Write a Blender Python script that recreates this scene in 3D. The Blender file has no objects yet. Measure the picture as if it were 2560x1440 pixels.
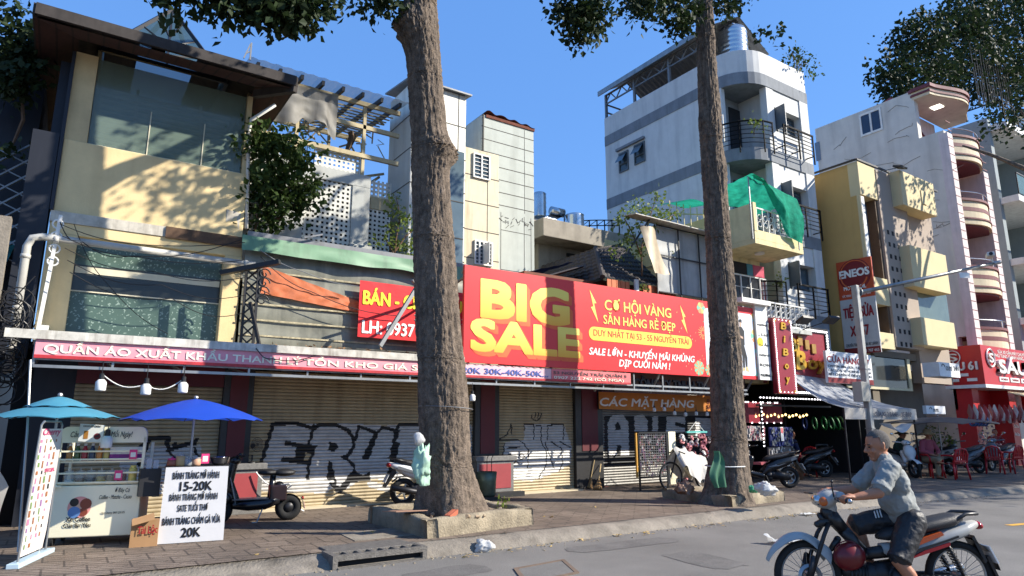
import bpy,math,random
import numpy as np
from mathutils import Vector,Matrix,noise
random.seed(7);np.random.seed(7)
V=Vector
scn=bpy.context.scene
col=scn.collection
R=math.radians
FOC,EYE=1650.0,1.6
PITCH,YAW=math.atan(343/FOC),R(33.8)
FW=V((math.sin(YAW)*math.cos(PITCH),math.cos(YAW)*math.cos(PITCH),math.sin(PITCH)))
RT=V((math.cos(YAW),-math.sin(YAW),0));UPV=RT.cross(FW)
CAM=V((0,0,EYE))
cd=bpy.data.cameras.new("camera");cam=bpy.data.objects.new("camera",cd);col.objects.link(cam)
cd.sensor_width=36;cd.lens=36*FOC/2560;cd.clip_end=5000;cd.clip_start=.05
mw=Matrix((RT,UPV,-FW)).transposed().to_4x4();mw.translation=CAM;cam.matrix_world=mw
scn.camera=cam
SUN_EL,SUN_AZ=33.0,129.0
SUN=V((math.sin(R(SUN_AZ))*math.cos(R(SUN_EL)),math.cos(R(SUN_AZ))*math.cos(R(SUN_EL)),math.sin(R(SUN_EL))))
wd=bpy.data.worlds.new("World");scn.world=wd;wd.use_nodes=True
nt=wd.node_tree
sky=nt.nodes.new("ShaderNodeTexSky");sky.sky_type='NISHITA';sky.sun_disc=False
sky.sun_elevation=R(SUN_EL);sky.sun_rotation=R(SUN_AZ);sky.ozone_density=3.0;sky.air_density=1.0;sky.dust_density=.3
bg=nt.nodes["Background"];hs=nt.nodes.new("ShaderNodeHueSaturation");hs.inputs["Saturation"].default_value=1.15;hs.inputs["Value"].default_value=1.1
nt.links.new(sky.outputs[0],hs.inputs["Color"]);mxs=nt.nodes.new("ShaderNodeMix");mxs.data_type='RGBA';mxs.inputs[0].default_value=.55;mxs.inputs[7].default_value=(1.15,2.85,7.0,1)
nt.links.new(hs.outputs[0],mxs.inputs[6]);nt.links.new(mxs.outputs[2],bg.inputs[0]);bg.inputs[1].default_value=.092
sl=bpy.data.lights.new("sun",'SUN');sl.energy=5.0;sl.angle=R(.5);sl.color=(1,.93,.82)
so=bpy.data.objects.new("sun",sl);col.objects.link(so);so.rotation_euler=SUN.to_track_quat('Z','Y').to_euler();so.location=(30,-20,40)
scn.view_settings.view_transform='Standard';scn.view_settings.look='None'
scn.view_settings.exposure=.88;scn.view_settings.gamma=1
scn.cycles.max_bounces=6;scn.cycles.transparent_max_bounces=12;scn.cycles.caustics_reflective=False;scn.cycles.caustics_refractive=False
def U(x,y,**k):
 d=FW*FOC+RT*(x-1280)-UPV*(y-720)
 (a,v),=k.items()
 i='XYZ'.index(a)
 return CAM+d*((v-CAM[i])/d[i])
def UX(x,y,**k):return U(x,y,**k).x
def UZ(x,y,**k):return U(x,y,**k).z
def UY(x,y,**k):return U(x,y,**k).y
class MB:
 def __init__(s):s.v=[];s.f=[];s.m=[];s.k=0
 def add(s,vs,fs):
  o=len(s.v);s.v+=[tuple(p)for p in vs]
  for f in fs:s.f.append([i+o for i in f]);s.m.append(s.k)
  return s
 def poly(s,pts):return s.add(pts,[list(range(len(pts)))])
 def obox(s,c,ax,ay,az):
  c,ax,ay,az=V(c),V(ax),V(ay),V(az)
  vs=[c+ax*i+ay*j+az*k for k in(-1,1)for j in(-1,1)for i in(-1,1)]
  fs=[[0,2,3,1],[4,5,7,6],[0,1,5,4],[2,6,7,3],[0,4,6,2],[1,3,7,5]]
  if ax.cross(ay).dot(az)<0:fs=[f[::-1]for f in fs]
  return s.add(vs,fs)
 def box(s,x0,x1,y0,y1,z0,z1):
  return s.obox(((x0+x1)/2,(y0+y1)/2,(z0+z1)/2),(abs(x1-x0)/2,0,0),(0,abs(y1-y0)/2,0),(0,0,abs(z1-z0)/2))
 def bar(s,p,q,w,h=None,up=(0,0,1)):
  p,q=V(p),V(q);d=q-p;L=d.length
  if L<1e-6:return s
  d.normalize();u=V(up)
  if abs(d.dot(u))>.98:u=V((0,1,0))
  a=d.cross(u).normalized();b=a.cross(d).normalized()
  return s.obox((p+q)/2,d*L/2,a*w/2,b*(h or w)/2)
 def prism(s,pts,vec):
  pts=[V(p)for p in pts];vec=V(vec);n=len(pts)
  nr=V((0,0,0))
  for i in range(n):nr+=pts[i].cross(pts[(i+1)%n])
  if nr.dot(vec)>0:pts=pts[::-1]
  vs=pts+[p+vec for p in pts]
  return s.add(vs,[list(range(n)),[n+i for i in range(n)][::-1]]+[[i,n+i,n+(i+1)%n,(i+1)%n]for i in range(n)])
 def tube(s,pts,r,n=8,cap=True,closed=False,sq=None):
  pts=[V(p)for p in pts];m=len(pts)
  rs=r if isinstance(r,(list,tuple))else[r]*m
  t0=(pts[1]-pts[0]).normalized()
  u=V((0,0,1))if abs(t0.z)<.9 else V((1,0,0))
  a=t0.cross(u).normalized();vs=[]
  for i in range(m):
   if closed:t=pts[(i+1)%m]-pts[i-1]
   else:t=pts[min(i+1,m-1)]-pts[max(i-1,0)]
   t.normalize();a=(a-t*a.dot(t)).normalized();b=t.cross(a)
   for j in range(n):
    g=2*math.pi*j/n
    vs.append(pts[i]+(a*math.cos(g)+b*math.sin(g)*(sq or 1))*rs[i])
  fs=[]
  for i in range(m if closed else m-1):
   i2=(i+1)%m
   for j in range(n):fs.append([i*n+j,i*n+(j+1)%n,i2*n+(j+1)%n,i2*n+j])
  if cap and not closed:fs+=[list(range(n))[::-1],[(m-1)*n+j for j in range(n)]]
  return s.add(vs,fs)
 def lathe(s,base,prof,n=20,axis=(0,0,1),ph=0,sx=1,sy=1):
  ax=V(axis).normalized();u=V((1,0,0))if abs(ax.x)<.9 else V((0,0,1))
  a=(u-ax*u.dot(ax)).normalized();b=ax.cross(a);base=V(base);vs=[]
  for(r,z)in prof:
   for j in range(n):
    g=2*math.pi*j/n+ph
    vs.append(base+ax*z+a*math.cos(g)*r*sx+b*math.sin(g)*r*sy)
  fs=[[i*n+j,i*n+(j+1)%n,(i+1)*n+(j+1)%n,(i+1)*n+j]for i in range(len(prof)-1)for j in range(n)]
  if prof[0][0]>1e-4:fs.append(list(range(n))[::-1])
  if prof[-1][0]>1e-4:fs.append([(len(prof)-1)*n+j for j in range(n)])
  return s.add(vs,fs)
 def ball(s,c,r,nu=12,nv=8,mat=None):
  c=V(c);r=r if isinstance(r,(tuple,list))else(r,r,r);vs=[]
  for i in range(nv+1):
   t=math.pi*(i+.02)/(nv+.04)if 0<i<nv else math.pi*i/nv+(.02 if i==0 else-.02)
   for j in range(nu):
    g=2*math.pi*j/nu
    p=V((r[0]*math.sin(t)*math.cos(g),r[1]*math.sin(t)*math.sin(g),-r[2]*math.cos(t)))
    if mat:p=mat@p
    vs.append(c+p)
  fs=[[i*nu+j,i*nu+(j+1)%nu,(i+1)*nu+(j+1)%nu,(i+1)*nu+j]for i in range(nv)for j in range(nu)]
  fs+=[list(range(nu))[::-1],[nv*nu+j for j in range(nu)]]
  return s.add(vs,fs)
 def limb(s,p,q,r0,r1,n=12):
  p,q=V(p),V(q);s.ball(p,r0,n,8);s.ball(q,r1,n,8)
  return s.tube([p,q],[r0,r1],n)
 def grid(s,fn,nu,nv,flip=False):
  vs=[fn(i/nu,j/nv)for j in range(nv+1)for i in range(nu+1)]
  w=nu+1
  fs=[[j*w+i,j*w+i+1,(j+1)*w+i+1,(j+1)*w+i]for j in range(nv)for i in range(nu)]
  if flip:fs=[f[::-1]for f in fs]
  return s.add(vs,fs)
 def torus(s,c,axis,R0,r,n=28,m=8,a0=0,a1=2*math.pi):
  ax=V(axis).normalized();u=V((0,0,1))if abs(ax.z)<.9 else V((1,0,0))
  a=ax.cross(u).normalized();b=ax.cross(a);full=abs(a1-a0-2*math.pi)<1e-6
  pts=[V(c)+(a*math.cos(a0+(a1-a0)*i/n)+b*math.sin(a0+(a1-a0)*i/n))*R0 for i in range(n if full else n+1)]
  return s.tube(pts,r,m,closed=full)
 def text(s,body,p0,p1,cap,up=(0,0,1),off=.02,ext=.003,shear=0,lift=.003,res=3):
  c=bpy.data.curves.new("txt",'FONT');c.body=body;c.resolution_u=res;c.shear=shear;c.extrude=.01
  o=bpy.data.objects.new("txt",c);me=o.to_mesh()
  n=len(me.vertices);co=np.empty(n*3);me.vertices.foreach_get("co",co);co=co.reshape(-1,3)
  fs=[list(p.vertices)for p in me.polygons]
  o.to_mesh_clear();bpy.data.objects.remove(o);bpy.data.curves.remove(c)
  if n==0:return s
  p0,p1=V(p0),V(p1);xd=p1-p0;W=xd.length;xd.normalize();up=V(up);up=(up-xd*up.dot(xd)).normalized();nr=xd.cross(up)
  r=off*cap*1.25;x0,x1=co[:,0].min(),co[:,0].max();kx=(W-2*r)/(x1-x0);ky=(cap-1.6*r)/CAPH
  co[:,0]=(co[:,0]-x0)*kx+r;co[:,1]=co[:,1]*ky+.8*r;co[:,2]=co[:,2]*(ext/.01)+ext+lift
  ring=[(0,0),(-r,0),(r,0),(0,-r*.8),(0,r*.8)]if off<=.04 else[(0,0)]+[(r*math.copysign(min(1,abs(math.cos(t))*1.3),math.cos(t)),.8*r*math.copysign(min(1,abs(math.sin(t))*1.3),math.sin(t)))for t in[math.pi*i/10 for i in range(20)]]
  for k,(dx,dy)in enumerate(ring if off>.012 else[(0,0)]):
   out=np.array(p0)[None]+(co[:,0:1]+dx)*np.array(xd)[None]+(co[:,1:2]+dy)*np.array(up)[None]+(co[:,2:3]+k*.00006)*np.array(nr)[None]
   b=len(s.v);s.v+=[tuple(r_)for r_ in out.tolist()]
   for f in fs:s.f.append([i+b for i in f]);s.m.append(s.k)
  return s
 def mat(s,k):s.k=k;return s
 def wobble(s,amp,scale,seed=0):
  for i,p in enumerate(s.v):
   q=V(p)*scale+V((seed,seed*2,0));d=noise.noise_vector(q)*amp
   s.v[i]=(p[0]+d.x,p[1]+d.y,p[2]+d.z)
  return s
CAPH=.729
def _cap():
 global CAPH
 c=bpy.data.curves.new("txt",'FONT');c.body="H";o=bpy.data.objects.new("txt",c);me=o.to_mesh()
 CAPH=max(v.co.y for v in me.vertices);o.to_mesh_clear();bpy.data.objects.remove(o);bpy.data.curves.remove(c)
_cap()
WLOC={}
def wl(o):
 p=V((0,0,0))
 while o:p=p+o.location;o=o.parent
 return p
def mk(name,mb,mats,loc=(0,0,0),parent=None,smooth=False,bevel=0,shift=None):
 me=bpy.data.meshes.new(name)
 sh=V(shift)if shift is not None else V((0,0,0))
 me.from_pydata([(p[0]-sh.x,p[1]-sh.y,p[2]-sh.z)for p in mb.v],[],mb.f)
 for m in(mats if isinstance(mats,(list,tuple))else[mats]):me.materials.append(m)
 if any(mb.m):me.polygons.foreach_set("material_index",mb.m)
 if smooth:me.polygons.foreach_set("use_smooth",[True]*len(me.polygons))
 me.update()
 o=bpy.data.objects.new(name,me);o.location=loc;col.objects.link(o)
 if parent:o.parent=parent
 if bevel:
  b=o.modifiers.new("bevel",'BEVEL');b.width=bevel;b.segments=2;b.limit_method='ANGLE'
 return o
def tag(o,label=None,cat=None,group=None,kind=None):
 if label:o["label"]=label
 if cat:o["category"]=cat
 if group:o["group"]=group
 if kind:o["kind"]=kind
 return o
def thing(name,label,cat,loc,group=None,rz=0):
 o=bpy.data.objects.new(name,None);o.empty_display_size=.1;o.location=loc;o.rotation_euler=(0,0,rz);col.objects.link(o)
 return tag(o,label,cat,group)
def part(name,mb,mats,parent,smooth=False,bevel=0,local=False,label=None):
 o=mk(name,mb,mats,parent=parent,smooth=smooth,bevel=bevel,shift=None if local else wl(parent))
 if label:o["label"]=label
 return o
def solo(name,mb,mats,label,cat,group=None,smooth=False,bevel=0,kind=None):
 a=np.array(mb.v);c=(a.min(0)+a.max(0))/2;b=V((c[0],c[1],a[:,2].min()))
 o=mk(name,mb,mats,loc=b,smooth=smooth,bevel=bevel,shift=b)
 return tag(o,label,cat,group,kind)
def struct(name,mb,mats,kind='structure',**k):
 return tag(mk(name,mb,mats,**k),kind=kind)
def copy_tree(o,parent=None):
 c=o.copy();col.objects.link(c)
 if parent:c.parent=parent
 for ch in list(o.children):copy_tree(ch,c)
 return c
def again(o,label,loc,rz=None):
 c=copy_tree(o);c.location=loc;c["label"]=label
 if rz is not None:c.rotation_euler=(0,0,rz)
 return c
def lin(c):return tuple((x/255/12.92 if x/255<=.04045 else((x/255+.055)/1.055)**2.4)for x in c)+(1,)
MATS={}
def M(name,rgb,rough=.6,metal=0,var=.12,scale=3,bump=0,bscale=40,grime=0,gcol=(60,52,42),streak=6,spec=.5,speck=0,wspace=True):
 if name in MATS:return MATS[name]
 m=bpy.data.materials.new(name);m.use_nodes=True;MATS[name]=m
 n,l=m.node_tree.nodes,m.node_tree.links;p=n["Principled BSDF"]
 p.inputs["Roughness"].default_value=rough;p.inputs["Metallic"].default_value=metal;p.inputs["Specular IOR Level"].default_value=spec
 base=lin(rgb)
 tc=n.new("ShaderNodeTexCoord");src=tc.outputs["Object"]
 nz=n.new("ShaderNodeTexNoise");nz.inputs["Scale"].default_value=scale;nz.inputs["Detail"].default_value=8;nz.inputs["Roughness"].default_value=.65;l.new(src,nz.inputs["Vector"])
 rp=n.new("ShaderNodeValToRGB");rp.color_ramp.elements[0].position=.3;rp.color_ramp.elements[1].position=.7
 rp.color_ramp.elements[0].color=tuple(x*(1-var)for x in base[:3])+(1,);rp.color_ramp.elements[1].color=tuple(min(1,x*(1+var))for x in base[:3])+(1,)
 l.new(nz.outputs["Fac"],rp.inputs["Fac"]);out=rp.outputs["Color"]
 if grime:
  mp=n.new("ShaderNodeMapping");mp.inputs["Scale"].default_value=(streak,streak,streak*.12);l.new(src,mp.inputs["Vector"])
  g=n.new("ShaderNodeTexNoise");g.inputs["Scale"].default_value=1;g.inputs["Detail"].default_value=7;l.new(mp.outputs[0],g.inputs["Vector"])
  gr=n.new("ShaderNodeValToRGB");gr.color_ramp.elements[0].position=.48;gr.color_ramp.elements[1].position=.8
  gr.color_ramp.elements[0].color=(0,0,0,1);gr.color_ramp.elements[1].color=(grime,grime,grime,1);l.new(g.outputs["Fac"],gr.inputs["Fac"])
  mx=n.new("ShaderNodeMix");mx.data_type='RGBA';l.new(gr.outputs["Color"],mx.inputs[0]);l.new(out,mx.inputs[6]);mx.inputs[7].default_value=lin(gcol);out=mx.outputs[2]
 if speck:
  s=n.new("ShaderNodeTexNoise");s.inputs["Scale"].default_value=90;s.inputs["Detail"].default_value=3;l.new(src,s.inputs["Vector"])
  mx=n.new("ShaderNodeMix");mx.data_type='RGBA';mx.blend_type='MULTIPLY';mx.inputs[0].default_value=speck;l.new(out,mx.inputs[6])
  sr=n.new("ShaderNodeValToRGB");sr.color_ramp.elements[0].position=.35;sr.color_ramp.elements[1].position=.65;sr.color_ramp.elements[0].color=(.3,.3,.3,1)
  l.new(s.outputs["Fac"],sr.inputs["Fac"]);l.new(sr.outputs["Color"],mx.inputs[7]);out=mx.outputs[2]
 l.new(out,p.inputs["Base Color"])
 if bump:
  b=n.new("ShaderNodeBump");b.inputs["Strength"].default_value=bump;b.inputs["Distance"].default_value=.02
  bn=n.new("ShaderNodeTexNoise");bn.inputs["Scale"].default_value=bscale;bn.inputs["Detail"].default_value=6;l.new(src,bn.inputs["Vector"])
  l.new(bn.outputs["Fac"],b.inputs["Height"]);l.new(b.outputs[0],p.inputs["Normal"])
 return m
def glass(name,rgb,alpha=.5,rough=.08,spec=.6):
 m=M(name,rgb,rough=rough,var=.08,spec=spec);m.node_tree.nodes["Principled BSDF"].inputs["Alpha"].default_value=alpha;return m
def lit(name,rgb,st):
 m=M(name,rgb);p=m.node_tree.nodes["Principled BSDF"];p.inputs["Emission Color"].default_value=lin(rgb);p.inputs["Emission Strength"].default_value=st;return m
def cloth(name,rgb,tr=.35,**k):
 m=M(name,rgb,**k);n,l=m.node_tree.nodes,m.node_tree.links;p=n["Principled BSDF"];out=n["Material Output"]
 t=n.new("ShaderNodeBsdfTranslucent");src=p.inputs["Base Color"].links[0].from_socket;l.new(src,t.inputs["Color"])
 mx=n.new("ShaderNodeMixShader");mx.inputs[0].default_value=tr;l.new(p.outputs[0],mx.inputs[1]);l.new(t.outputs[0],mx.inputs[2]);l.new(mx.outputs[0],out.inputs["Surface"])
 return m
def lines(m,axis,period,width,dark=.35,axis2=None,period2=1,width2=.01,off2=0):
 n,l=m.node_tree.nodes,m.node_tree.links;p=n["Principled BSDF"];src=p.inputs["Base Color"].links[0].from_socket
 tc=n.new("ShaderNodeTexCoord");sp=n.new("ShaderNodeSeparateXYZ");l.new(tc.outputs["Object"],sp.inputs[0])
 def msk(a,per,w):
  d=n.new("ShaderNodeMath");d.operation='DIVIDE';d.inputs[1].default_value=per;l.new(sp.outputs[a],d.inputs[0])
  f=n.new("ShaderNodeMath");f.operation='FRACT';l.new(d.outputs[0],f.inputs[0])
  c=n.new("ShaderNodeMath");c.operation='LESS_THAN';c.inputs[1].default_value=w/per;l.new(f.outputs[0],c.inputs[0]);return c.outputs[0]
 k=msk(axis,period,width)
 if axis2 is not None:
  k2=msk(axis2,period2,width2);a=n.new("ShaderNodeMath");a.operation='MAXIMUM';l.new(k,a.inputs[0]);l.new(k2,a.inputs[1]);k=a.outputs[0]
 mx=n.new("ShaderNodeMix");mx.data_type='RGBA';mx.blend_type='MULTIPLY';l.new(k,mx.inputs[0]);l.new(src,mx.inputs[6]);mx.inputs[7].default_value=(dark,dark,dark,1);l.new(mx.outputs[2],p.inputs["Base Color"])
 return m
def holes(m,ax,az,per,frac):
 n,l=m.node_tree.nodes,m.node_tree.links;p=n["Principled BSDF"]
 tc=n.new("ShaderNodeTexCoord");sp=n.new("ShaderNodeSeparateXYZ");l.new(tc.outputs["Object"],sp.inputs[0]);ks=[]
 for a in(ax,az):
  d=n.new("ShaderNodeMath");d.operation='DIVIDE';d.inputs[1].default_value=per;l.new(sp.outputs[a],d.inputs[0])
  f=n.new("ShaderNodeMath");f.operation='FRACT';l.new(d.outputs[0],f.inputs[0])
  c=n.new("ShaderNodeMath");c.operation='LESS_THAN';c.inputs[1].default_value=frac;l.new(f.outputs[0],c.inputs[0]);ks.append(c.outputs[0])
 a=n.new("ShaderNodeMath");a.operation='MULTIPLY';l.new(ks[0],a.inputs[0]);l.new(ks[1],a.inputs[1])
 b=n.new("ShaderNodeMath");b.operation='SUBTRACT';b.inputs[0].default_value=1;l.new(a.outputs[0],b.inputs[1]);l.new(b.outputs[0],p.inputs["Alpha"])
 return m
def gradz(name,c0,c1,z0,z1,rough=.5):
 m=M(name,c0,rough=rough);n,l=m.node_tree.nodes,m.node_tree.links;p=n["Principled BSDF"]
 tc=n.new("ShaderNodeTexCoord");sp=n.new("ShaderNodeSeparateXYZ");l.new(tc.outputs["Object"],sp.inputs[0])
 mr=n.new("ShaderNodeMapRange");mr.inputs[1].default_value=z0;mr.inputs[2].default_value=z1;l.new(sp.outputs[2],mr.inputs[0])
 mx=n.new("ShaderNodeMix");mx.data_type='RGBA';l.new(mr.outputs[0],mx.inputs[0]);mx.inputs[6].default_value=lin(c0);mx.inputs[7].default_value=lin(c1);l.new(mx.outputs[2],p.inputs["Base Color"])
 return m
m_black=M("black_paint",(20,20,22),.45);m_dark=M("dark_metal",(38,38,40),.5,.3);m_steel=M("galvanised_steel",(150,152,152),.42,.7,grime=.4)
m_grey=M("grey_metal",(120,122,124),.5,.2,grime=.4);m_white=M("white_paint",(222,221,214),.5,grime=.25,gcol=(130,122,110));m_rubber=M("tyre_rubber",(22,22,22),.85,bump=.3,bscale=80)
m_red=M("red_paint",(150,22,26),.5,grime=.2);m_wood=M("old_wood",(92,68,48),.8,var=.3,scale=8);m_void=M("dark_interior",(26,25,26),.9)
m_conc=M("concrete",(128,120,108),.9,var=.3,scale=5,bump=.5,bscale=30,grime=.5,streak=3);m_chrome=M("chrome",(190,190,190),.15,1)
m_leaf=cloth("leaf",(58,76,34),.35,rough=.6,spec=.2,var=.45,scale=1.6);m_leafd=cloth("dark_leaf",(38,52,27),.25,rough=.6,spec=.2,var=.45,scale=1.2)
m_leaf2=cloth("bright_leaf",(105,122,52),.45,rough=.5,var=.35,scale=2.5)
def leaves(blobs,size,seed=0,droop=.3):
 """blobs: (centre, radii, count). Leaf-sized bent quads through each blob, bunched in sprays."""
 rg=np.random.RandomState(seed);P=[];N=[]
 for c,r,n in blobs:
  ns=max(1,n//9);d=rg.normal(size=(ns,3));d/=np.linalg.norm(d,axis=1)[:,None]
  rad=rg.uniform(.25,1,(ns,1))**.5*(1+.18*rg.normal(size=(ns,1)))
  tips=d*rad*np.array(r)[None]+np.array(c)[None]
  k=rg.randint(0,ns,n);off=rg.normal(size=(n,3))*size*.95
  P.append(tips[k]+off);N.append(d[k]*.6+rg.normal(size=(n,3))*.8)
 P=np.concatenate(P);N=np.concatenate(N);N[:,2]-=droop;n=len(P)
 N/=np.linalg.norm(N,axis=1)[:,None]
 W=np.cross(N,rg.normal(size=(n,3)));W/=np.linalg.norm(W,axis=1)[:,None];B=np.cross(N,W)
 s=size*rg.uniform(.45,1.4,(n,1));L=N*s;W=W*s*.34
 vs=np.stack([P,P+L*.45+W+B*s*.08,P+L,P+L*.45-W+B*s*.08],1).reshape(-1,3)
 mb=MB();mb.v=vs.tolist();mb.f=(np.arange(n)[:,None]*4+np.arange(4)[None]).tolist();mb.m=[0]*n
 return mb
def join(*ms):
 o=MB()
 for m in ms:
  b=len(o.v);o.v+=list(m.v)
  for f,k in zip(m.f,m.m):o.f.append([i+b for i in f]);o.m.append(k)
 return o
m_asph=M("asphalt",(124,121,116),.85,var=.2,scale=.7,bump=.5,bscale=160,speck=.6,grime=.4,gcol=(86,82,76),streak=.5)
m_pave=M("paving",(134,119,104),.85,var=.35,scale=.9,bump=.4,bscale=60,speck=.5,grime=.5,gcol=(84,74,64),streak=1.2)
def pave_nodes(m):
 n,l=m.node_tree.nodes,m.node_tree.links;p=n["Principled BSDF"];src=p.inputs["Base Color"].links[0].from_socket
 tc=n.new("ShaderNodeTexCoord");last=src;hs=[]
 for rot,w,h,mort,dk in((R(45),.5,.1,.012,.35),(0,.4,.4,.014,.3)):
  mp=n.new("ShaderNodeMapping");mp.inputs["Rotation"].default_value=(0,0,rot);l.new(tc.outputs["Object"],mp.inputs["Vector"])
  b=n.new("ShaderNodeTexBrick");b.inputs["Scale"].default_value=1;b.inputs["Brick Width"].default_value=w;b.inputs["Row Height"].default_value=h;b.inputs["Mortar Size"].default_value=mort;b.inputs["Mortar Smooth"].default_value=.4
  b.inputs["Color1"].default_value=(1,1,1,1);b.inputs["Color2"].default_value=(.8,.78,.77,1);b.inputs["Mortar"].default_value=(dk,dk*.95,dk*.92,1);l.new(mp.outputs[0],b.inputs["Vector"])
  mx=n.new("ShaderNodeMix");mx.data_type='RGBA';mx.blend_type='MULTIPLY';mx.inputs[0].default_value=.9;l.new(last,mx.inputs[6]);l.new(b.outputs["Color"],mx.inputs[7]);last=mx.outputs[2]
 l.new(last,p.inputs["Base Color"])
pave_nodes(m_pave)
m_kerb=M("kerb_stone",(130,122,110),.9,var=.28,scale=3,bump=.7,bscale=30,grime=.5,streak=4,speck=.3)
m_earth=M("earth_ground",(96,88,78),.95,var=.3,scale=.3)
g=MB();g.poly([(-1200,-1200,-.06),(1500,-1200,-.06),(1500,1500,-.06),(-1200,1500,-.06)]);struct("ground",g,m_earth)
KERB=[(-40,8.1),(-6,7.9),(0,7.8),(4,7.78),(8,7.78),(12,7.72),(16,7.35),(20,6.95),(28,6.0),(60,1.5)]
def kerb_y(x):
 for(a,ya),(b,yb)in zip(KERB,KERB[1:]):
  if a<=x<=b:return ya+(yb-ya)*(x-a)/(b-a)
 return 8
SW=.13
g=MB();g.poly([(x,y,0)for x,y in KERB][::-1]+[(-40,-30,0),(60,-30,0)]);struct("road",g,m_asph)
xs=[-40+i*1.0 for i in range(101)]
g=MB();g.add([p for x in xs for p in((x,kerb_y(x)+.34,SW+.002),(x,40,SW+.002))],[[2*i,2*i+2,2*i+3,2*i+1]for i in range(len(xs)-1)]);struct("pavement",g,m_pave)
g=MB();xs=[-40+i*.12 for i in range(834)];prof=[(-.06,-.02),(-.02,.03),(.06,.09),(.14,.118),(.26,.13),(.36,.13),(.36,.05)]
vs=[]
for x in xs:
 if x>60:x=60
 gap=abs((x/1.05)%1-.5)>.485
 for(dy,z)in prof:
  nn=noise.noise(V((x*1.6,dy*3,z*4)))*.018+noise.noise(V((x*7,dy*9,3)))*.009
  edge=math.sin(math.pi*min(1,max(0,(dy+.06)/.42)))
  ramp=1-.7*max(0,min(1,(3.0-x)/.8))*max(0,min(1,(x+8)/2))
  vs.append((x,kerb_y(x)+dy+nn*1.4*edge,(z+nn*edge-(.03 if gap and 0<dy<.3 else 0))*ramp if dy<.3 else z))
n=len(prof);g.add(vs,[[i*n+j,i*n+n+j,i*n+n+j+1,i*n+j+1]for i in range(len(xs)-1)for j in range(n-1)]);struct("kerb",g,m_kerb,smooth=True)
g=MB()
for i in range(9):
 q=U(2522,1314,Z=0);x=q.x+i*5.0;y=q.y-i*.9
 g.poly([(x,y-.06,.004),(x+1.6,y-.35,.004),(x+1.6,y-.22,.004),(x,y+.07,.004)])
struct("road_marking",g,M("yellow_road_paint",(200,150,50),.8,var=.3,scale=12))
m_patch=M("asphalt_patch",(111,108,104),.9,var=.25,scale=2,bump=.6,bscale=120,speck=.6)
for px,py,w_,h_,a_ in((1560,1362,.9,.22,-.06),(1120,1432,.5,.25,.1),(2180,1305,1.2,.2,-.2),(1760,1400,.3,.5,-.1)):
 c=U(px,py,Z=0);n_=22;g=MB();g.poly([(c.x+math.cos(a_)*w_*x-math.sin(a_)*h_*y,c.y+math.sin(a_)*w_*x+math.cos(a_)*h_*y,.004)for x,y in[(math.copysign(abs(math.cos(t))**.35,math.cos(t))+.06*math.sin(t*7+px),math.copysign(abs(math.sin(t))**.35,math.sin(t))+.08*math.cos(t*9))for t in[2*math.pi*i/n_ for i in range(n_)]]]);struct("road_patch",g,m_patch)
g=MB()
for i in range(420):
 x=random.uniform(0,18);y=kerb_y(x)-abs(random.gauss(0,.16))-.02;s_=random.uniform(.006,.02);g.lathe((x,y,.0),[(s_,0),(s_*.8,s_*.6),(0,s_*.7)],5,ph=random.random())
tag(mk("kerb_grit",g,M("grit",(140,128,108),.95,var=.5,scale=20)),"grit and small stones gathered in the gutter along the kerb","grit",kind="stuff")
FY=12.6
m_yel=M("yellow_plaster",(220,196,146),.85,var=.1,scale=2,grime=.35,gcol=(150,120,84),streak=2.5,bump=.15)
m_yel2=M("yellow_plaster_trim",(206,184,138),.85,var=.12,scale=3,grime=.4,gcol=(130,110,84),streak=4)
m_strip=M("bare_plaster_band",(184,178,164),.85,var=.25,scale=6,grime=.6,gcol=(90,78,62),streak=10)
m_film=M("floral_window_film",(74,94,84),.3,var=.2,scale=1.5)
def speckle(m,rgb,sc,th):
 n,l=m.node_tree.nodes,m.node_tree.links;p=n["Principled BSDF"];src=p.inputs["Base Color"].links[0].from_socket
 tc=n.new("ShaderNodeTexCoord");v=n.new("ShaderNodeTexVoronoi");v.inputs["Scale"].default_value=sc
 nn=n.new("ShaderNodeTexNoise");nn.inputs["Scale"].default_value=sc*.8;mp=n.new("ShaderNodeVectorMath");mp.operation='ADD'
 l.new(tc.outputs["Object"],nn.inputs["Vector"]);l.new(tc.outputs["Object"],mp.inputs[0])
 ms=n.new("ShaderNodeVectorMath");ms.operation='SCALE';ms.inputs[3].default_value=.09;l.new(nn.outputs["Color"],ms.inputs[0]);l.new(ms.outputs[0],mp.inputs[1])
 l.new(mp.outputs[0],v.inputs["Vector"])
 c=n.new("ShaderNodeMath");c.operation='LESS_THAN';c.inputs[1].default_value=th;l.new(v.outputs["Distance"],c.inputs[0])
 mx=n.new("ShaderNodeMix");mx.data_type='RGBA';l.new(c.outputs[0],mx.inputs[0]);l.new(src,mx.inputs[6]);mx.inputs[7].default_value=lin(rgb);l.new(mx.outputs[2],p.inputs["Base Color"])
speckle(m_film,(136,154,142),20,.28)
m_gl1=glass("upper_glass",(112,128,116),.66,.14);m_navy=M("navy_metal",(24,28,38),.55,.2,grime=.3,gcol=(50,52,60))
m_tileu=M("roof_underside_planks",(60,34,28),.8,var=.3,scale=6);lines(m_tileu,0,.22,.03,.4)
m_fasc=M("weathered_fascia",(58,53,50),.9,var=.4,scale=3,grime=.6,gcol=(36,32,30),streak=8)
m_slat=M("cream_slat",(206,198,172),.7)
X0,X1=UX(140,480,Y=FY),UX(614,500,Y=FY)
zWb=UZ(155,345,Y=FY);zLedge=UZ(300,560,Y=FY)+.06;zSof=UZ(300,605,Y=FY)
cb=thing("corner_building","yellow plastered corner building with a big glazed upper storey under a wide dark eave","building",((X0+X1)/2,FY+2.5,SW))
w=MB()
w.box(X0,X1,FY,FY+.25,zLedge,zWb);w.box(X0-.02,X1+.02,FY-.03,FY+.25,zSof,zLedge-.18)
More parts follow.
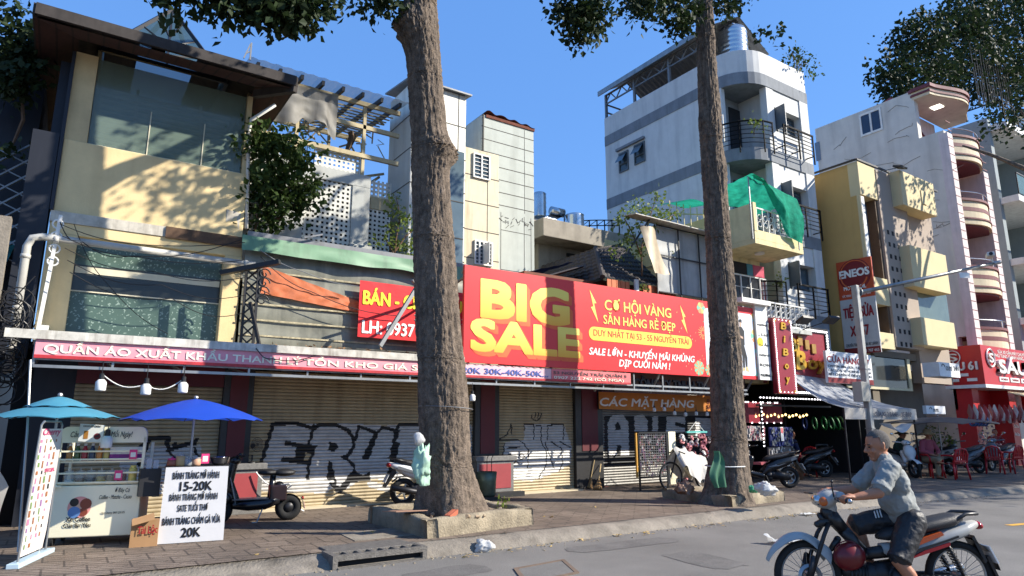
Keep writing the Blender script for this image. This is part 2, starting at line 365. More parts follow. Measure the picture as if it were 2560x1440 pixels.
zpil=2.86
w.box(X0-.02,UX(180,700,Y=FY),FY-.05,FY+.3,zpil,zSof);w.box(UX(556,700,Y=FY),X1+.02,FY-.05,FY+.3,zpil,zSof)
w.box(X0,X0+.2,FY+.25,FY+7,zpil,7.6);w.box(X1-.2,X1,FY+.25,FY+7,zpil,7.5)
w.box(X0+.2,X1-.2,FY+6.8,FY+7,zpil,7.6)
part("wall",w,m_yel,cb,bevel=.012)
w=MB();w.box(X0-.03,X1+.03,FY-.05,FY+.22,zLedge-.18,zLedge);part("plaster_band",w,m_strip,cb)
w=MB();w.box(UX(414,575,Y=FY),X1+.02,FY-.085,FY-.052,zLedge-.2,zLedge+.0);part("timber_board",w,m_wood,cb)
w=MB();w.box(UX(568,545,Y=FY),UX(600,560,Y=FY),FY-.006,FY+.01,UZ(580,572,Y=FY),UZ(585,530,Y=FY));w.wobble(.05,9);part("plaster_patch",w,m_strip,cb)
wx0,wx1=UX(180,700,Y=FY),UX(556,700,Y=FY)
w=MB();w.poly([(wx0,FY+.16,zpil),(wx1,FY+.16,zpil),(wx1,FY+.16,zSof),(wx0,FY+.16,zSof)]);fl=part("window",w,m_film,cb,label="window covered with green floral film, a bare strip across its middle")
zb0,zb1=UZ(300,735,Y=FY),UZ(300,668,Y=FY)
w=MB();w.box(wx0,wx1,FY+.145,FY+.155,zb0,zb1);part("bare_pane",w,M("bare_pane",(48,52,50),.25),fl)
w=MB();w.box(wx0+.02,wx1-.02,FY+.135,FY+.144,zb1-.14,zb1-.03);w.box(wx0,wx1,FY+.13,FY+.144,zb0+.0,zb0+.02);part("blind_slats",w,m_slat,fl)
w=MB();w.box(wx0,wx1,FY-.02,FY+.14,zpil-.02,zpil+.06);part("sill",w,m_strip,fl)
zg1=7.85
g=MB();g.box(X0+.33,X1-.12,FY+.1,FY+.115,zWb,zg1);ug=part("glazing",g,m_gl1,cb,label="tall tinted glazing with ceiling slats showing behind it")
g=MB()
for fx in(.36,.72):x=X0+.33+(X1-X0-.45)*fx;g.box(x-.008,x+.008,FY+.085,FY+.099,zWb,zWb+.85)
g.box(X0+.3,X1-.1,FY+.08,FY+.13,zWb-.0,zWb+.03);part("glazing_bar",g,m_slat,ug)
g=MB();g.box(X0,X0+.32,FY+.02,FY+.3,zWb,zg1);g.box(X1-.11,X1-.02,FY+.02,FY+.3,zWb,zg1);part("glazing_post",g,m_yel2,cb)
g=MB()
for i in range(11):z=zWb+.05+i*.135;y=FY+.25+i*.06;g.box(X0+.42,X1-.35-.03*(10-i)+.1,y,y+.09,z,z+.045)
for x in(X0+1.0,X1-.8):g.bar((x,FY+.36,zWb+.1),(x,FY+1.0,zWb+1.6),.05)
part("ceiling_slats",g,m_slat,cb)
g=MB();g.box(X0+.21,X1-.21,FY+1.3,FY+1.35,zWb-.4,zg1);part("back_wall",g,M("interior_wall",(96,102,98),.9,var=.3),cb)
EY=11.75;ex0,ex1=UX(88,30,Y=EY),UX(741,195,Y=EY);ez=UZ(400,115,Y=EY)
g=MB();rx0,rx1,ry1=ex0+1.5,ex1-1.5,FY+3.4
top=.95
for a,b,cc,d in(((ex0,EY),(ex1,EY),(rx1,FY+.9),(rx0,FY+.9)),((ex1,EY),(ex1,ry1+1.4),(rx1,ry1),(rx1,FY+.9)),((ex0,ry1+1.4),(ex0,EY),(rx0,FY+.9),(rx0,ry1)),((ex1,ry1+1.4),(ex0,ry1+1.4),(rx0,ry1),(rx1,ry1))):
 P=[V((a[0],a[1],ez+.14)),V((b[0],b[1],ez+.14)),V((cc[0],cc[1],ez+top)),V((d[0],d[1],ez+top))]
 g.poly(P)
part("roof",g,m_fasc,cb,label="dark hipped roof on a deep eave")
g=MB();ins=.75
ring=[(ex0,EY),(ex1,EY),(ex1,ry1+1.4),(ex0,ry1+1.4)];inn=[(X0,FY),(X1,FY),(X1,ry1+.5),(X0,ry1+.5)]
for i in range(4):
 a,b,c2,d=ring[i],ring[(i+1)%4],inn[(i+1)%4],inn[i]
 g.poly([(a[0],a[1],ez-.1),(d[0],d[1],ez+.16),(c2[0],c2[1],ez+.16),(b[0],b[1],ez-.1)])
part("soffit",g,m_tileu,cb)
g=MB()
for i in range(4):
 a,b=ring[i],ring[(i+1)%4];g.bar((a[0],a[1],ez+.05),(b[0],b[1],ez+.05),.07,.19)
g.bar((X1,FY,ez),(ex1,EY,ez-.1),.1,.14)
part("fascia",g,m_fasc,cb)
ap=U(432,24,Y=FY+1.9);sx0,sx1=UX(262,50,Y=FY+1.0),UX(572,132,Y=FY+1.0);sz=ez+.55
g=MB();B=[(sx0,FY+.9,sz),(sx1,FY+.9,sz),(sx1,FY+3,sz),(sx0,FY+3,sz)]
for i in range(4):g.poly([B[i],B[(i+1)%4],ap])
sk=part("skylight",g,glass("skylight_glass",(58,78,84),.72,.1),cb)
g=MB()
for i in range(4):
 g.bar(B[i],ap,.07);g.bar(B[i],B[(i+1)%4],.07)
for f in(.3,.55,.8):
 for q in(B[0],B[1]):e=V(B[0]).lerp(V(B[1]),.5);g.bar(V(q).lerp(ap,f),e.lerp(ap,f*.6),.03)
g.bar(V(B[0]).lerp(V(B[1]),.5),ap,.04);part("skylight_frame",g,m_dark,sk)
g=MB();c=V(B[0]).lerp(V(B[1]),.42);g.box(c.x-.12,c.x+.12,c.y-.12,c.y-.02,sz+.1,sz+.28);part("vent",g,m_black,sk)
PY=12.25
pz=UZ(400,632,Y=PY);px0,px1=UX(70,625,Y=PY),UX(640,632,Y=PY)
g=MB();g.tube([(px1,PY,pz),(px0+.15,PY,pz+.02),(px0+.03,PY,pz-.02),(px0-.02,PY,pz-.16),(px0-.02,PY,2.35)],.058,12)
for z in(pz-.35,3.3,2.7):g.tube([(px0-.02,PY,z),(px0-.02,PY,z+.06)],.068,12)
for x in(px0+.3,px1-.2):g.tube([(x,PY,pz),(x+.07,PY,pz)],.068,12)
solo("drain_pipe",g,M("white_plastic_pipe",(182,180,172),.45,grime=.4),"thick white plastic drain pipe running across the yellow corner building and down its left side","pipe",smooth=True)
g=MB();a=U(688,262,Y=12.2);g.tube([a,U(628,300,Y=12.55),U(622,330,Y=12.62),(X1+.06,12.62,5.2)],.035,8);solo("downspout",g,m_white,"slim white downspout bent under the right end of the dark eave","pipe",smooth=True)
g=MB();g.box(X0-.42,X0-.06,FY-.05,FY+.6,2.6,6.3);g.box(X0-.2,X0-.04,FY+.2,FY+1,6.3,7.7);part("side_duct",g,m_navy,cb)
g=MB();g.box(X0-.05,X0+.0,FY-.07,FY+.1,5.0,7.8);g.box(X0-1.6,X0-.45,FY+1.5,FY+6,SW,8.0);part("dark_cladding",g,m_navy,cb)
g=MB()
for i in range(7):z=4.2+i*.28;g.bar((X0-.95,FY+.9,z),(X0-.45,FY+.55,z+.35),.03);g.bar((X0-.95,FY+.9,z+.3),(X0-.45,FY+.55,z),.02)
g.bar((X0-.95,FY+.9,3.8),(X0-.95,FY+.9,6.4),.05);part("lattice",g,m_grey,cb)
BX=UX(628,700,Y=12.1);g=MB();BY=12.05
for x,y in((BX-.1,BY),(BX+.08,BY-.12)):g.bar((x,y,2.75),(x,y,4.35),.045)
for i in range(7):z=2.9+i*.2;g.bar((BX-.1,BY,z),(BX+.08,BY-.12,z+.2),.025);g.bar((BX+.08,BY-.12,z),(BX-.1,BY,z+.2),.025)
g.bar((BX-.5,BY+.1,4.2),(BX+.32,BY-.55,4.38),.1,.08);g.bar((BX-.02,BY-.1,3.7),(BX+.2,BY-.3,2.75),.05)
for k in range(4):
 c=V((BX+.17,BY-.15,4.22-k*.16));g.tube([c+V((math.cos(t*.45)*(.11-t*.0055),0,math.sin(t*.45)*(.11-t*.0055)))for t in range(17)],.013,6)
solo("bracket_mast",g,m_dark,"rusty lattice bracket mast with iron scrolls standing on the awning beside the yellow pillar","bracket")
g=MB();g.bar((X0+.03,FY-.25,2.8),(X0+.12,FY-.3,4.85),.05,.12);g.box(X0+.02,X0+.17,FY-.3,FY-.06,2.85,3.1)
for k in range(4):g.torus((X0+.1,FY-.33,4.7-k*.2),(0,1,0),.07,.014,14,6)
solo("sign_bracket",g,m_white,"peeling white upright bracket in front of the left yellow pillar","bracket")
g=MB();g.bar((-0.02,13.3,8.3),(.0,13.3,8.75),.03)
a=U(625,150,Y=13);g.bar(a,a+V((0,0,.38)),.03);g.bar(a+V((-.12,0,0)),a+V((-.02,0,.34)),.025);g.bar(a+V((-.1,0,.1)),a+V((0,0,.2)),.02);g.v=g.v[8:];g.f=[[i-8 for i in f]for f in g.f[6:]];g.m=g.m[6:]
solo("aerial_bracket",g,m_grey,"small rusty aerial bracket on top of the dark eave","bracket")
TY=13.4
m_tw=M("grey_white_render",(176,178,172),.85,var=.12,scale=2,grime=.5,gcol=(96,92,84),streak=3,bump=.15)
m_perf=holes(M("perforated_screen",(206,205,194),.7,var=.06,grime=.3),0,2,.105,.48)
m_beam=M("cream_steel",(176,162,126),.7,var=.2,grime=.5,gcol=(96,80,58))
tx0,tx1=X1+.02,UX(925,500,Y=TY)
tb=thing("terrace_building","grey terrace building with white perforated screens and a broken pergola on top","building",((tx0+tx1)/2,TY+3,SW))
zt=UZ(920,440,Y=TY);zt0=UZ(780,412,Y=TY);zbs=UZ(900,618,Y=TY)
s1a,s1b,s1t,s1bt=UX(760,500,Y=TY),UX(880,500,Y=TY),UZ(820,450,Y=TY),UZ(820,607,Y=TY)
w=MB()
w.box(tx0,tx1,TY,TY+.2,s1t,zt);w.box(s1b,tx1,TY,TY+.2,zbs-.3,s1t);w.box(UX(700,500,Y=TY),s1a,TY,TY+.2,zbs-.3,s1t)
w.box(tx0,tx1,TY-.05,TY+.2,4.4,zbs-.02);w.box(s1b-.05,tx1+.05,TY-.12,TY+.2,zbs-.12,zbs+.02)
w.box(tx0,tx0+.15,TY+.2,TY+8,2.9,zt);w.box(tx0+.15,tx1,TY+7.8,TY+8,2.9,zt);w.box(tx0+.15,tx1,TY+.2,TY+7.8,s1t+.1,s1t+.22)
part("wall",w,m_tw,tb,bevel=.01)
w=MB();w.box(s1a,s1b,TY+.03,TY+.035,s1bt,s1t);part("perforated_panel",w,m_perf,tb)
w=MB();w.box(tx0,UX(700,500,Y=TY),TY+.03,TY+.035,s1bt,s1t);part("perforated_panel",w,m_perf,tb)
w=MB();w.box(UX(790,400,Y=TY),UX(905,400,Y=TY),TY+.1,TY+.105,zt,zt+.42);part("perforated_panel",w,m_perf,tb)
w=MB();w.box(tx0,UX(760,370,Y=TY),TY+.1,TY+.105,zt,zt+.42);part("perforated_panel",w,m_perf,tb)
cx0,cx1=UX(925,500,Y=TY+.25),UX(972,500,Y=TY+.25)
w=MB()
for za,zb in((UZ(945,640,Y=TY+.25),UZ(945,525,Y=TY+.25)),(UZ(945,495,Y=TY+.25),UZ(945,452,Y=TY+.25))):w.box(cx0,cx1+.05,TY+.25,TY+.256,za,zb)
part("perforated_panel",w,m_perf,tb)
w=MB();w.box(cx0,cx1+.06,TY+.22,TY+.4,UZ(945,525,Y=TY+.25),UZ(945,495,Y=TY+.25));part("beam",w,m_beam,tb)
w=MB();w.box(tx0+.16,tx1+2.4,TY+1.6,TY+1.7,3,s1t+.08);w.box(tx1-.3,tx1+2.4,TY+1.6,TY+1.7,s1t+.08,zt+.1);part("shade_lining",w,m_void,tb)  # near-black sheet added behind the screens, its colour standing in for shade
zr=UZ(930,265,Y=TY);pz0=zt+.42
g=MB()
for fx in(tx0+.05,UX(745,300,Y=TY),UX(912,330,Y=TY)):
 g.bar((fx,TY+.05,zt),(fx,TY+.05,zr),.07);g.bar((fx,TY+2.6,zt),(fx,TY+2.6,zr+.3),.07)
for z,y in((pz0+.03,TY+.02),(zr,TY+.02),(zr+.3,TY+2.6),(zr-.55,TY+.05)):g.bar((tx0,y,z),(cx1+.1,y,z),.07,.1)
part("pergola_frame",g,m_beam,tb)
g=MB()
for i in range(8):x=tx0+.1+i*(cx1-tx0)/7.3;g.bar((x,TY-.3,zr+.06),(x,TY+2.9,zr+.45),.06,.1)
part("rafter",g,m_dark,tb)
g=MB()
for i in range(7):z=pz0+.15+i*.16;g.bar((tx0,TY+2.6,z),(cx1+.1,TY+2.6,z),.03)
for i in range(14):x=tx0+.1+i*.19;g.bar((x,TY+2.62,pz0),(x,TY+2.62,zr),.02)
g.bar((tx1-.3,TY+.3,zt),(cx1+.1,TY+.9,zt+.5),.06);g.bar((tx1-.3,TY+.3,zt-.4),(cx1,TY+.9,zt+.4),.05)
for i in range(46):
 a=V((random.uniform(tx0+1.2,cx1),TY+random.uniform(.2,2.4),zr-random.uniform(.0,1.0)));g.bar(a,a+V((random.uniform(-.5,.5),random.uniform(-.3,.3),random.uniform(-.4,.12))),random.uniform(.012,.04))
for i in range(12):g.bar((tx0,TY+.2+i*.2,zr-.06+i*.024),(cx1,TY+.2+i*.2,zr-.06+i*.024),.025)
part("lattice",g,m_beam,tb)
g=MB();g.grid(lambda u,v:V((tx0-.1+u*(cx1-tx0+.25),TY-.4+v*3.2,zr+.12+v*.4+.012*math.sin(u*90))),60,2);part("roof_sheet",g,glass("milky_sheet",(196,200,200),.55,.3),tb)
tz0=zr-.02
ta,tbx=UX(668,250,Y=TY),UX(842,290,Y=TY)
g=MB();g.grid(lambda u,v:V((ta+u*(tbx-ta),TY-.05+.05*math.sin(u*14)*v+.04*noise.noise(V((u*5,v*5,0))),tz0-v*(.82+.12*math.sin(u*7)+.14*noise.noise(V((u*9,0,3)))+(.12 if u>.85 else 0)))),40,14)
solo("torn_tarpaulin",g,cloth("grey_tarpaulin",(150,146,136),.4,var=.25,scale=2,grime=.5),"torn grey tarpaulin hanging from the broken pergola","tarpaulin",smooth=True)
g=MB();xa=UX(868,340,Y=TY+.3);g.grid(lambda u,v:V((xa+u*.2*(1-.55*v)+.03*math.sin(v*6),TY+.3+.04*math.sin(u*9),zr-.6-v*.62)),8,10)
solo("cloth_scrap",g,cloth("brown_cloth",(104,84,60),.2),"brown cloth scrap dangling inside the pergola","cloth",smooth=True)
SY=12.5;sx0,sx1=X1+.05,UX(1162,760,Y=SY)
m_sheet=M("dirty_clear_sheet",(112,112,100),.35,var=.5,scale=1.4,grime=.6,gcol=(150,148,132),streak=7)
sw=thing("sheet_wall","dirty plastic sheet wall behind the awning roof with battens and a dented green flashing","wall",((sx0+sx1)/2,SY,2.8))
zs1=UZ(800,650,Y=SY)
w=MB();w.grid(lambda u,v:V((sx0+u*(sx1-sx0),SY+.012*math.sin(v*30)+.02*noise.noise(V((u*7,v*4,1))),2.8+v*(zs1+.25-2.8))),60,24);part("sheet",w,m_sheet,sw,smooth=True)
w=MB()
for y in(697,735,775,813,850):z=UZ(800,y-0,Y=SY);w.bar((sx0,SY-.03,z),(sx1,SY-.03,z),.012,.03)
part("batten",w,M("batten",(170,160,130),.8,var=.4,scale=10,grime=.6,streak=20),sw)
w=MB();zg=UZ(800,640,Y=12.35)
w.grid(lambda u,v:V((sx0-.1+u*(sx1-sx0+.15),12.35-.05*v+.03*noise.noise(V((u*8,v*2,5))),zg+.2-v*.3-.1*noise.noise(V((u*4,0,2)))*v)),50,5)
part("flashing",w,M("green_painted_sheet",(104,142,110),.5,var=.1,grime=.6,gcol=(60,70,56),streak=5),sw,smooth=True)
w=MB();w.box(sx0,sx1,12.4,12.46,zg+.2,zg+.3);w.bar((sx0+1,12.3,zg+.3),(sx0+1.35,12.3,zg+.42),.03);part("rail",w,m_grey,sw)
oz=lambda y:UZ(750,y,Y=SY-.03)
ox0,ox1=UX(650,720,Y=12.46),UX(893,760,Y=12.46)
g=MB();g.grid(lambda u,v:V((ox0+u*(ox1-ox0)+.05*math.sin(v*3),12.43+.012*noise.noise(V((u*12,v*8,2)))+.008*math.sin(u*30+v*9),oz(676+62*u)*(1-v)+oz(744+24*u)*v)),40,10)
solo("orange_cloth",g,cloth("orange_cloth",(212,118,74),.2,var=.3,scale=3,grime=.4,streak=3),"crumpled orange banner cloth hung on the dirty sheet wall","cloth",smooth=True)
RB=12.3;rx0=UX(897,770,Y=RB);rx1=rx0+2.6;rz1,rz0=UZ(897,700,Y=RB),UZ(897,842,Y=RB)
m_rban=cloth("red_banner_vinyl",(222,36,40),.12,rough=.45,var=.08,bump=.15,bscale=8)
rb=thing("red_banner","red for-sale banner lettered BÁN and a phone number, hung on the sheet wall","banner",((rx0+rx1)/2,RB,rz0))
g=MB();g.grid(lambda u,v:V((rx0+u*(rx1-rx0),RB+.003*noise.noise(V((u*9,v*4,1))),rz0+v*(rz1-rz0))),40,12);part("sheet",g,m_rban,rb,smooth=True)
rh=rz1-rz0
t=MB();t.text("BÁN - CHO THUÊ",(rx0+.07,RB-.004,rz0+rh*.58),(rx1-.12,RB-.004,rz0+rh*.58),rh*.25,off=.035);part("yellow_lettering",t,M("yellow_print",(245,220,40),.5),rb)
t=MB();t.text("LH: 0937 388 690",(rx0+.08,RB-.004,rz0+rh*.07),(rx1-.3,RB-.004,rz0+rh*.07),rh*.23,off=.03);t.text("200m2 - 5.2 x 20",(rx0+1.2,RB-.004,rz0+rh*.38),(rx1-.1,RB-.004,rz0+rh*.38),rh*.12,off=.03);part("white_lettering",t,M("white_print",(236,234,226),.5),rb)
LY=13.2
m_pan=M("white_panel",(216,213,200),.5,var=.05,grime=.35,gcol=(140,126,100),streak=4);m_gap=M("joint",(70,66,60),.8)
lx0,lx1=UX(1026,400,Y=LY),UX(1163,430,Y=LY);lz=UZ(1110,225,Y=LY);lyb=UY(971,400,X=lx0)
lt=thing("lift_tower","white panelled lift tower with a slanted tin cap behind the big tree","tower",((lx0+lx1)/2,LY+.8,SW))
w=MB();w.box(lx0,lx1,LY,max(lyb,LY+1.2),2.5,lz);part("wall",w,m_pan,lt,bevel=.01)
w=MB()
for k in range(7):z=lz-.85-k*.85;w.box(lx0-.006,lx1+.006,LY-.006,max(lyb,LY+1.2)-.05,z,z+.022)
w.box(lx1-.22,lx1-.2,LY-.005,LY+.01,5,lz);part("panel_joints",w,m_gap,lt)
w=MB();y1=max(lyb,LY+1.2);w.prism([(lx0-.12,LY-.12,lz+.0),(lx1+.1,LY-.12,lz+.0),(lx1+.1,y1+.1,lz+.22),(lx0-.12,y1+.1,lz+.22)],(0,0,.04));part("roof",w,m_grey,lt)
w=MB();gx0=UX(1118,500,Y=LY);w.box(lx0+.1,lx1-.05,LY-.03,LY-.012,4.2,UZ(1140,378,Y=LY));part("glass_panel",w,M("blue_grey_glass",(92,108,116),.12,var=.2,scale=1),lt)
w=MB()
for z in(5.0,5.9,6.8):w.box(lx0+.1,lx1-.05,LY-.04,LY-.031,z,z+.02)
part("glass_joint",w,m_gap,lt)
BY2=13.25;bx1=UX(1247,500,Y=BY2);bz=UZ(1200,376,Y=BY2)
m_bei=M("stained_cream_panel",(208,196,166),.7,var=.08,grime=.65,gcol=(150,112,70),streak=7)
pb=thing("stair_block","cream panelled stair block with rust streaks and two small barred windows","building",((lx1+bx1)/2,BY2+.8,SW))
w=MB();w.box(lx1+.01,bx1,BY2,BY2+1.6,2.5,bz);part("wall",w,m_bei,pb,bevel=.008)
w=MB()
for z in(bz-.7,bz-1.4,bz-2.1,bz-2.8):w.box(lx1+.01,bx1+.005,BY2-.005,BY2+.02,z,z+.02)
w.box(bx1-.34,bx1-.325,BY2-.005,BY2+.01,3,bz-.75);part("panel_joints",w,m_gap,pb)
def casement(par,xa,xb,za,zb,y,name="window",n=2,fr=.035,mf=None,mg=None,bars=0,dep=.05,lab=None):
 g=MB();g.box(xa,xb,y-.01,y+.0,za,zb);wn=part(name,g,mg or M("window_glass",(70,84,92),.12,var=.25,scale=2),par,label=lab)
 g=MB()
 for x in[xa+(xb-xa)*i/n for i in range(n+1)]:g.box(x-fr/2,x+fr/2,y-dep,y-.011,za-fr/2,zb+fr/2)
 for z in(za,zb):g.box(xa-fr/2,xb+fr/2,y-dep+.004,y-.0115,z-fr/2,z+fr/2)
 for i in range(bars):z=za+(zb-za)*(i+1)/(bars+1);g.box(xa,xb,y-dep*.6,y-.012,z-.008,z+.008)
 part("frame",g,mf or m_white,wn);return wn
casement(pb,UX(1183,420,Y=BY2),UX(1222,420,Y=BY2),UZ(1200,446,Y=BY2),UZ(1200,388,Y=BY2),BY2-.002,bars=5)
casement(pb,UX(1186,640,Y=BY2),UX(1228,640,Y=BY2),UZ(1205,662,Y=BY2),UZ(1205,605,Y=BY2),BY2-.002,n=4,bars=5)
w=MB();c=U(1207,640,Y=BY2);w.bar((c.x,BY2-.05,c.z-.2),(c.x-.03,BY2-.35,c.z-.22),.02);w.obox((c.x-.02,BY2-.2,c.z+.02),(.008,0,0),(0,.15,0),(0,0,.25));part("open_sash",w,m_white,pb)
GY=14.4;gx0,gx1=UX(1205,300,Y=GY),UX(1334,340,Y=GY);gz=UZ(1270,305,Y=GY);gyb=UY(1167,310,X=gx0)
gs=thing("grey_shaft","tall pale grey panelled shaft with a rusty cap and cracked lower wall","tower",((gx0+gx1)/2,GY+1,SW))
m_gsh=M("pale_grey_panel",(172,178,170),.75,var=.07,grime=.4,gcol=(106,108,100),streak=3)
w=MB();w.box(gx0,gx1,GY,GY+2.2,2.5,gz);part("wall",w,m_gsh,gs,bevel=.01)
w=MB()
for k in range(7):z=gz-.35-k*.36;w.box(gx0-.004,gx1+.004,GY-.005,GY+.02,z,z+.018)
w.box(gx1-.33,gx1-.318,GY-.004,GY+.01,gz-2.6,gz-.1);w.box(gx0+.02,gx0+.05,GY-.03,GY+.02,gz-2.4,gz)
for k in range(26):
 a=V((gx0+.55+random.random()*(gx1-gx0-.6),GY-.004,gz-2.75-random.random()*.35));w.bar(a,a+V((random.uniform(-.15,.15),0,random.uniform(-.12,.12))),.012,.012)
for xx in(gx0+.62,gx1-.35,gx1-.12):w.box(xx,xx+.014,GY-.004,GY+.01,5.2,gz-2.7)
for zz in(gz-3.2,gz-4.3,gz-5.1):w.box(gx0+.62,gx1-.12,GY-.0045,GY+.01,zz,zz+.014)
part("panel_joints",w,m_gap,gs)
w=MB();w.grid(lambda u,v:V((gx0+.12+u*(gx1-gx0-.1),GY-.05+v*2.3,gz+.09*(1-u)+.03+.025*math.sin(u*25)+.02*noise.noise(V((u*9,v,0))))),40,2);w.box(gx0+.12,gx1+.02,GY-.03,GY+.2,gz-.06,gz+.02);part("rusty_cap",w,M("rusty_sheet",(104,56,40),.9,var=.4,scale=5),gs)
m_shut=M("shutter_paint",(172,156,124),.55,.1,var=.12,scale=2,grime=.45,gcol=(88,76,56),streak=5);m_sil=M("silver_spray",(184,182,178),.45,.1,var=.2,scale=5);m_spb=M("black_spray",(20,19,19),.6,var=.2,scale=5);m_spw=M("white_spray",(226,224,216),.55);m_shg=M("grey_shutter",(128,126,120),.5,.3,var=.15,grime=.4)
sf=thing("shop_row","closed shop row with graffiti roller shutters between dark red pillars","shop row",(5.5,FY,SW))
def seg_dist(P,a,b):
 d=b-a;t=np.clip(((P-a)@d)/(d@d+1e-9),0,1);return np.linalg.norm(P-a-t[:,None]*d,axis=1)
def inpoly(P,poly):
 x,y=P[:,0],P[:,1];r=np.zeros(len(P),bool);n=len(poly)
 for i in range(n):
  x0,y0=poly[i];x1,y1=poly[(i+1)%n]
  c=((y0>y)!=(y1>y))&(x<(x1-x0)*(y-y0)/(y1-y0+1e-12)+x0);r^=c
 return r
def shutter(name,xa,xb,za,zb,y,base,paint=(),dx=.016,lab=None,pitch=.062):
 nx=max(4,int((xb-xa)/dx));ns=int((zb-za)/pitch);pr=[(0,0),(.12,.014),(.45,.02),(.8,.013),(.93,0),(.965,-.006)]
 zs=[(za+(i+t)*(zb-za)/ns,o)for i in range(ns)for t,o in pr]+[(zb,0)]
 X=np.linspace(xa,xb,nx+1);vs=[(x,y-o,z)for z,o in zs for x in X];w_=nx+1;g=MB()
 g.v=vs;g.f=[[j*w_+i,j*w_+i+1,(j+1)*w_+i+1,(j+1)*w_+i]for j in range(len(zs)-1)for i in range(nx)]
 zc=np.array([(zs[j][0]+zs[j+1][0])/2 for j in range(len(zs)-1)]);xc=(X[:-1]+X[1:])/2
 P=np.stack([np.tile(xc,len(zc)),np.repeat(zc,nx)],1);P[:,0]+=.012*np.sin(P[:,1]*40);mi=np.zeros(len(P),int)
 for kind,mtl,pts,wd_ in paint:
  q=np.array([(U(a,b,Y=y).x,U(a,b,Y=y).z)for a,b in pts])
  if kind=='fill':mi[inpoly(P,q)]=mtl
  else:
   for a,b in zip(q,q[1:]):mi[seg_dist(P,a,b)<wd_]=mtl
 g.m=mi.tolist()
 return part(name,g,[base,m_sil,m_spb,m_spw],sf,label=lab)
zS0,zS1=SW+.02,2.62
xs_=dict(p1=(UX(545,1100,Y=FY),UX(622,1100,Y=FY)),p2=(UX(1180,1100,Y=FY),UX(1241,1100,Y=FY)),p3=(UX(1432,1100,Y=FY),UX(1500,1100,Y=FY)))
xL=UX(170,1100,Y=FY);xD1=UX(1860,1100,Y=FY)
B_='fill';S_='line'
ga=[(S_,2,[(330,1130),(372,1105),(350,1160)],.03),(S_,2,[(415,1092),(420,1125),(440,1110)],.03),(S_,2,[(470,1130),(490,1098),(480,1140)],.03),(B_,1,[(300,1120),(500,1112),(520,1230),(300,1240)],0),(S_,2,[(350,1160),(372,1096),(420,1094),(420,1125),(480,1106)],.035),(S_,2,[(420,1125),(440,1150),(438,1200)],.02),(S_,2,[(485,1120),(500,1150),(500,1200)],.02)]
shutter("roller_shutter",xL,xs_['p1'][0],zS0,2.25,FY,m_shut,ga,lab="brown shutter behind the umbrellas")
gb=[(B_,1,[(685,1062),(770,1060),(860,1058),(960,1064),(1060,1060),(1180,1062),(1180,1180),(1050,1200),(905,1198),(860,1226),(835,1218),(800,1232),(640,1214),(655,1160)],0),
      (S_,2,[(640,1214),(655,1150),(682,1060),(740,1058),(785,1072)],.035),(S_,2,[(785,1064),(771,1112)],.028),(B_,2,[(714,1101),(758,1110),(792,1113),(775,1163),(702,1154),(706,1142),(736,1145),(740,1118),(711,1113)],0),(B_,0,[(762,1131),(776,1135),(772,1150),(761,1150)],0),
      (S_,2,[(771,1160),(769,1198)],.03),(S_,2,[(782,1070),(800,1062),(840,1062),(872,1078),(884,1100),(882,1120),(868,1140)],.035),(B_,2,[(822,1105),(838,1106),(845,1118),(836,1129),(820,1127)],0),(B_,2,[(850,1141),(874,1130),(872,1148),(890,1163),(886,1172),(870,1156)],0),
      (B_,2,[(820,1150),(828,1155),(842,1212),(850,1216),(884,1170),(890,1180),(910,1188),(925,1178),(924,1200),(878,1206),(852,1234),(838,1230),(822,1206),(816,1200)],0),(S_,3,[(700,1202),(830,1203)],.025),(S_,2,[(888,1100),(896,1066),(940,1082)],.03),(B_,2,[(935,1080),(948,1076),(922,1150),(908,1150),(905,1142),(925,1100)],0),(S_,2,[(945,1080),(955,1068),(985,1076)],.03),
      (B_,2,[(986,1072),(1000,1076),(990,1104),(998,1108),(985,1184),(968,1184),(975,1130)],0),(S_,2,[(990,1072),(1000,1060),(1060,1060)],.03),(S_,1,[(660,1222),(815,1226)],.05),(S_,1,[(925,1210),(968,1222)],.06)]
shutter("roller_shutter",xs_['p1'][1],xs_['p2'][0],zS0,zS1-.05,FY,m_shut,gb,lab="long shutter with big silver and black graffiti letters")
gc=[(B_,1,[(1262,1105),(1310,1100),(1310,1060),(1408,1060),(1428,1115),(1425,1160),(1390,1180),(1330,1202),(1258,1200),(1255,1140)],0),(B_,3,[(1270,1168),(1322,1166),(1312,1196),(1280,1194)],0),(B_,3,[(1330,1168),(1364,1166),(1350,1196),(1325,1192)],0)]
for pts in([(1248,1098),(1268,1085),(1278,1060)],[(1278,1062),(1278,1085)],[(1248,1100),(1295,1100),(1310,1110),(1322,1130)],[(1310,1075),(1310,1060),(1334,1060),(1334,1098)],[(1340,1064),(1352,1064),(1352,1104)],[(1368,1100),(1368,1064),(1380,1064),(1378,1060),(1408,1060),(1408,1100)],[(1352,1104),(1366,1130),(1364,1165),(1345,1195)],[(1362,1106),(1384,1170)],[(1376,1104),(1402,1120),(1406,1160),(1396,1178)],[(1398,1104),(1425,1118)],[(1260,1110),(1256,1150),(1264,1185),(1280,1200)],[(1320,1130),(1318,1170)],[(1328,1036),(1330,1048),(1340,1052),(1350,1046),(1352,1034)],[(1338,1032),(1337,1045)],[(1345,1032),(1344,1045)],[(1268,1138),(1276,1134),(1280,1144),(1270,1150),(1266,1140)],[(1298,1138),(1306,1134),(1310,1144),(1300,1150)],[(1284,1158),(1290,1152),(1296,1158)],[(1266,1120),(1300,1118)]):gc.append((S_,2,pts,.014))
shutter("roller_shutter",xs_['p2'][1],xs_['p3'][0],zS0,zS1-.05,FY,m_shut,gc,lab="shutter with small black scrawled graffiti")
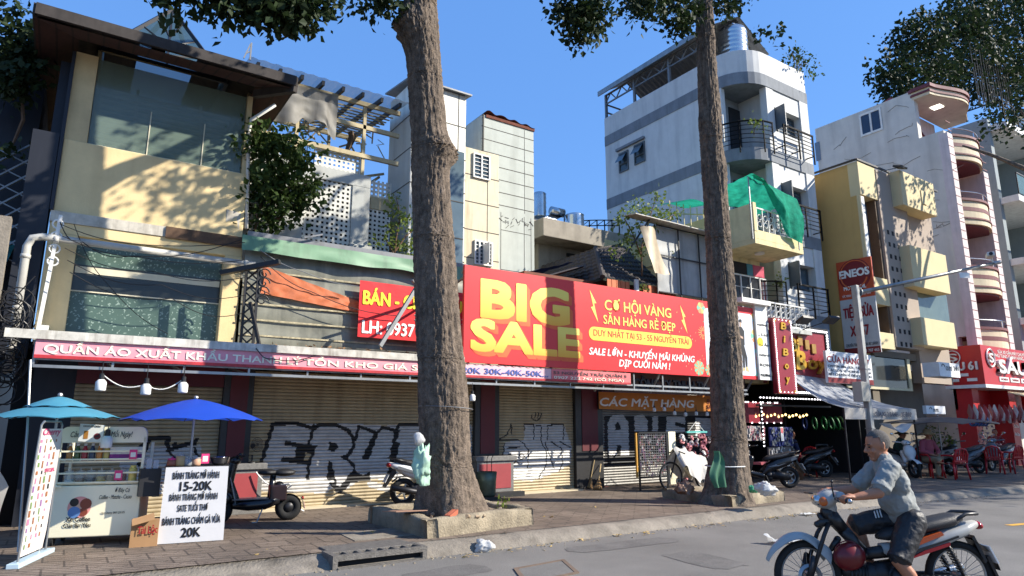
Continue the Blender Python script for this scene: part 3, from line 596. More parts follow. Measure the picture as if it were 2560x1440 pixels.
gd=[(B_,2,[(1510,1040),(1860,1040),(1860,1160),(1510,1166)],0),(B_,1,[(1520,1138),(1518,1056),(1530,1038),(1556,1036),(1570,1056),(1572,1138)],0),(B_,2,[(1537,1062),(1543,1054),(1550,1062),(1550,1074),(1537,1076)],0),(B_,2,[(1541,1112),(1552,1112),(1550,1140),(1541,1140)],0),(B_,1,[(1586,1078),(1585,1040),(1606,1036),(1618,1050),(1618,1078)],0),(B_,1,[(1630,1078),(1630,1042),(1644,1040),(1644,1078)],0),(B_,1,[(1664,1082),(1666,1042),(1712,1042),(1712,1082)],0),(B_,1,[(1738,1090),(1738,1044),(1780,1046),(1780,1090)],0),(S_,2,[(1690,1060),(1712,1066)],.05)]
shutter("roller_shutter",xs_['p3'][1]+.08,xD1,zS0,2.5,FY+.05,m_shg,gd,lab="grey shutter with black and silver block letters behind the bicycle")
m_prd=M("maroon_panel",(92,24,30),.6,var=.12,grime=.3,gcol=(50,20,22));m_pbk=M("black_granite",(34,33,33),.5,var=.3,scale=12)
for i,(k,dz)in enumerate((('p1',0),('p2',0),('p3',0))):
 a,b=xs_[k]
 g=MB();g.box(a,b,FY-.12,FY+.2,SW,2.75);pl=part("pillar",g,m_pbk,sf,bevel=.01)
 g=MB();d=(b-a);g.box(a+d*.22,b-d*.2,FY-.135,FY-.121,1.0,2.62);part("red_panel",g,m_prd,pl)
 if i<2:
  g=MB();g.box(a-.12,b+.18,FY-.42,FY-.12,SW,.86);g.box(a-.16,b+.24,FY-.46,FY-.1,.86,.96);part("pedestal",g,M("grey_granite",(120,118,114),.6,var=.25,scale=20,speck=.4),pl,bevel=.008)
  g=MB();g.box(a-.06,b+.1,FY-.432,FY-.422,.3,.8);part("red_tile",g,M("pink_red_tile",(152,62,64),.5,var=.12),pl)
  if i==1:g=MB();g.box(a-.2,b+.34,FY-.6,FY-.43,SW,SW+.1);part("step",g,m_pbk,pl)
 else:
  g=MB();g.box(b,b+.28,FY+.05,FY+.3,SW,2.6);part("red_panel",g,m_prd,pl)
g=MB();g.box(UX(60,1100,Y=FY),xL,FY-.02,FY+.2,SW,2.7);part("black_pier",g,m_navy,sf)
g=MB();g.box(xL,xs_['p1'][0],FY-.1,FY+.1,2.25,2.75);part("red_header",g,m_prd,sf)
g=MB();g.box(xL-.8,14.6,FY+.3,FY+.35,SW,2.9);g.box(xL-.8,xD1+.5,FY-.02,FY+.29,2.76,2.84);part("back_panel",g,m_void,sf)
g=MB();g.box(xL,xs_['p3'][0],FY-.35,FY-.0,SW-.02,SW+.025);part("threshold",g,M("pale_threshold",(200,186,156),.8,var=.15,scale=5),sf)
AY=10.95;ax0,ax1=UX(88,870,Y=AY),UX(1572,950,Y=AY);az1,az0=UZ(800,889,Y=AY),UZ(800,925,Y=AY);zl=UZ(800,943,Y=AY)
m_awn=M("peeling_white_sheet",(190,186,174),.7,var=.3,scale=6,grime=.7,gcol=(96,80,66),streak=12)
aw=thing("awning","long sheet awning over the shutters with a white angle-iron frame","awning",((ax0+ax1)/2,11.8,2.3))
AX1=UX(1870,1000,Y=AY)
g=MB()
g.bar((ax0,AY,zl),(AX1,AY,zl),.04);g.bar((ax0,AY+.02,az0-.015),(AX1,AY+.02,az0-.015),.04);x=ax0
while x<AX1:g.bar((x,AY,zl),(x,AY,az1),.03);g.bar((x,AY,zl),(x,FY-.1,zl+.2),.03);x+=.92
part("frame",g,m_steel,aw)
g=MB();g.grid(lambda u,v:V((ax0-.15+u*(ax1-ax0+.1),AY-.06+v*(FY-AY-.05),az1+.0+.16*v+.012*math.sin(u*400))),480,2);part("roof_sheet",g,m_awn,aw)
g=MB();g.box(ax0-.35,UX(1156,900,Y=AY),AY-.09,AY-.04,az1+.0,az1+.12);part("edge_strip",g,m_awn,aw)
ll=leaves([((4.3,11.75,az1+.15),(1.6,.55,.05),900),((2.9,12.2,az1+.16),(.6,.3,.04),240),((5.8,11.9,az1+.14),(.9,.4,.04),280)],.09,3)
ll.v=[(x,min(max(y,10.98),12.42),az1+.03+.16*(y-AY)/1.6+max(0,(z-az1-.1))*.5+.02*abs(math.sin(x*5)))for x,y,z in ll.v]
solo("leaf_litter",ll,[M("dry_leaf",(122,92,62),.8,var=.5,scale=9)],"dry brown leaves heaped on the awning roof","leaves",kind="stuff")
def strip_banner(lab,xa,xb,rgb):
 t=thing("pink_banner",lab,"banner",((xa+xb)/2,AY-.05,az0));g=MB()
 g.grid(lambda u,v:V((xa+u*(xb-xa),AY-.05+.002*noise.noise(V((u*30,v*3,xa))),az0+v*(az1-az0-.0))),90,5);part("sheet",g,cloth("pink_vinyl_%d"%rgb[1],rgb,.15,rough=.5,var=.08,scale=2,grime=.25,gcol=(236,190,186),streak=9),t,smooth=True)
 g=MB();g.box(xa,xb,AY-.065,AY-.058,az0-.015,az0+.03);part("red_hem",g,M("red_hem",(176,42,48),.5,var=.3,scale=9),t);return t
xm=UX(1150,930,Y=AY)
b1=strip_banner("faded pink banner strip lettered QUẦN ÁO XUẤT KHẨU along the awning",ax0,xm-.01,(240,158,168));hh=az1-az0;m_cream=M("cream_print",(238,232,206),.5)
t=MB();zb=az0+hh*.26;xq=lambda p:UX(p,900,Y=AY)
t.text("QUẦN ÁO XUẤT KHẨU THANH LÝ",(xq(106),AY-.053,zb),(xq(751),AY-.053,zb),hh*.46,off=.03);t.text("TỒN KHO GIÁ SIÊU RẺ",(xq(757),AY-.053,zb),(xq(1140),AY-.053,zb),hh*.42,off=.03);part("lettering",t,m_cream,b1)
b2=strip_banner("pale pink banner strip lettered 20K 30K-40K-50K under the red billboard",xm,ax1,(244,196,200))
t=MB();t.text("20K 30K-40K-50K...",(xq(1152),AY-.053,zb),(xq(1366),AY-.053,zb),hh*.46,off=.03);part("blue_lettering",t,M("blue_print",(74,92,160),.5),b2)
t=MB();t.text("53 NGUYỄN TRÃI QUẬN 5",(xq(1378),AY-.065,az0+hh*.56),(xq(1560),AY-.065,az0+hh*.56),hh*.24,off=.015);part("grey_lettering",t,M("grey_print",(110,86,82),.5),b2)
t=MB();t.text("0907 222 742 (CÔ NGA)",(xq(1379),AY-.065,az0+hh*.16),(xq(1552),AY-.065,az0+hh*.16),hh*.24,off=.015);part("white_lettering",t,m_cream,b2)
g=MB();g.box(xq(1374),ax1,AY-.062,AY-.0595,az0+.03,az1-.0);part("red_patch",g,M("coral_print",(222,112,112),.5),b2)
SB=10.885;qx=lambda p,y=800:UX(p,y,Y=SB);qz=lambda p,y:UZ(p,y,Y=SB)
sbx0,sbx1=qx(1160),qx(1900,860);sbz0,sbz1=qz(1160,905),qz(1160,661)
m_sred=M("billboard_red",(220,40,42),.4,var=.05,scale=.8,bump=.1,bscale=1.6);lines(m_sred,0,1.26,.006,.86)
sb=thing("sale_billboard","huge red BIG SALE billboard with yellow block lettering over the awning","billboard",((sbx0+sbx1)/2,SB,sbz0))
g=MB();g.box(sbx0,sbx1,SB,SB+.07,sbz0,sbz1);part("panel",g,m_sred,sb)
g=MB();g.box(sbx0,sbx1,SB+.08,SB+.14,sbz0+.05,sbz0+.1);g.box(sbx0,sbx1,SB+.08,SB+.14,sbz1-.15,sbz1-.1)
for i in range(6):x=sbx0+.2+i*(sbx1-sbx0-.4)/5;g.bar((x,SB+.1,sbz1-.1),(x,FY-.1,sbz1-.4),.04);g.bar((x,SB+.1,sbz0+.1),(x,SB+.5,2.35),.04)
part("support_frame",g,m_steel,sb)
SH=sbz1-sbz0
def big(txt,pa,pb,zlo,cap,off):
 a,b=qx(pa),qx(pb)
 sh.text(txt,(a+.09,SB,zlo-.085),(b+.09,SB,zlo-.085),cap,off=off,ext=.001,lift=.001)
 sh.text(txt,(a+.06,SB,zlo-.057),(b+.06,SB,zlo-.057),cap,off=off,ext=.001,lift=.0025)
 sh.text(txt,(a+.03,SB,zlo-.028),(b+.03,SB,zlo-.028),cap,off=off,ext=.001,lift=.004)
 fr.text(txt,(a,SB,zlo),(b,SB,zlo),cap,off=off,ext=.001,lift=.006)
sh,fr=MB(),MB()
z1,z2=qz(1320,806),qz(1310,886);c1=qz(1320,712)-z1;c2=qz(1310,808)-z2
big("BIG",1200,1424,z1,c1,.058);part("big_yellow_lettering",fr,gradz("yellow_gradient_big",(244,172,48),(250,220,100),z1-sbz0,z1+c1*.8-sbz0),sb);fr=MB();big("SALE",1176,1448,z2,c2,.055)
part("orange_letter_sides",sh,M("orange_print",(226,96,40),.5),sb)
part("big_yellow_lettering",fr,gradz("yellow_gradient_sale",(244,172,48),(250,220,100),z2-sbz0,z2+c2*.8-sbz0),sb)
t,d=MB(),MB();ln=lambda s,a,b,yb,ct,o=.02,sh_=0:(t.text(s,(qx(a),SB,qz((a+b)/2,yb)),(qx(b),SB,qz((a+b)/2,yb)),ct,off=o,lift=.006,ext=.001,shear=sh_),d.text(s,(qx(a)+.012,SB,qz((a+b)/2,yb)-.014),(qx(b)+.012,SB,qz((a+b)/2,yb)-.014),ct,off=o,lift=.002,ext=.001,shear=sh_))
ln("CƠ HỘI VÀNG",1512,1678,785,.235);ln("SĂN HÀNG RẺ ĐẸP",1508,1687,819,.2)
part("golden_lettering",t,M("golden_print",(248,216,96),.5),sb);part("lettering_shade_print",d,M("dark_red_print",(150,52,20),.5),sb)
t,d=MB(),MB();ln("SALE LỚN - KHUYẾN MÃI KHỦNG",1470,1731,896,.155,.035,.2);ln("DỊP CUỐI NĂM !",1543,1670,920,.155,.035,.2);part("white_lettering",t,M("white_print",(236,234,226),.5),sb)
pxa,pxb=qx(1471),qx(1726);pza,pzb=qz(1600,861),qz(1600,829);g=MB();r=(pzb-pza)/2;zc=(pza+pzb)/2
g.prism([(pxa+r+r*math.cos(a),SB-.002,zc+r*math.sin(a))for a in[math.pi/2+math.pi*i/10 for i in range(11)]]+[(pxb-r+r*math.cos(a),SB-.002,zc+r*math.sin(a))for a in[-math.pi/2+math.pi*i/10 for i in range(11)]],(0,-.004,0));part("yellow_pill",g,M("pill_print",(250,204,70),.5),sb)
t=MB();t.text("DUY NHẤT TẠI 53 - 55 NGUYỄN TRÃI",(pxa+.13,SB-.006,pza+.1),(pxb-.12,SB-.006,pza+.1),.14,off=.012,ext=.001);part("red_lettering",t,M("red_print",(190,34,40),.5),sb)
g=MB()
for cx,cy,s_ in((1484,765,1),(1708,798,.95)):
 P=[(-.1,.36),(.09,.07),(.02,.06),(.13,-.36),(-.07,-.03),(.0,-.01)]
 g.prism([(qx(cx)+a*s_,SB-.002,qz(cx,cy)+b*s_)for a,b in P][:],(0,-.003,0))
part("lightning_bolt",g,M("golden_print",(248,216,96),.5),sb)
cxa,cxb=qx(1762,840),qx(1886,860);cza,czb=qz(1820,936),qz(1820,778)
g=MB();r=.14;pts=[]
for(px_,pz_,a0)in((cxb-r,czb-r,0),(cxa+r,czb-r,90),(cxa+r,cza+r,180),(cxb-r,cza+r,270)):
 pts+=[(px_+r*math.cos(R(a0+15*i)),SB-.002,pz_+r*math.sin(R(a0+15*i)))for i in range(7)]
g.prism(pts,(0,-.004,0));part("white_card_print",g,M("card_print",(206,212,222),.5),sb)
fx=qx(1851,850);fz0=cza+.12;fh=czb-cza-.3
def flat(pts,mbx,lift=.008):mbx.prism([(fx+a,SB-lift,fz0+b*fh)for a,b in pts],(0,-.002,0))
g=MB();flat([(-.13,.5),(.15,.5),(.17,.78),(.07,.86),(-.02,.86),(-.14,.78)],g);flat([(-.05,.5),(.06,.5),(.12,.28),(.1,.06),(.03,.06),(.03,.28)],g,.0085);flat([(.0,.5),(.12,.5),(.22,.26),(.2,.08),(.14,.08),(.13,.28)],g,.009);flat([(-.02,.95),(.09,.94),(.09,1.0),(.03,1.01),(-.03,.99)],g,.0095);part("black_clothes_print",g,m_black,sb)
g=MB();flat([(.0,.86),(.06,.86),(.09,.95),(.0,.95)],g,.0092);flat([(-.12,.66),(.1,.62),(.1,.66),(-.1,.7)],g,.0105);part("skin_print",g,M("skin_print",(200,164,140),.5),sb)
g=MB();flat([(.0,.0),(.1,.0),(.1,.06),(.03,.06)],g);flat([(.14,.0),(.26,-.02),(.21,.08),(.14,.08)],g);part("tan_shoes_print",g,M("tan_print",(196,176,120),.5),sb)
def rosette(cx,cz,r,n,cols,lift):
 for k in range(n):
  a=2*math.pi*k/n;g.k=k%cols;g.prism([(cx,SB-lift,cz),(cx+r*math.cos(a-2.9/n),SB-lift,cz+r*math.sin(a-2.9/n)),(cx+r*1.1*math.cos(a),SB-lift,cz+r*1.1*math.sin(a)),(cx+r*math.cos(a+2.9/n),SB-lift,cz+r*math.sin(a+2.9/n))],(0,-.002,0))
 g.k=0
g=MB();rosette(qx(1748,920),qz(1748,920),.17,14,2,.002);rosette(qx(1752,770),qz(1752,770),.14,6,3,.002);rosette(qx(1772,925),qz(1772,925),.13,12,2,.0045)
rosette(sbx1-.25,sbz0+.3,.2,8,3,.002);rosette(sbx1-.12,sbz0+.7,.14,5,2,.002);rosette(sbx1-.18,sbz1-.35,.2,7,3,.002);rosette(sbx1-.2,sbz1-.75,.17,6,3,.0045)
for k in range(14):a=2*math.pi*k/14;c=V((qx(1757,832),SB-.003,qz(1757,832)));dv=V((math.cos(a),0,math.sin(a)));g.k=2;g.bar(c+dv*.05,c+dv*.17,.012,.002,up=(0,1,0))
for k in range(26):a,b=random.uniform(1690,1760),random.uniform(775,925);g.k=k%3;c=U(a,b,Y=SB);g.prism([(c.x,SB-.002,c.z),(c.x+.03,SB-.002,c.z+.012),(c.x+.02,SB-.002,c.z+.04)],(0,-.002,0))
part("flower_print",g,[M("mint_print",(120,196,160),.5),M("salmon_print",(226,150,100),.5),M("gold_leaf_print",(240,190,110),.5)],sb)
g=MB();NB=11.5;nx0,nx1=UX(1575,965,Y=NB),UX(1790,970,Y=NB)+1.2;nz0,nz1=UZ(1600,980,Y=NB),UZ(1600,945,Y=NB)
g.box(nx0-.5,nx1,NB,NB+.05,nz0-.02,nz1+.12);cs=thing("company_sign","shaded brown company sign behind the empty awning frame","sign",((nx0+nx1)/2,NB,nz0));part("panel",g,M("brown_panel",(92,66,54),.6,var=.2),cs)
t=MB();t.text("CÔNG TY TNHH TM - DV PHÁT",(nx0+.1,NB,nz0+.06),(nx1-.2,NB,nz0+.06),.26,off=.03,ext=.02);part("lettering",t,M("navy_letter",(40,48,66),.5),cs)
OB=12.35;ox0,ox1=UX(1497,1005,Y=OB),UX(1800,1010,Y=OB);oz0,oz1=UZ(1600,1024,Y=OB),UZ(1600,988,Y=OB)
ob=thing("orange_banner","orange banner lettered CÁC MẶT HÀNG above the grey graffiti shutter","banner",((ox0+ox1)/2,OB,oz0));g=MB();g.grid(lambda u,v:V((ox0+u*(ox1-ox0),OB+.003*noise.noise(V((u*14,v*3,7))),oz0-.03*math.sin(u*math.pi)*(1-v)+v*(oz1-oz0+.05))),50,5);part("sheet",g,cloth("orange_vinyl",(206,128,44),.15,var=.12,scale=2),ob,smooth=True)
t=MB();t.text("CÁC MẶT HÀNG",(ox0+.02,OB-.005,oz0+.07),(ox0+(ox1-ox0)*.76,OB-.005,oz0+.07),.2,off=.035,shear=.15);part("lettering",t,M("white_print",(236,234,226),.5),ob)
t=MB();t.text("BIG",(ox1-.55,OB-.005,oz0+.2),(ox1-.2,OB-.005,oz0+.2),.11,off=.03);t.text("SALE",(ox1-.58,OB-.005,oz0+.05),(ox1-.15,OB-.005,oz0+.05),.11,off=.03);part("brown_lettering",t,M("brown_print",(122,52,22),.5),ob)
m_apt=M("pale_grey_render",(206,206,202),.85,var=.08,scale=2,grime=.5,gcol=(140,142,144),streak=3,bump=.12)
m_band=M("grey_band",(124,129,134),.85,var=.15,grime=.45,gcol=(76,80,84),streak=5)
m_frm=M("grey_window_frame",(86,92,96),.5);m_wgl=M("window_glass",(70,84,92),.12,var=.25,scale=2);m_rail=M("black_rail",(12,12,13),.75,spec=.15)
WX,WY=17.0,12.0;CR=1.15
wx1=UX(2040,500,Y=WY);wyb=UY(1514,400,X=WX)
wz=UZ(1513,303,X=WX);zb1=UZ(1514,342,X=WX);zb2=UZ(1563,480,X=WX);bh=.42
zA,zB,zC=wz,zb1,zb2
ap_=thing("apartment_house","tall pale grey apartment house with grey bands, a rounded corner and roof shelter","building",(19,14,SW))
def outline(off=0,n=8):
 P=[(WX-off,wyb)]+[(WX+CR-(CR+off)*math.cos(math.pi/2*i/n),WY+CR-(CR+off)*math.sin(math.pi/2*i/n))for i in range(n+1)]+[(wx1+off,WY-off),(wx1+off,wyb)]
 return P
def ringwall(z0,z1,off=0,pts=None):
 P=pts or outline(off);w=MB();n=len(P)
 w.add([(x,y,z)for z in(z0,z1)for x,y in P],[[i,i+1,n+i+1,n+i]for i in range(n-1)]+[list(range(n))[::-1],[n+i for i in range(n)]]);return w
FL=zB-zC
fls=[zB-k*FL for k in range(4)]
cxl,cxr=WX+.25,UX(1921,300,Y=WY)
wins=(UX(1938,300,Y=WY),UX(2001,300,Y=WY))
w=MB()
def wseg(x0,x1,y0,y1,z0,z1):w.box(x0,x1,y0,y1,z0,z1)
w=join(w,ringwall(zB,wz+.12))
for k,zt_ in enumerate(fls):
 z0,z1=zt_-FL,zt_-bh
 if z0<3:z0=3.0
 w.box(WX,WX+.2,WY+CR+.5,wyb,z0,z1);w.box(WX+.2,wx1,WY+1.5,wyb,z0,z1)
 w.box(cxr,wins[0],WY,WY+.25,z0,z1);w.box(wins[0]-.1,wins[0],WY+.25,WY+1.5,z0,z1);w.box(wins[1],wx1,WY-.02,WY+1.5,z0,z1);w.box(wins[0],wins[1],WY+.02,WY+.3,z1-.62,z1);w.box(wins[0],wins[1],WY+.02,WY+.3,z0,z0+.75);w.box(WX,WX+.18,WY+CR-.25,WY+CR+.5,z0,z1)
part("wall",w,m_apt,ap_)
w=MB()
for zt_ in fls:w=join(w,ringwall(zt_-bh,zt_,.02))
part("grey_band",w,m_band,ap_)
m_acw=M("ac_white",(196,196,190),.5,grime=.3);m_acd=M("ac_grille",(60,64,66),.6)
def ac_unit(c,lab,fx=(1,0,0),fy=(0,-1,0),s=1):
 c=V(c);fx,fy=V(fx),V(fy);t=thing("air_conditioner",lab,"air conditioner",c,"outdoor air conditioner units");g=MB();g.obox(c+V((0,0,.28*s)),fx*.4*s,fy*.15,(0,0,.27*s));part("casing",g,m_acw,t,bevel=.015)
 g=MB();g.lathe(c+V((0,0,.28*s))+fy*.152-fx*.1*s,[(.0,.0),(.21*s,.0),(.21*s,.012),(.0,.014)],24,fy)
 part("fan_grille",g,m_acd,t);g=MB();g.bar(c-fx*.3*s+V((0,0,-.02)),c-fx*.3*s-fy*.35+V((0,0,-.02)),.03);g.bar(c+fx*.3*s+V((0,0,-.02)),c+fx*.3*s-fy*.35+V((0,0,-.02)),.03);part("bracket",g,m_grey,t);return t
for k in range(3):
 zt_=fls[k];zf=zt_-FL
 g=MB();dx=(cxr-WX);g.box(WX+.2,cxr+.9,WY+1.3,WY+1.32,zf,zt_-bh);part("recess_wall",g,M("recess_grey",(150,156,160),.85),ap_)
 g=MB();g.box(cxr-.3,cxr+.35,WY+1.26,WY+1.3,zf,zf+1.95);part("door",g,M("dark_door",(34,38,44),.35),ap_)
 za,zb=zf+.8,zt_-bh-.66
 casement(ap_,wins[0]+.05,wins[1]-.05,za,zb,WY+.28,n=3,mf=m_frm,mg=m_wgl,bars=6 if k<2 else 0,lab="grey three-part window" if k else None)
 g=MB();mw_=(wins[1]-wins[0]);g.obox((wins[0]+.05,WY-.08,(za+zb)/2),(.02,.0,0),(.03,.3,0),(0,0,(zb-za)/2));part("open_sash",g,m_frm,ap_)
 g=MB();rr=CR+.12
 arc=[V((WX+CR-rr*math.cos(math.pi/2*i/10)-0.0,WY+CR-rr*math.sin(math.pi/2*i/10),0))for i in range(11)]+[V((cxr,WY-.12,0))]
 for j in range(6):g.tube([p+V((0,0,zf+.12+j*.15))for p in arc],.012 if j<5 else.03,6)
 for i in(0,4,8,11):g.bar(arc[i]+V((0,0,zf-.2)),arc[i]+V((0,0,zf+.9)),.035)
 part("balcony_rail",g,m_rail,ap_)
 g=MB();ra,rb_=wins[0]-.1,wins[1]+.1
 for j in range(6):g.bar((ra,WY-.32,zf+.12+j*.14),(rb_,WY-.32,zf+.12+j*.14),.02 if j<5 else.05)
 for x in(ra+.02,(ra+rb_)/2,rb_-.02):g.bar((x,WY-.32,zf-.2),(x,WY-.32,zf+.85),.04);g.bar((x,WY-.32,zf+.1),(x,WY,zf+.1),.03)
 part("window_rail",g,m_rail,ap_)
 if k<2:ac_unit(U(*((1874,238),(1893,412))[k],Y=WY+1.0),["white air conditioner unit under the rounded roof corner, above the top balcony","white air conditioner unit in the recess just above the green net"][k],s=1.05)
g=MB();a,b=U(1543,378,X=WX),U(1612,340,X=WX);g.box(WX-.1,WX+.02,b.y,a.y,a.z-.05,a.z+.05);part("window_hood",g,m_band,ap_)
for(p,q,r_)in(((1549,383),(1570,372),432),((1587,362),(1611,350),412)):
 a,b,c=U(*p,X=WX),U(*q,X=WX),U(p[0]+2,r_,X=WX);g=MB();g.box(WX-.012,WX-.002,b.y,a.y,c.z,a.z-.06);wn=part("window",g,m_wgl,ap_)
 g=MB()
 for z in(c.z,(a.z+c.z)/2-.1,a.z-.06):g.box(WX-.05,WX-.013,b.y,a.y,z-.025,z+.025)
 for y in(a.y,b.y):g.box(WX-.052,WX-.0135,y-.025,y+.025,c.z-.025,a.z-.04)
 part("frame",g,m_frm,wn);g=MB();zm=(a.z+c.z)/2-.08;g.prism([(WX-.055,b.y+.03,a.z-.1),(WX-.055,a.y-.03,a.z-.1),(WX-.3,a.y-.03,zm),(WX-.3,b.y+.03,zm)],(-.02,0,-.02));part("open_sash",g,m_wgl,wn)
g=MB();ezb=UZ(1510,228,X=WX-.1);ezf=UZ(1740,100,X=WX-.1)
ys=[wyb,17.0,15.2,13.6];hz=wz+1.15
for y in ys:g.bar((WX+.08,y-.05,wz),(WX+.08,y-.05,hz),.09);g.bar((WX+2.6,y-.05,wz),(WX+2.6,y-.05,hz+.9),.07)
for ya,yb in zip(ys,ys[1:]):
 g.bar((WX+.08,ya,hz),(WX+.08,yb,hz),.06);g.bar((WX+.08,ya,hz-.38),(WX+.08,yb,hz-.38),.05)
 for i in range(5):y0,y1=ya+(yb-ya)*i/5,ya+(yb-ya)*(i+1)/5;g.bar((WX+.08,y0,hz-(.38 if i%2==0 else 0)),(WX+.08,y1,hz-(0 if i%2==0 else.38)),.04)
for z in(.4,.75):g.bar((WX+.1,wyb-.05,wz+z),(WX+2.5,wyb-.05,wz+z),.05)
part("roof_shelter_frame",g,m_grey,ap_)
g=MB();g.grid(lambda u,v:V((WX-.2+u*(wx1-WX-.2),wyb+.1-v*(wyb-12.9),hz+.06+.95*(1-abs(2*u-1))+.02*math.sin(v*160))),2,160);part("roof_shelter_sheet",g,m_grey,ap_)
g=MB();g.box(WX-.24,WX-.19,12.9,wyb+.1,hz-.06,hz+.14);g.box(WX+.9,WX+.95,15,wyb-.3,wz,wz+.75);part("shelter_fascia",g,m_steel,ap_)
g=MB();g.box(WX+2.7,WX+2.75,14,wyb-.2,wz,hz+.1);part("roof_room_wall",g,M("cream_wall",(206,196,160),.8),ap_)
tc_=U(1832,115,Y=13.3);tk=thing("water_tank","shiny steel water tank on the roof of the tall grey apartment house","water tank",(tc_.x,13.3,wz));g=MB();r=.5;zz=wz
prof=[(.05,0),(r,.04)]
for i in range(9):prof+=[(r,.1+i*.17),(r+.015,.14+i*.17),(r+.015,.2+i*.17),(r,.23+i*.17)]
prof+=[(r*.9,1.72),(.1,1.86),(0,1.88)]
g.lathe((tc_.x,13.3,zz),prof,28);part("tank",g,M("steel_tank",(190,196,200),.22,.9),tk,smooth=True);g=MB();g.lathe((tc_.x,13.3,zz+1.86),[(.16,0),(.16,.08),(.0,.1)],16);part("lid",g,m_chrome,tk)
g=MB();fc=U(1990,150,Y=WY);rp_=leaves([((fc.x+.1,WY,wz+.55),(.55,.4,.35),160),((fc.x+.6,WY-.1,wz+.35),(.4,.3,.25),60)],.13,5);rpl=thing("roof_plant","small bushy plant growing on the parapet of the grey apartment house","plant",(fc.x,WY+.1,wz+.1));part("foliage",rp_,m_leaf,rpl)
for i in range(5):g.tube([(fc.x,WY+.1,wz+.0),(fc.x+.1*i-.1,WY,wz+.35),(fc.x+.25*i-.4,WY-.1,wz+.6)],.012,5)
part("stem",g,m_wood,rpl)
byf=10.9;HY=12.2;HX0=UX(1885,560,Y=byf)+.05;HX1=16.75
m_bal=M("yellow_balcony",(214,198,150),.85,var=.1,scale=3,grime=.5,gcol=(120,100,70),streak=4)
bh_=thing("balcony_house","narrow house with a jutting yellow balcony and white gridded upstairs windows","house",(15,13,SW))
bxl,bxr=UX(1885,560,Y=byf),UX(2006,600,Y=byf);bzt,bzb,bzm=UZ(1885,508,Y=byf),UZ(1892,608,Y=byf),UZ(1892,578,Y=byf)
w=MB();w.box(HX0,bxr-.3,HY,HY+5,2.8,bzb);w.box(bxl,bxr,byf,HY+.02,bzb,bzb+.14);part("wall",w,m_bal,bh_)
w=MB();w.box(bxl,bxl+.1,byf+.12,15.5,bzb+.14,bzt);w.box(bxl+.1,bxr-.3,HY+.3,15.5,bzb-.3,bzb+.14);w.box(bxl,bxr,byf,byf+.1,bzb+.14,bzm+.05);w.box(bxl,bxl+.14,byf-.01,byf+.12,bzm,bzt+.03);w.box(bxr-.16,bxr,byf-.01,byf+.12,bzm,bzt-.05);part("balcony_parapet",w,m_bal,bh_,bevel=.01)
w=MB();w.lathe((bxl+1.0,byf+.6,bzb-.05),[(.14,0),(.14,.05)],20);part("ceiling_lamp",w,m_white,bh_)
w=MB();zr_=bzt-.1;n=7
for i in range(n+1):x=bxl+.2+(bxr-bxl-.4)*i/n;w.bar((x,byf+.04,bzm),(x,byf+.04,zr_),.02);
for i in range(n):x=bxl+.2+(bxr-bxl-.4)*(i+.5)/n;w.torus((x,byf+.04,(bzm+zr_)/2+.1),(0,1,0),.08,.012,12,5);w.torus((x,byf+.04,(bzm+zr_)/2-.1),(0,1,0),.08,.012,12,5)
w.bar((bxl+.1,byf+.04,zr_),(bxr-.1,byf+.04,zr_),.035);part("balcony_grille",w,m_white,bh_)
dxa,dxb=UX(1826,720,Y=HY),UX(1912,720,Y=HY);dza,dzb,dzt=UZ(1870,778,Y=HY),UZ(1870,692,Y=HY),UZ(1870,660,Y=HY)
casement(bh_,dxa,dxb-.3,dza,dzb,HY-.01,n=3,mf=m_white,bars=2,mg=M("window_dark",(52,52,52),.2),lab="white gridded window")
casement(bh_,dxb-.28,dxb,dza-.3,dzb,HY-.01,n=2,bars=3,mg=M("red_curtain",(160,30,50),.5),lab="window with a red curtain")
w=MB();w.box(dxa,dxa+.8,HY-.02,HY-.003,dzb+.05,dzt);part("dark_transom",w,m_void,bh_);w=MB();w.box(dxa+.82,dxa+1.1,HY-.02,HY-.003,dzb+.05,dzt);part("teal_transom",w,M("teal_pane",(50,120,130),.4),bh_);w=MB();w.box(dxa+1.12,dxb,HY-.02,HY-.003,dzb+.05,dzt);part("pink_transom",w,M("pink_pane",(190,60,84),.4),bh_)
gn=thing("green_net","bright green shade net draped over the yellow balcony","net",(bxl+.9,byf,bzt));m_net=cloth("green_net",(44,160,132),.5,rough=.8,spec=.1,var=.35,scale=5,bump=.8,bscale=25)
nzt=UZ(1860,437,Y=byf)
nx1_=UX(1985,500,Y=byf)
g=MB()
def netf(u,v):
 x=bxl-.15+u*(nx1_-bxl+.15);sag=.03*math.sin(u*13+v*5)+.05*noise.noise(V((u*6,v*6,2)))+.03*noise.noise(V((u*19,v*14,5)))
 if v<.5:return V((x,HY-(HY-byf)*v*2,nzt-.2+.2*v*2-.3*u+sag))
 t=(v-.5)*2;dr=max(0,u-.22)/.78
 return V((x,byf-.1-.12*math.sin(t*3)+sag,nzt-.3*u-t*1.35*min(1,dr*1.6)+sag))
g.grid(netf,30,40);part("net",g,m_net,gn,smooth=True)
g=MB()
for x,y,h in((bxl-.1,byf,nzt),(bxr-.2,byf,nzt-.3),(bxl-.1,HY,nzt-.5)):g.bar((x,y,bzb+.1),(x,y,h),.03)
g.bar((bxl-.1,byf,nzt),(nx1_,byf,nzt-.3),.03);part("pole",g,m_steel,gn)
g=MB();x0=UX(1640,520,Y=13.5);g.grid(lambda u,v:V((x0+u*2.6,13.5-v*1.0,UZ(1660,520,Y=13.5)+u*.5-.15*v+.08*math.sin(u*9))),20,6);solo("green_canopy",g,m_net,"dark green net canopy sagging behind the trunk of the right tree","net",smooth=True)
g=MB();pz_=UZ(1720,590,Y=12.9);g.box(x0-.6,HX0+.02,15.2,15.3,pz_-2,pz_+.25)
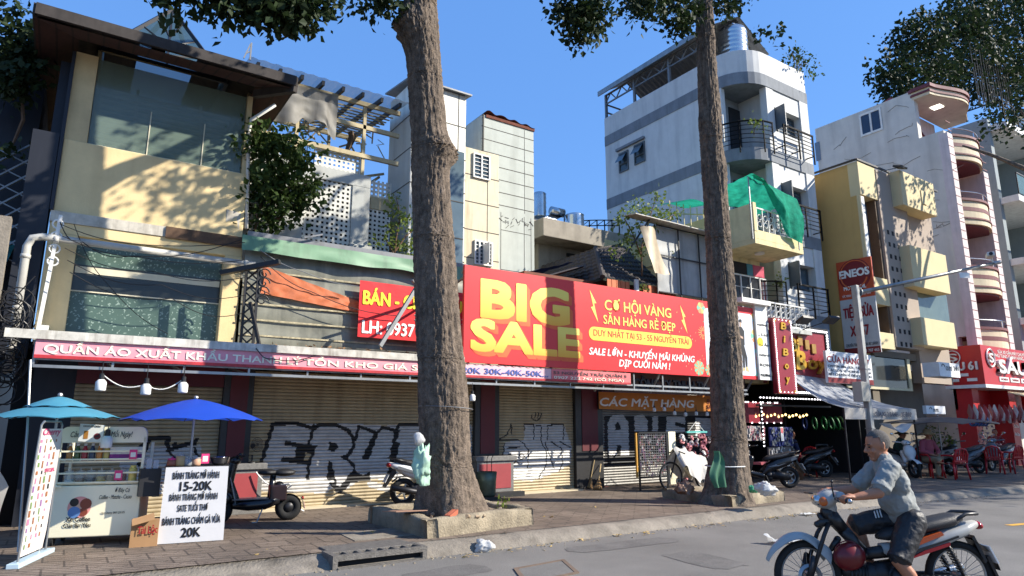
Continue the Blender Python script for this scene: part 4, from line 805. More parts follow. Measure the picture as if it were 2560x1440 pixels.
for i in range(8):g.bar((x0+i*.3,12.95,pz_+.2),(x0+i*.3,12.95,pz_+1.0),.02)
g.bar((x0,12.95,pz_+.6),(x0+2.6,12.95,pz_+1.0),.03);part("terrace_parapet",g,m_bal,bh_)
KX0,KX1,KY=9.0,13.2,12.6
m_til=M("dark_roof_tile",(62,56,54),.75,var=.3,scale=9,grime=.4);kz=UZ(1480,690,Y=KY)-.05;rz_=UZ(1482,622,Y=KY+.9)
th=thing("tiled_house","low house with a dark tiled hip roof and scalloped orange eave boards behind the billboard","house",(11,14,SW))
w=MB();w.box(KX0,KX1,KY+.3,KY+5,2.9,kz);part("wall",w,M("brown_wall",(120,70,50),.8,var=.2),th)
hipx=UX(1482,622,Y=KY+.9)
def tileface(a,b,c,d,nu,nv):
 a,b,c,d=map(V,(a,b,c,d));nr=(b-a).cross(d-a).normalized()
 return lambda u,v:(a.lerp(b,u)).lerp(d.lerp(c,u),v)+nr*(.03*abs(math.sin(u*nu*math.pi))+.035*(1-(v*nv)%1))
w=MB()
w.grid(tileface((hipx-.55,KY-.1,kz),(KX1+.3,KY-.1,kz),(KX1+.3,KY+1.6,rz_+.55),(hipx+.1,KY+.9,rz_),16,9),128,72)
w.grid(tileface((hipx-.55,KY+5,kz),(hipx-.55,KY-.1,kz),(hipx+.1,KY+.9,rz_),(hipx+.1,KY+5,rz_),18,9),144,60)
w.grid(lambda u,v:V((hipx-2.6+u*2.1,KY+.6+v*2,kz-.25+u*.75+.04*math.sin(v*60))),4,60)
w.poly([(hipx-.5,KY+.0,kz-.02),(KX1,KY+.0,kz-.02),(KX1,KY+5,kz-.02),(hipx-.5,KY+5,kz-.02)])
part("roof",w,m_til,th,smooth=True)
w=MB();w.tube([(hipx-.6,KY-.14,kz+.03),(hipx+.1,KY+.9,rz_+.04)],.07,8);part("ridge_tile",w,m_til,th)
w=MB()
for i in range(16):
 x=hipx-.45+i*.16
 if i in(5,6,7):continue
 w.prism([(x,KY-.13,kz),(x+.14,KY-.13,kz),(x+.14,KY-.13,kz-.2),(x+.07,KY-.13,kz-.27),(x,KY-.13,kz-.2)],(0,-.02,0))
part("eave_boards",w,M("orange_board",(196,110,66),.7,var=.15),th)
w=MB();w.box(hipx+.5,hipx+.62,KY-.2,KY-.14,kz-.4,kz+.1);part("white_post",w,m_white,th)
g=MB();g.grid(lambda u,v:V((hipx-3.0+u*2.4,KY+1.0+v*1.8,kz-.05+u*.7+.06*noise.noise(V((u*6,v*6,1))))),18,10);solo("blue_tarpaulin",g,cloth("navy_tarpaulin",(40,48,84),.1),"navy blue tarpaulin over a lean-to roof behind the billboard","tarpaulin",smooth=True)
HB=12.35;hx0,hx1=UX(1640,640,Y=HB),UX(1840,640,Y=HB);hz0,hz1=UZ(1700,738,Y=HB),UZ(1700,578,Y=HB)
hd=thing("sheet_hoarding","old advertising hoarding of grey sheet panels on a thin black frame","hoarding",((hx0+hx1)/2,HB,hz0))
g=MB();g.grid(lambda u,v:V((hx0+u*(hx1-hx0),HB+.02*noise.noise(V((u*8,v*6,3))),hz0+v*(hz1-hz0))),40,24);part("sheet",g,M("grey_sheet",(148,150,148),.5,var=.15,scale=2,grime=.5,streak=4),hd,smooth=True)
g=MB()
for p in(1640,1698,1748,1800):x=UX(p,640,Y=HB-.06);g.bar((x,HB-.06,hz0-.15),(x,HB-.06,hz1),.03)
for z in(hz0,(hz0+hz1)/2+.1,hz1):g.bar((hx0,HB-.06,z),(hx1,HB-.06,z),.03)
g.bar((hx0-1.1,HB+.0,hz0+.9),(hx0-.4,HB-.2,hz1+.05),.04);part("frame",g,m_dark,hd)
g=MB();g.obox(((hx0+hx1)/2-.5,HB-.15,hz1+.05),((hx1-hx0)/2+.6,0,-.02),(0,.25,.03),(0,0,.012));part("top_sheet",g,m_awn,hd)
g=MB();rx,rz2=UX(1612,660,Y=HB-.2),UZ(1620,585,Y=HB-.2);g.grid(lambda u,v:V((rx-.2+u*(.55+.25*v)+.25*v*v+.12*(1-v),HB-.15-.25*v-.12*math.sin(u*3+v*2),rz2+.2-v*1.35+.1*u*v+.03*noise.noise(V((u*5,v*7,0))))),12,22)
m_rs=M("rusty_zinc",(150,138,118),.6,.3,var=.2,scale=3,grime=.9,gcol=(120,70,42),streak=3);solo("rusty_sheet",g,m_rs,"bent rusty zinc sheet hanging off the end of the grey hoarding","metal sheet",smooth=True)
QY=15.2;qx0,qx1=UX(1345,620,Y=QY),UX(1530,580,Y=QY)+2
m_qh=M("grey_brown_render",(150,142,128),.9,var=.15,grime=.5,streak=3);qz1=UZ(1480,570,Y=QY)
qh=thing("grey_house","plain grey house with a flat concrete eave behind the tiled roof","house",((qx0+qx1)/2,QY+2,SW))
w=MB();w.box(qx0+.6,qx1,QY+.8,QY+5,2.6,qz1);w.box(qx0,qx0+1.6,QY+1.2,QY+5,2.6,qz1+.35);part("wall",w,m_qh,qh);w=MB();w.box(qx0+.2,qx1,QY,QY+5,qz1-.55,qz1+.02);part("eave",w,m_qh,qh,bevel=.02)
w=MB();w.box(qx0+1.7,qx0+2.9,QY+.76,QY+.79,qz1-1.2,qz1-.7);part("dark_opening",w,m_void,qh)
def tank(x,y,z,r,h,lab):g=MB();g.lathe((x,y,z),[(.02,0),(r,.02)]+[(r+(.015 if i%2 else 0),.02+h*i/12)for i in range(1,12)]+[(r*.85,h*.98),(0,h*1.06)],20);solo("water_tank",g,M("steel_tank",(190,196,200),.22,.9),lab,"water tank",smooth=True)
p=U(1349,548,Y=QY+3);tank(p.x,QY+3,p.z,.24,1.0,"slim steel water tank beside the pale grey shaft");p=U(1437,568,Y=QY+1);tank(p.x,QY+1,qz1,.3,.75,"squat dark steel water tank on the flat grey house roof")
g=MB();p=U(1345,560,Y=QY+1.5);q=U(1388,532,Y=QY+1.5);g.tube([q-V((.25,.1,0)),q+V((.25,-.1,0))],.15,14);
for i in range(8):g.tube([q+V((-.2+i*.06,-.1,-.1)),p+V((-.2+i*.06,-.5,0))],.02,5)
solo("solar_heater",g,m_chrome,"round-ended solar water heater on the roof beside the grey shaft","solar heater",smooth=True)
g=MB();za=qz1+.1
for i in range(7):
 x=qx0+2.6+i*.35;z=za+.35+.45*(i/6)**.7;g.bar((x,QY+1.5,za),(x,QY+1.5,z+.2),.03)
 if i:g.bar((x-.35,QY+1.5,zp),(x,QY+1.5,z),.03);g.bar((x-.35,QY+1.5,zp+.2),(x,QY+1.5,z+.2),.03);g.bar((x-.35,QY+1.5,zp),(x,QY+1.5,z+.2),.02)
 zp=z
g.bar((qx0+2.2,QY+1.5,za),(qx0+2.2,QY+1.5,za+.9),.03);solo("roof_truss",g,m_rail,"arched dark steel roof truss between the grey house and the apartment house","truss")
YX,YF=21.0,10.8;yx1=UX(2335,480,Y=YF)
m_yh=M("ochre_render",(196,160,96),.85,var=.05,scale=1.5,grime=.15,gcol=(150,110,60));m_yh2=M("cream_yellow_render",(204,188,146),.85,var=.05,scale=1.5)
ytop=UZ(2140,404,X=YX);zq=lambda x,y:UZ(x,y,Y=YF);xq_=lambda x,y:UX(x,y,Y=YF)
yh=thing("yellow_house","boxy yellow house with a taupe wall pierced by small square holes","house",(24,12.5,SW));yzb=zq(2210,872)
w=MB();w.box(YX,xq_(2200,690),YF+.32,16,3.5,ytop);w.box(YX,YX+.25,YF,YF+.32,yzb,ytop);part("wall",w,m_yh,yh)
xa=xq_(2194,520);xb=xq_(2260,520)
w=MB();w.box(YX-.01,xa,YF-.05,YF+.3,zq(2150,487),ytop+.01);w.box(YX-.01,xa,YF-.05,YF+.3,zq(2215,765),zq(2195,695));w.box(YX-.01,xa,YF-.05,YF+.3,yzb,zq(2230,835));w.box(YX-.008,YX+.03,YF-.02,YF+.1,yzb+.01,ytop-.01);part("cream_front",w,m_yh2,yh,bevel=.008)
w=MB();w.box(YX+.02,YX+.2,YF-.03,YF+.1,zq(2180,690),zq(2150,490));part("white_jamb",w,m_white,yh)
w=MB();w.box(YX+.25,xa,YF+.3,YF+.31,zq(2190,690),zq(2165,490));w.box(YX+.3,xa,YF+.3,YF+.31,zq(2240,835),zq(2210,765));part("window",w,M("sky_toned_glass",(92,110,124),.05,var=.3,scale=1),yh)  # glass base colour lightened to stand in for reflected sky
w=MB();w.box(xa-.14,xa,YF,YF+.3,yzb+.5,ytop);part("brown_reveal",w,M("brown_reveal",(92,74,56),.8),yh)
m_tau=M("taupe_render",(160,146,132),.85,var=.05,scale=2)
w=MB();w.box(xa,xb,YF-.08,YF+.4,zq(2240,868),ytop-.05);w.box(xb,yx1-.3,YF+.1,YF+.4,3.0,ytop-.1);tw=part("taupe_wall",w,m_tau,yh)
w=MB()
for r_ in range(10):
 for c in range(3):
  x=xa+.28+c*.3;z=ytop-2.15-r_*.42
  w.box(x,x+.13,YF-.085,YF-.02,z-.15,z)
part("square_hole",w,m_void,yh)
w=MB();yb_=YF-.42;q_=lambda a,b,c,d:w.box(UX(a,c,Y=yb_),UX(b,c,Y=yb_),yb_,YF+.2,UZ((a+b)/2,d,Y=yb_),UZ((a+b)/2,c,Y=yb_));q_(2250,2330,442,522);q_(2275,2362,625,722);q_(2302,2384,800,866);part("cream_box",w,m_yh2,yh,bevel=.008)
w=MB();w.box(xb+.4,xb+.74,YF-.45,YF-.422,ytop-.95,ytop-.45);part("trim",w,m_yh2,yh)
w=MB();w.box(xb+.05,yx1,YF+.06,YF+.1,zq(2300,795),zq(2300,720));part("lower_window",w,M("green_grey_glass",(96,110,104),.1),yh)
w=MB();w.bar((YX-.05,YF-.05,ytop+.06),(yx1,YF-.1,ytop+.02),.06);w.bar((YX-.05,YF-.05,ytop+.06),(YX-.05,16,ytop+.06),.06);part("coping_rail",w,m_dark,yh)
w=MB();w.box(YX+.3,yx1-.6,YF+1.0,YF+1.05,SW,3.5);w.box(YX+.2,yx1-.4,YF+.2,YF+1,yzb-.25,yzb-.02);part("ground_floor",w,M("grey_brown_tile_wall",(108,100,88),.8),yh)  # ground floor in one even grey-brown colour
w=MB();w.box(xq_(2130,940),xq_(2290,930),YF+.2,YF+.24,zq(2200,972),zq(2200,888));sw_=part("shop_window",w,M("dark_shop_glass",(60,62,58),.08),yh);w=MB();w.box(xq_(2130,940),xq_(2290,930),YF+.16,YF+.199,zq(2200,972),zq(2200,966));w.box(xq_(2283,930),xq_(2290,930),YF+.16,YF+.199,zq(2200,966),zq(2200,888));part("frame",w,M("cream_frame",(196,186,150),.6),sw_)
w=MB();a=U(2250,418,Y=YF-.5);w.bar((a.x-.9,YF,a.z-.25),(a.x,YF-.5,a.z),.02);w.obox(a,(.2,0,0),(0,.14,.05),(0,-.01,.03));solo("floodlight",w,m_dark,"small black floodlight on an arm above the yellow house","floodlight")
EX=YX-.06
en=thing("oil_sign","tall upright ENEOS motor oil sign on the side of the yellow house","sign",(EX,11.2,3.9))
ey0,ey1=UY(2090,662,X=EX),UY(2176,640,X=EX);ezt=UZ(2176,640,X=EX);ezb=UZ(2203,880,X=EX);ezm=UZ(2190,738,X=EX)
if ey1>ey0:ey0,ey1=ey1,ey0
g=MB();g.box(EX,EX+.05,ey1,ey0,ezb,ezm);part("white_panel",g,M("grey_white_board",(188,186,182),.5),en)
g=MB();g.box(EX,EX+.05,ey1,ey0,ezm,ezt);part("orange_panel",g,M("orange_board_print",(190,74,34),.5),en)
cy,cz=(ey0+ey1)/2,ezm+(ezt-ezm)*.6;rr=(ey0-ey1)*.46
g=MB();g.lathe((EX-.002,cy,cz),[(rr,0),(rr,.003),(0,.0035)],40,(-1,0,0));part("dark_red_disc",g,M("dark_red_board_print",(124,20,24),.5),en)
g=MB();g.torus((EX-.006,cy+.02,cz),(1,0,0),rr*.82,.025,30,5,.3,3.2);g.torus((EX-.006,cy,cz),(1,0,0),rr*.9,.02,30,5,3.6,6.0);part("orange_swirl",g,M("orange_print2",(206,96,40),.5),en)
def etx(mb,s,za,cap,fa=.06,fb=.06,off=.03):W_=ey0-ey1;mb.text(s,(EX-.008,ey0-W_*fa,za),(EX-.008,ey1+W_*fb,za),cap,off=off,ext=.002)
hE=ezt-ezb
t=MB();etx(t,"ENEOS",cz-.06,.26,.07,.07,.045);etx(t,"MOTOR OIL",ezm+.3,.13,.16,.2);etx(t,"SỨC MẠNH DẦU NHỚT NHẬT BẢN",ezm+.08,.07,.1,.1,.01);part("white_lettering",t,M("white_print",(236,234,226),.5),en)
t=MB();etx(t,"TIỆM SỬA",ezm-.62,.34,.07,.07,.03);etx(t,"XE 57",ezm-1.22,.34,.22,.25,.03);part("red_lettering",t,M("dark_red_print2",(140,18,30),.5),en)
t=MB();etx(t,"CHUYÊN THAY CÁC LOẠI XE 2 BÁNH",ezm-1.55,.1,.06,.05,.01);etx(t,"HONDA - YAMAHA - SUZUKI",ezm-1.92,.1,.06,.4,.01);etx(t,"PIAGGIO - SYM - KYMCO - KAWASAKI",ezm-2.2,.1,.06,.2,.01);part("black_lettering",t,m_black,en)
g=MB();g.box(EX-.004,EX,ey1,ey0,ezb,ezb+.2);part("red_strip",g,M("dark_red_board_print",(124,20,24),.5),en)
t=MB();etx(t,"0903 707 465",ezb+.04,.09,.45,.04,.01);part("white_number",t,M("white_print",(236,234,226),.5),en)
CS=10.9;wx0_,wx1_=UX(2066,900,Y=CS),UX(2152,900,Y=CS)+.6;wz0,wz1=UZ(2100,958,Y=CS),UZ(2100,880,Y=CS)
ws=thing("repair_sign","white repair sign lettered CỬA HÀNG in red, under the tall upright oil sign","sign",((wx0_+wx1_)/2,CS,wz0));g=MB();g.box(wx0_,wx1_,CS,CS+.08,wz0,wz1);part("panel",g,M("white_board",(222,222,220),.5),ws)
hS=wz1-wz0;t=MB();t.text("CỬA HÀNG 57",(wx0_+.03,CS,wz0+hS*.64),(wx1_-.15,CS,wz0+hS*.64),hS*.2,off=.03);part("red_lettering",t,M("dark_red_print2",(140,18,30),.5),ws)
t=MB()
for i,s in enumerate(("CHUYÊN: SƠN - SỬA - TÂN TRANG","CÁC LOẠI XE HONDA - TAY GA","BIẾT CHUYÊN VỀ ĐIỆN XE 2 BÁNH")):t.text(s,(wx0_+.05,CS,wz0+hS*(.49-.13*i)),(wx1_-.1,CS,wz0+hS*(.49-.13*i)),hS*.075,off=.01)
part("blue_lettering",t,M("navy_letter",(40,48,66),.5),ws);g=MB();g.box(wx0_,wx1_,CS-.004,CS,wz0,wz0+hS*.17);part("red_strip",g,M("dark_red_board_print",(124,20,24),.5),ws)
PX,PF=29.0,11.2;ptop=UZ(2320,212,X=PX);pyb=UY(2035,300,X=PX);px1_=UX(2484,600,Y=PF)
m_pk=M("cracked_white_render",(206,202,192),.9,var=.1,scale=1.2,grime=.4,gcol=(120,112,104),streak=2,bump=.2);m_pink=M("pink_render",(208,196,194),.85,var=.08,grime=.25);m_mar=M("maroon_trim",(108,52,58),.7);m_crm=M("cream_stripe",(206,192,162),.8)
pk=thing("pink_house","tall pink and white house with maroon striped curved balconies and a curved roof lip","house",(31,15,SW))
w=MB();w.box(PX,PX+.3,PF+.95,pyb,5,ptop);w.box(PX-.05,PX+.3,PF+.5,pyb,SW,5);w.box(PX+.3,px1_+14,PF+3,PF+3.2,SW,5);w.box(PX,PX+.3,PF,PF+.95,5,ptop-2.2);w.box(PX+.3,px1_,PF+1.7,pyb,5,ptop-1);part("side_wall",w,m_pk,pk)
w=MB()
for k in range(34):
 a=V((PX-.004,random.uniform(PF+.3,pyb-.5),random.uniform(7.5,ptop-.2)));
 if a.z>ptop-2.7 and a.y<PF+1.8:continue
 for _ in range(4):b=a+V((0,random.uniform(-.5,.1),random.uniform(-.18,.18)));w.bar(a,b,.022,.012);a=b
part("wall_crack",w,M("crack",(112,106,100),.9),pk)
w=MB();w.box(PX+.31,px1_-.01,PF+1.65,PF+1.8,5.01,ptop-.44);part("front_wall",w,m_pink,pk)
w=MB();w.box(PX-.06,PX+.38,PF-.15,PF+.2,4.6,ptop-2.35);
pxr=px1_-.4;w.box(pxr,px1_+.05,PF-.15,PF+1.8,4.6,ptop-3.4);part("pilaster",w,m_pink,pk)
w=MB()
for x in(PX-.065,pxr-.005):
 for k in range(26):z=4.9+k*.36;w.box(x,x+.42,PF-.157,PF-.14,z,z+.03)
part("pilaster_groove",w,m_mar,pk)
w=MB();g2=MB();g3=MB();wd_=px1_-PX
def lip(mb,z0,z1,off):
 P=[(PX-.02-off,PF+1.0)]+[(PX-.02-off,PF+.3-off)]+[(PX+wd_*i/12,PF+.3-off-.5*math.sin(math.pi*(i/12)**1.4))for i in range(1,13)]+[(px1_+.9,PF+.6),(px1_+.9,PF+1.6),(PX+.3,PF+1.6)]
 mb.prism([(x,y,z0)for x,y in P],(0,0,z1-z0))
lip(w,ptop-.42,ptop-.1,0);part("roof_lip",w,m_crm,pk);w=MB();lip(w,ptop-.43,ptop-.421,-.05);part("soffit",w,m_pk,pk)
lip(g2,ptop-.1,ptop+.05,.08);lip(g2,ptop-.3,ptop-.2,.03);part("roof_lip_trim",g2,m_mar,pk)
w=MB();w.box(PX+1.3,PX+1.7,PF+.5,PF+.9,ptop-.46,ptop-.425);part("ceiling_light",w,lit("lamp_panel",(255,250,235),2.2),pk)
fl_=[UZ(2400,y,Y=PF)for y in(372,520,682,835)]
def balc(zb):
 cx0_,cx1_=PX+.42,pxr-.03;n=12
 def slab(mb,z0,z1,off):mb.prism([(cx0_-off,PF+1.6,z0)]+[(cx0_-off*0+(cx1_-cx0_)*i/n,PF-off-.34*math.sin(math.pi*i/n)-(.12),z0)for i in range(n+1)]+[(cx1_+off,PF+1.6,z0)],(0,0,z1-z0))
 a=MB();slab(a,zb-.15,zb+.06,.0);slab(a,zb+.12,zb+.42,-.03);slab(a,zb+.58,zb+.85,-.03);part("balcony_wall",a,m_crm,pk)
 a=MB();slab(a,zb+.06,zb+.12,.04);slab(a,zb+.42,zb+.58,-.02);slab(a,zb+.85,zb+.95,.03);slab(a,zb-.22,zb-.15,-.1);part("balcony_stripe",a,m_mar,pk)
 a=MB();a.tube([(cx0_+(cx1_-cx0_)*i/n,PF-.34*math.sin(math.pi*i/n)-.1,zb+1.22)for i in range(n+1)],.025,6)
 for i in(0,6,12):x=cx0_+(cx1_-cx0_)*i/n;a.bar((x,PF-.34*math.sin(math.pi*i/n)-.1,zb+.95),(x,PF-.34*math.sin(math.pi*i/n)-.1,zb+1.22),.03)
 part("balcony_handrail",a,m_chrome,pk)
 a=MB();x=(cx0_+cx1_)/2+.2;y=PF+1.63;P=[(x-.6,y,zb),(x-.6,y,zb+1.7),(x,y,zb+2.05),(x+.6,y,zb+1.7),(x+.6,y,zb)]
 for p,q in zip(P,P[1:]):a.bar(p,q,.1,.06)
 part("door_surround",a,m_mar,pk);a=MB();a.lathe((x,y-.1,zb+1.3),[(.02,0),(.09,.12),(.09,.2),(.02,.32)],8);part("wall_lantern",a,m_black,pk)
for z in fl_:balc(z-.55)
casement(pk,0,1,0,1,0);bad=pk.children[-1]
for ch in list(bad.children):bpy.data.objects.remove(ch)
bpy.data.objects.remove(bad)
a,b=U(2150,290,X=PX),U(2206,322,X=PX);g=MB();g.box(PX-.01,PX-.003,b.y,a.y,b.z,a.z);wn=part("window",g,M("blue_window_glass",(44,58,80),.1),pk);g=MB()
for y in(a.y,(a.y+b.y)/2,b.y):g.box(PX-.04,PX-.011,y-.04,y+.04,b.z-.05,a.z+.05)
for z in(a.z,b.z):g.box(PX-.038,PX-.0115,b.y,a.y,z-.05,z+.05)
part("frame",g,m_white,wn)
a,b=U(2037,358,X=PX),U(2052,385,X=PX);g=MB();g.box(PX-.02,PX-.003,b.y,a.y,b.z-.3,a.z);part("window",g,M("louvre_glass",(110,124,140),.2),pk)
p=U(2460,720,Y=PF+1.2);ac_unit(p,"white air conditioner unit on the pink house above its lowest balcony")
g=MB();p=U(2225,240,X=PX+1);g.lathe((PX+1,p.y,ptop-.1),[(1.0,0),(.0,.7)],4,ph=.78);solo("red_roof_cap",g,M("red_tile_cap",(150,60,50),.8),"small red pyramid roof peeping over the cracked white wall","roof")
ZX,ZF=34.3,11.6;zx1=ZX+5.5;ztop=UZ(2440,290,Y=ZF)
zz_=thing("glass_balcony_building","grey green building with glass balcony railings at the right edge","building",(37,14,SW));m_zz=M("grey_green_render",(138,148,150),.85,var=.06);m_zw=M("pale_slab",(204,206,204),.8,grime=.2)
w=MB();w.box(ZX,ZX+.35,ZF-.2,ZF+6,4.5,ztop);w.box(zx1-.4,zx1,ZF-.6,ZF+6,4.5,ztop+1);w.box(ZX,zx1,ZF+1.6,ZF+6,4.5,ztop);part("wall",w,m_zz,zz_)
for k,yy in enumerate((300,470,620,770)):
 z=UZ(2490,yy,Y=ZF-.6);w=MB();w.box(ZX+.1,zx1-.4,ZF-.9,ZF+1.6,z-.35,z-.05);part("balcony_slab",w,m_zw,zz_,bevel=.01)
 if k==0:
  w=MB()
  for i in range(5):w.bar((ZX,ZF-.85,z+.15+i*.2),(zx1-.4,ZF-.85,z+.15+i*.2),.03);
  for i in range(4):x=ZX+.1+i*1.6;w.bar((x,ZF-.85,z),(x,ZF-.85,z+1.05),.05)
  w.bar((ZX,ZF-.85,z+.95),(ZX,ZF+1.5,z+.95),.05);part("black_rail",w,m_rail,zz_)
 else:
  w=MB();w.box(ZX+.3,zx1-.5,ZF-.88,ZF-.86,z+.05,z+.95);part("glass_rail",w,glass("rail_glass",(120,150,146),.45,.05),zz_)
  w=MB();w.bar((ZX+.3,ZF-.87,z+1.0),(zx1-.5,ZF-.87,z+1.0),.06)
  for i in range(5):x=ZX+.3+i*1.1;w.bar((x,ZF-.87,z-.05),(x,ZF-.87,z+1),.04)
  part("rail_post",w,m_dark,zz_)
  w=MB();w.box(ZX+.8,zx1-.9,ZF+1.56,ZF+1.59,z,z+2.4);part("balcony_door",w,M("sky_toned_glass",(46,56,64),.06),zz_)
lb=thing("white_building","white building with long dark windows cut by the right edge of the view","building",(44,14,SW));w=MB();w.box(zx1+.1,zx1+12,ZF-.4,ZF+7,4,ztop+1.6);part("wall",w,m_zw,lb)
for k in range(3):w=MB();z=ztop-2-k*3.6;w.box(zx1+.8,zx1+10,ZF-.45,ZF-.405,z,z+1.7);part("window",w,M("sky_toned_glass",(46,56,64),.06),lb)
for k in range(3):w=MB();z=ztop-2.4-k*3.6;w.box(zx1+.3,zx1+11,ZF-1.2,ZF-.4,z-.25,z);part("ledge",w,m_zw,lb)
GX0,GF=27.4,10.2;g0z,g1z=UZ(2455,968,Y=GF),UZ(2455,862,Y=GF)
gx0=UX(2455,900,Y=GF);gyb=UY(2352,880,X=gx0);m_sr=M("shop_red",(178,22,30),.45,var=.06)
rs=thing("red_shop_sign","big red boxed shop sign lettered SÁU 61 with a round S emblem","sign",(gx0,GF,g0z));g=MB();g.box(gx0,gx0+9,GF,gyb,g0z+.12,g1z);part("box",g,m_sr,rs)
g=MB();g.box(gx0-.01,gx0+9,GF-.01,gyb,g0z,g0z+.12);part("white_base_strip",g,M("white_board",(222,222,220),.5),rs)
gh=g1z-g0z;t=MB();m_wl=M("raised_white_letter",(216,214,210),.4)
t.text("SÁU 61",(gx0+1.1,GF,g0z+gh*.36),(gx0+5.2,GF,g0z+gh*.36),gh*.33,off=.045,ext=.05)
t.text("SÁU 61",(gx0,gyb-.1,g0z+gh*.42),(gx0,GF+.15,g0z+gh*.42),gh*.2,off=.04,ext=.03);t.text("S",(gx0+.48,GF,g0z+gh*.6),(gx0+.85,GF,g0z+gh*.6),gh*.22,off=.03,ext=.03);t.text("S",(gx0,GF+1.1,g0z+gh*.65),(gx0,GF+.75,g0z+gh*.65),gh*.18,off=.03,ext=.03);part("white_lettering",t,m_wl,rs)
t=MB();t.torus((gx0+.66,GF-.03,g0z+gh*.71),(0,1,0),gh*.21,.03,28,6);t.torus((gx0-.03,GF+.92,g0z+gh*.74),(1,0,0),gh*.16,.02,28,6);part("round_emblem",t,m_wl,rs)
t=MB();t.text("SỬA XE GẮN MÁY CHUYÊN NGHIỆP",(gx0+1.4,GF,g0z+gh*.85),(gx0+4.8,GF,g0z+gh*.85),gh*.08,off=.01);t.text("PHỤ TÙNG CHÍNH HÃNG - BẢO HÀNH",(gx0+1.1,GF,g0z+gh*.75),(gx0+5.0,GF,g0z+gh*.75),gh*.08,off=.01);part("small_white_lettering",t,M("white_print",(236,234,226),.5),rs)
for i in range(4):g=MB();x=gx0+1.2+i*.95;g.box(x,x+.8,GF-.02,GF,g0z+gh*.17,g0z+gh*.28);pl_=part("white_plate",g,M("white_board",(222,222,220),.5),rs);g=MB();g.text(("HONDA","YAMAHA","SUZUKI","SYM")[i],(x+.12,GF-.02,g0z+gh*.2),(x+.7,GF-.02,g0z+gh*.2),gh*.05,off=.01);part("red_lettering",g,m_red,pl_)
for i,(f,d)in enumerate(((.16,.05),(.16,.5),(.28,.3),(.28,.02))):g=MB();yy=gyb-.1-d*(gyb-GF);g.box(gx0-.02,gx0,yy-.32,yy,g0z+gh*f,g0z+gh*(f+.07));part("white_plate",g,M("white_board",(222,222,220),.5),rs)
rsh=thing("red_shop","open red motorbike shop under the SÁU sign with a dark doorway","shop",(gx0+2,11.2,SW));g=MB();g.box(gx0+.1,gx0+.6,10.7,11.3,SW,g0z);g.box(gx0+2.9,gx0+3.5,10.6,11.2,SW,g0z);g.box(gx0+5.2,gx0+5.7,10.4,11.0,SW,g0z);part("red_pillar",g,m_sr,rsh);g=MB();g.box(gx0+.1,gx0+9,11.2,11.3,g0z-.75,g0z);part("red_lintel",g,m_sr,rsh)
t=MB()
for i in range(4):t.text(("Thay","Nhớt","Sửa","Rửa")[i],(gx0+3.0,10.6,2.1-i*.3),(gx0+3.4,10.6,2.1-i*.3),.12,off=.02)
part("white_lettering",t,M("white_print",(236,234,226),.5),rsh);g=MB();g.box(gx0+.3,gx0+9,13.5,13.6,SW,g0z);part("dark_back",g,M("shop_back",(46,42,44),.9),rsh)
g=MB();g.prism([(gx0+1.2,GF-.2,g0z-.15),(gx0+9,GF-.2,g0z-.15),(gx0+9,GF-1.6,g0z-.7),(gx0+2.4,GF-1.6,g0z-.7)],(0,0,.03));solo("shop_awning",g,cloth("cream_awning",(226,206,160),.3),"cream cloth awning sloping out under the red SÁU sign","awning")
cp=U(2345,950,Y=10.0);cs_=thing("cafe_sign","white box sign with a coffee cup drawing beside the red SÁU sign","sign",(cp.x+.4,10.1,UZ(2360,940,Y=10)));g=MB();z0_,z1_=UZ(2360,941,Y=10),UZ(2360,906,Y=10);x0_,x1_=UX(2348,920,Y=10),UX(2398,920,Y=10);g.box(x0_,x1_,10,10.5,z0_,z1_);part("box",g,M("white_board",(222,222,220),.5),cs_)
t=MB();t.text("OUYI",(x0_+.45,10,z0_+.2),(x0_+.85,10,z0_+.2),.14,off=.01);t.torus((x0_+.28,9.995,z0_+.3),(0,1,0),.1,.012,16,5,3.3,6.2);t.text("24H",(x0_+.98,10,z0_+.22),(x1_-.06,10,z0_+.22),.14,off=.01);part("lettering",t,m_black,cs_)
cz_=UZ(2340,1035,Y=10.4);x0_,x1_=UX(2316,1030,Y=10.4),UX(2364,1030,Y=10.4);c2=thing("cafe_lightbox","small narrow cafe lightbox with a cup drawing beside the shop tent","sign",(x0_+.4,10.4,cz_));g=MB();g.box(x0_,x1_,10.4,10.5,cz_,cz_+.26);part("box",g,M("white_board",(222,222,220),.5),c2);t=MB();t.text("OUYI",(x0_+.45,10.4,cz_+.07),(x0_+.8,10.4,cz_+.07),.1,off=.01);t.torus((x0_+.3,10.395,cz_+.14),(0,1,0),.07,.01,14,5,3.3,6.2);part("lettering",t,m_black,c2)
BB=11.3;b0,b1=UX(1975,900,Y=BB),UX(2072,900,Y=BB);bz0,bz1=UZ(2030,988,Y=BB),UZ(2030,822,Y=BB);m_bb=M("crimson_board",(134,22,40),.4,var=.05);m_gold=M("gold_letter",(206,160,50),.35,.4);m_bulb=lit("white_bulb",(255,250,255),3.0);m_warm=lit("warm_bulb",(255,214,140),2.0)
bs=thing("bulb_sign","square crimson Bi Boy sign edged with round white bulbs","sign",((b0+b1)/2,BB,bz0));g=MB();g.box(b0,b1,BB,BB+.2,bz0,bz1);part("board",g,m_bb,bs);g=MB();e=.12
g.box(b0-.05,b1+.05,BB-.03,BB+.19,bz1-e,bz1+.03);g.box(b0-.05,b1+.05,BB-.03,BB+.19,bz0-.03,bz0+e);g.box(b1-e,b1+.05,BB-.032,BB+.19,bz0+e,bz1-e);part("bulb_border",g,m_black,bs)
g=MB();n=18
for i in range(n):x=b0+(b1-b0)*(i+.5)/n;[g.ball((x,BB-.035,z),.03,6,4)for z in(bz0+e/2,bz1-e/2)]
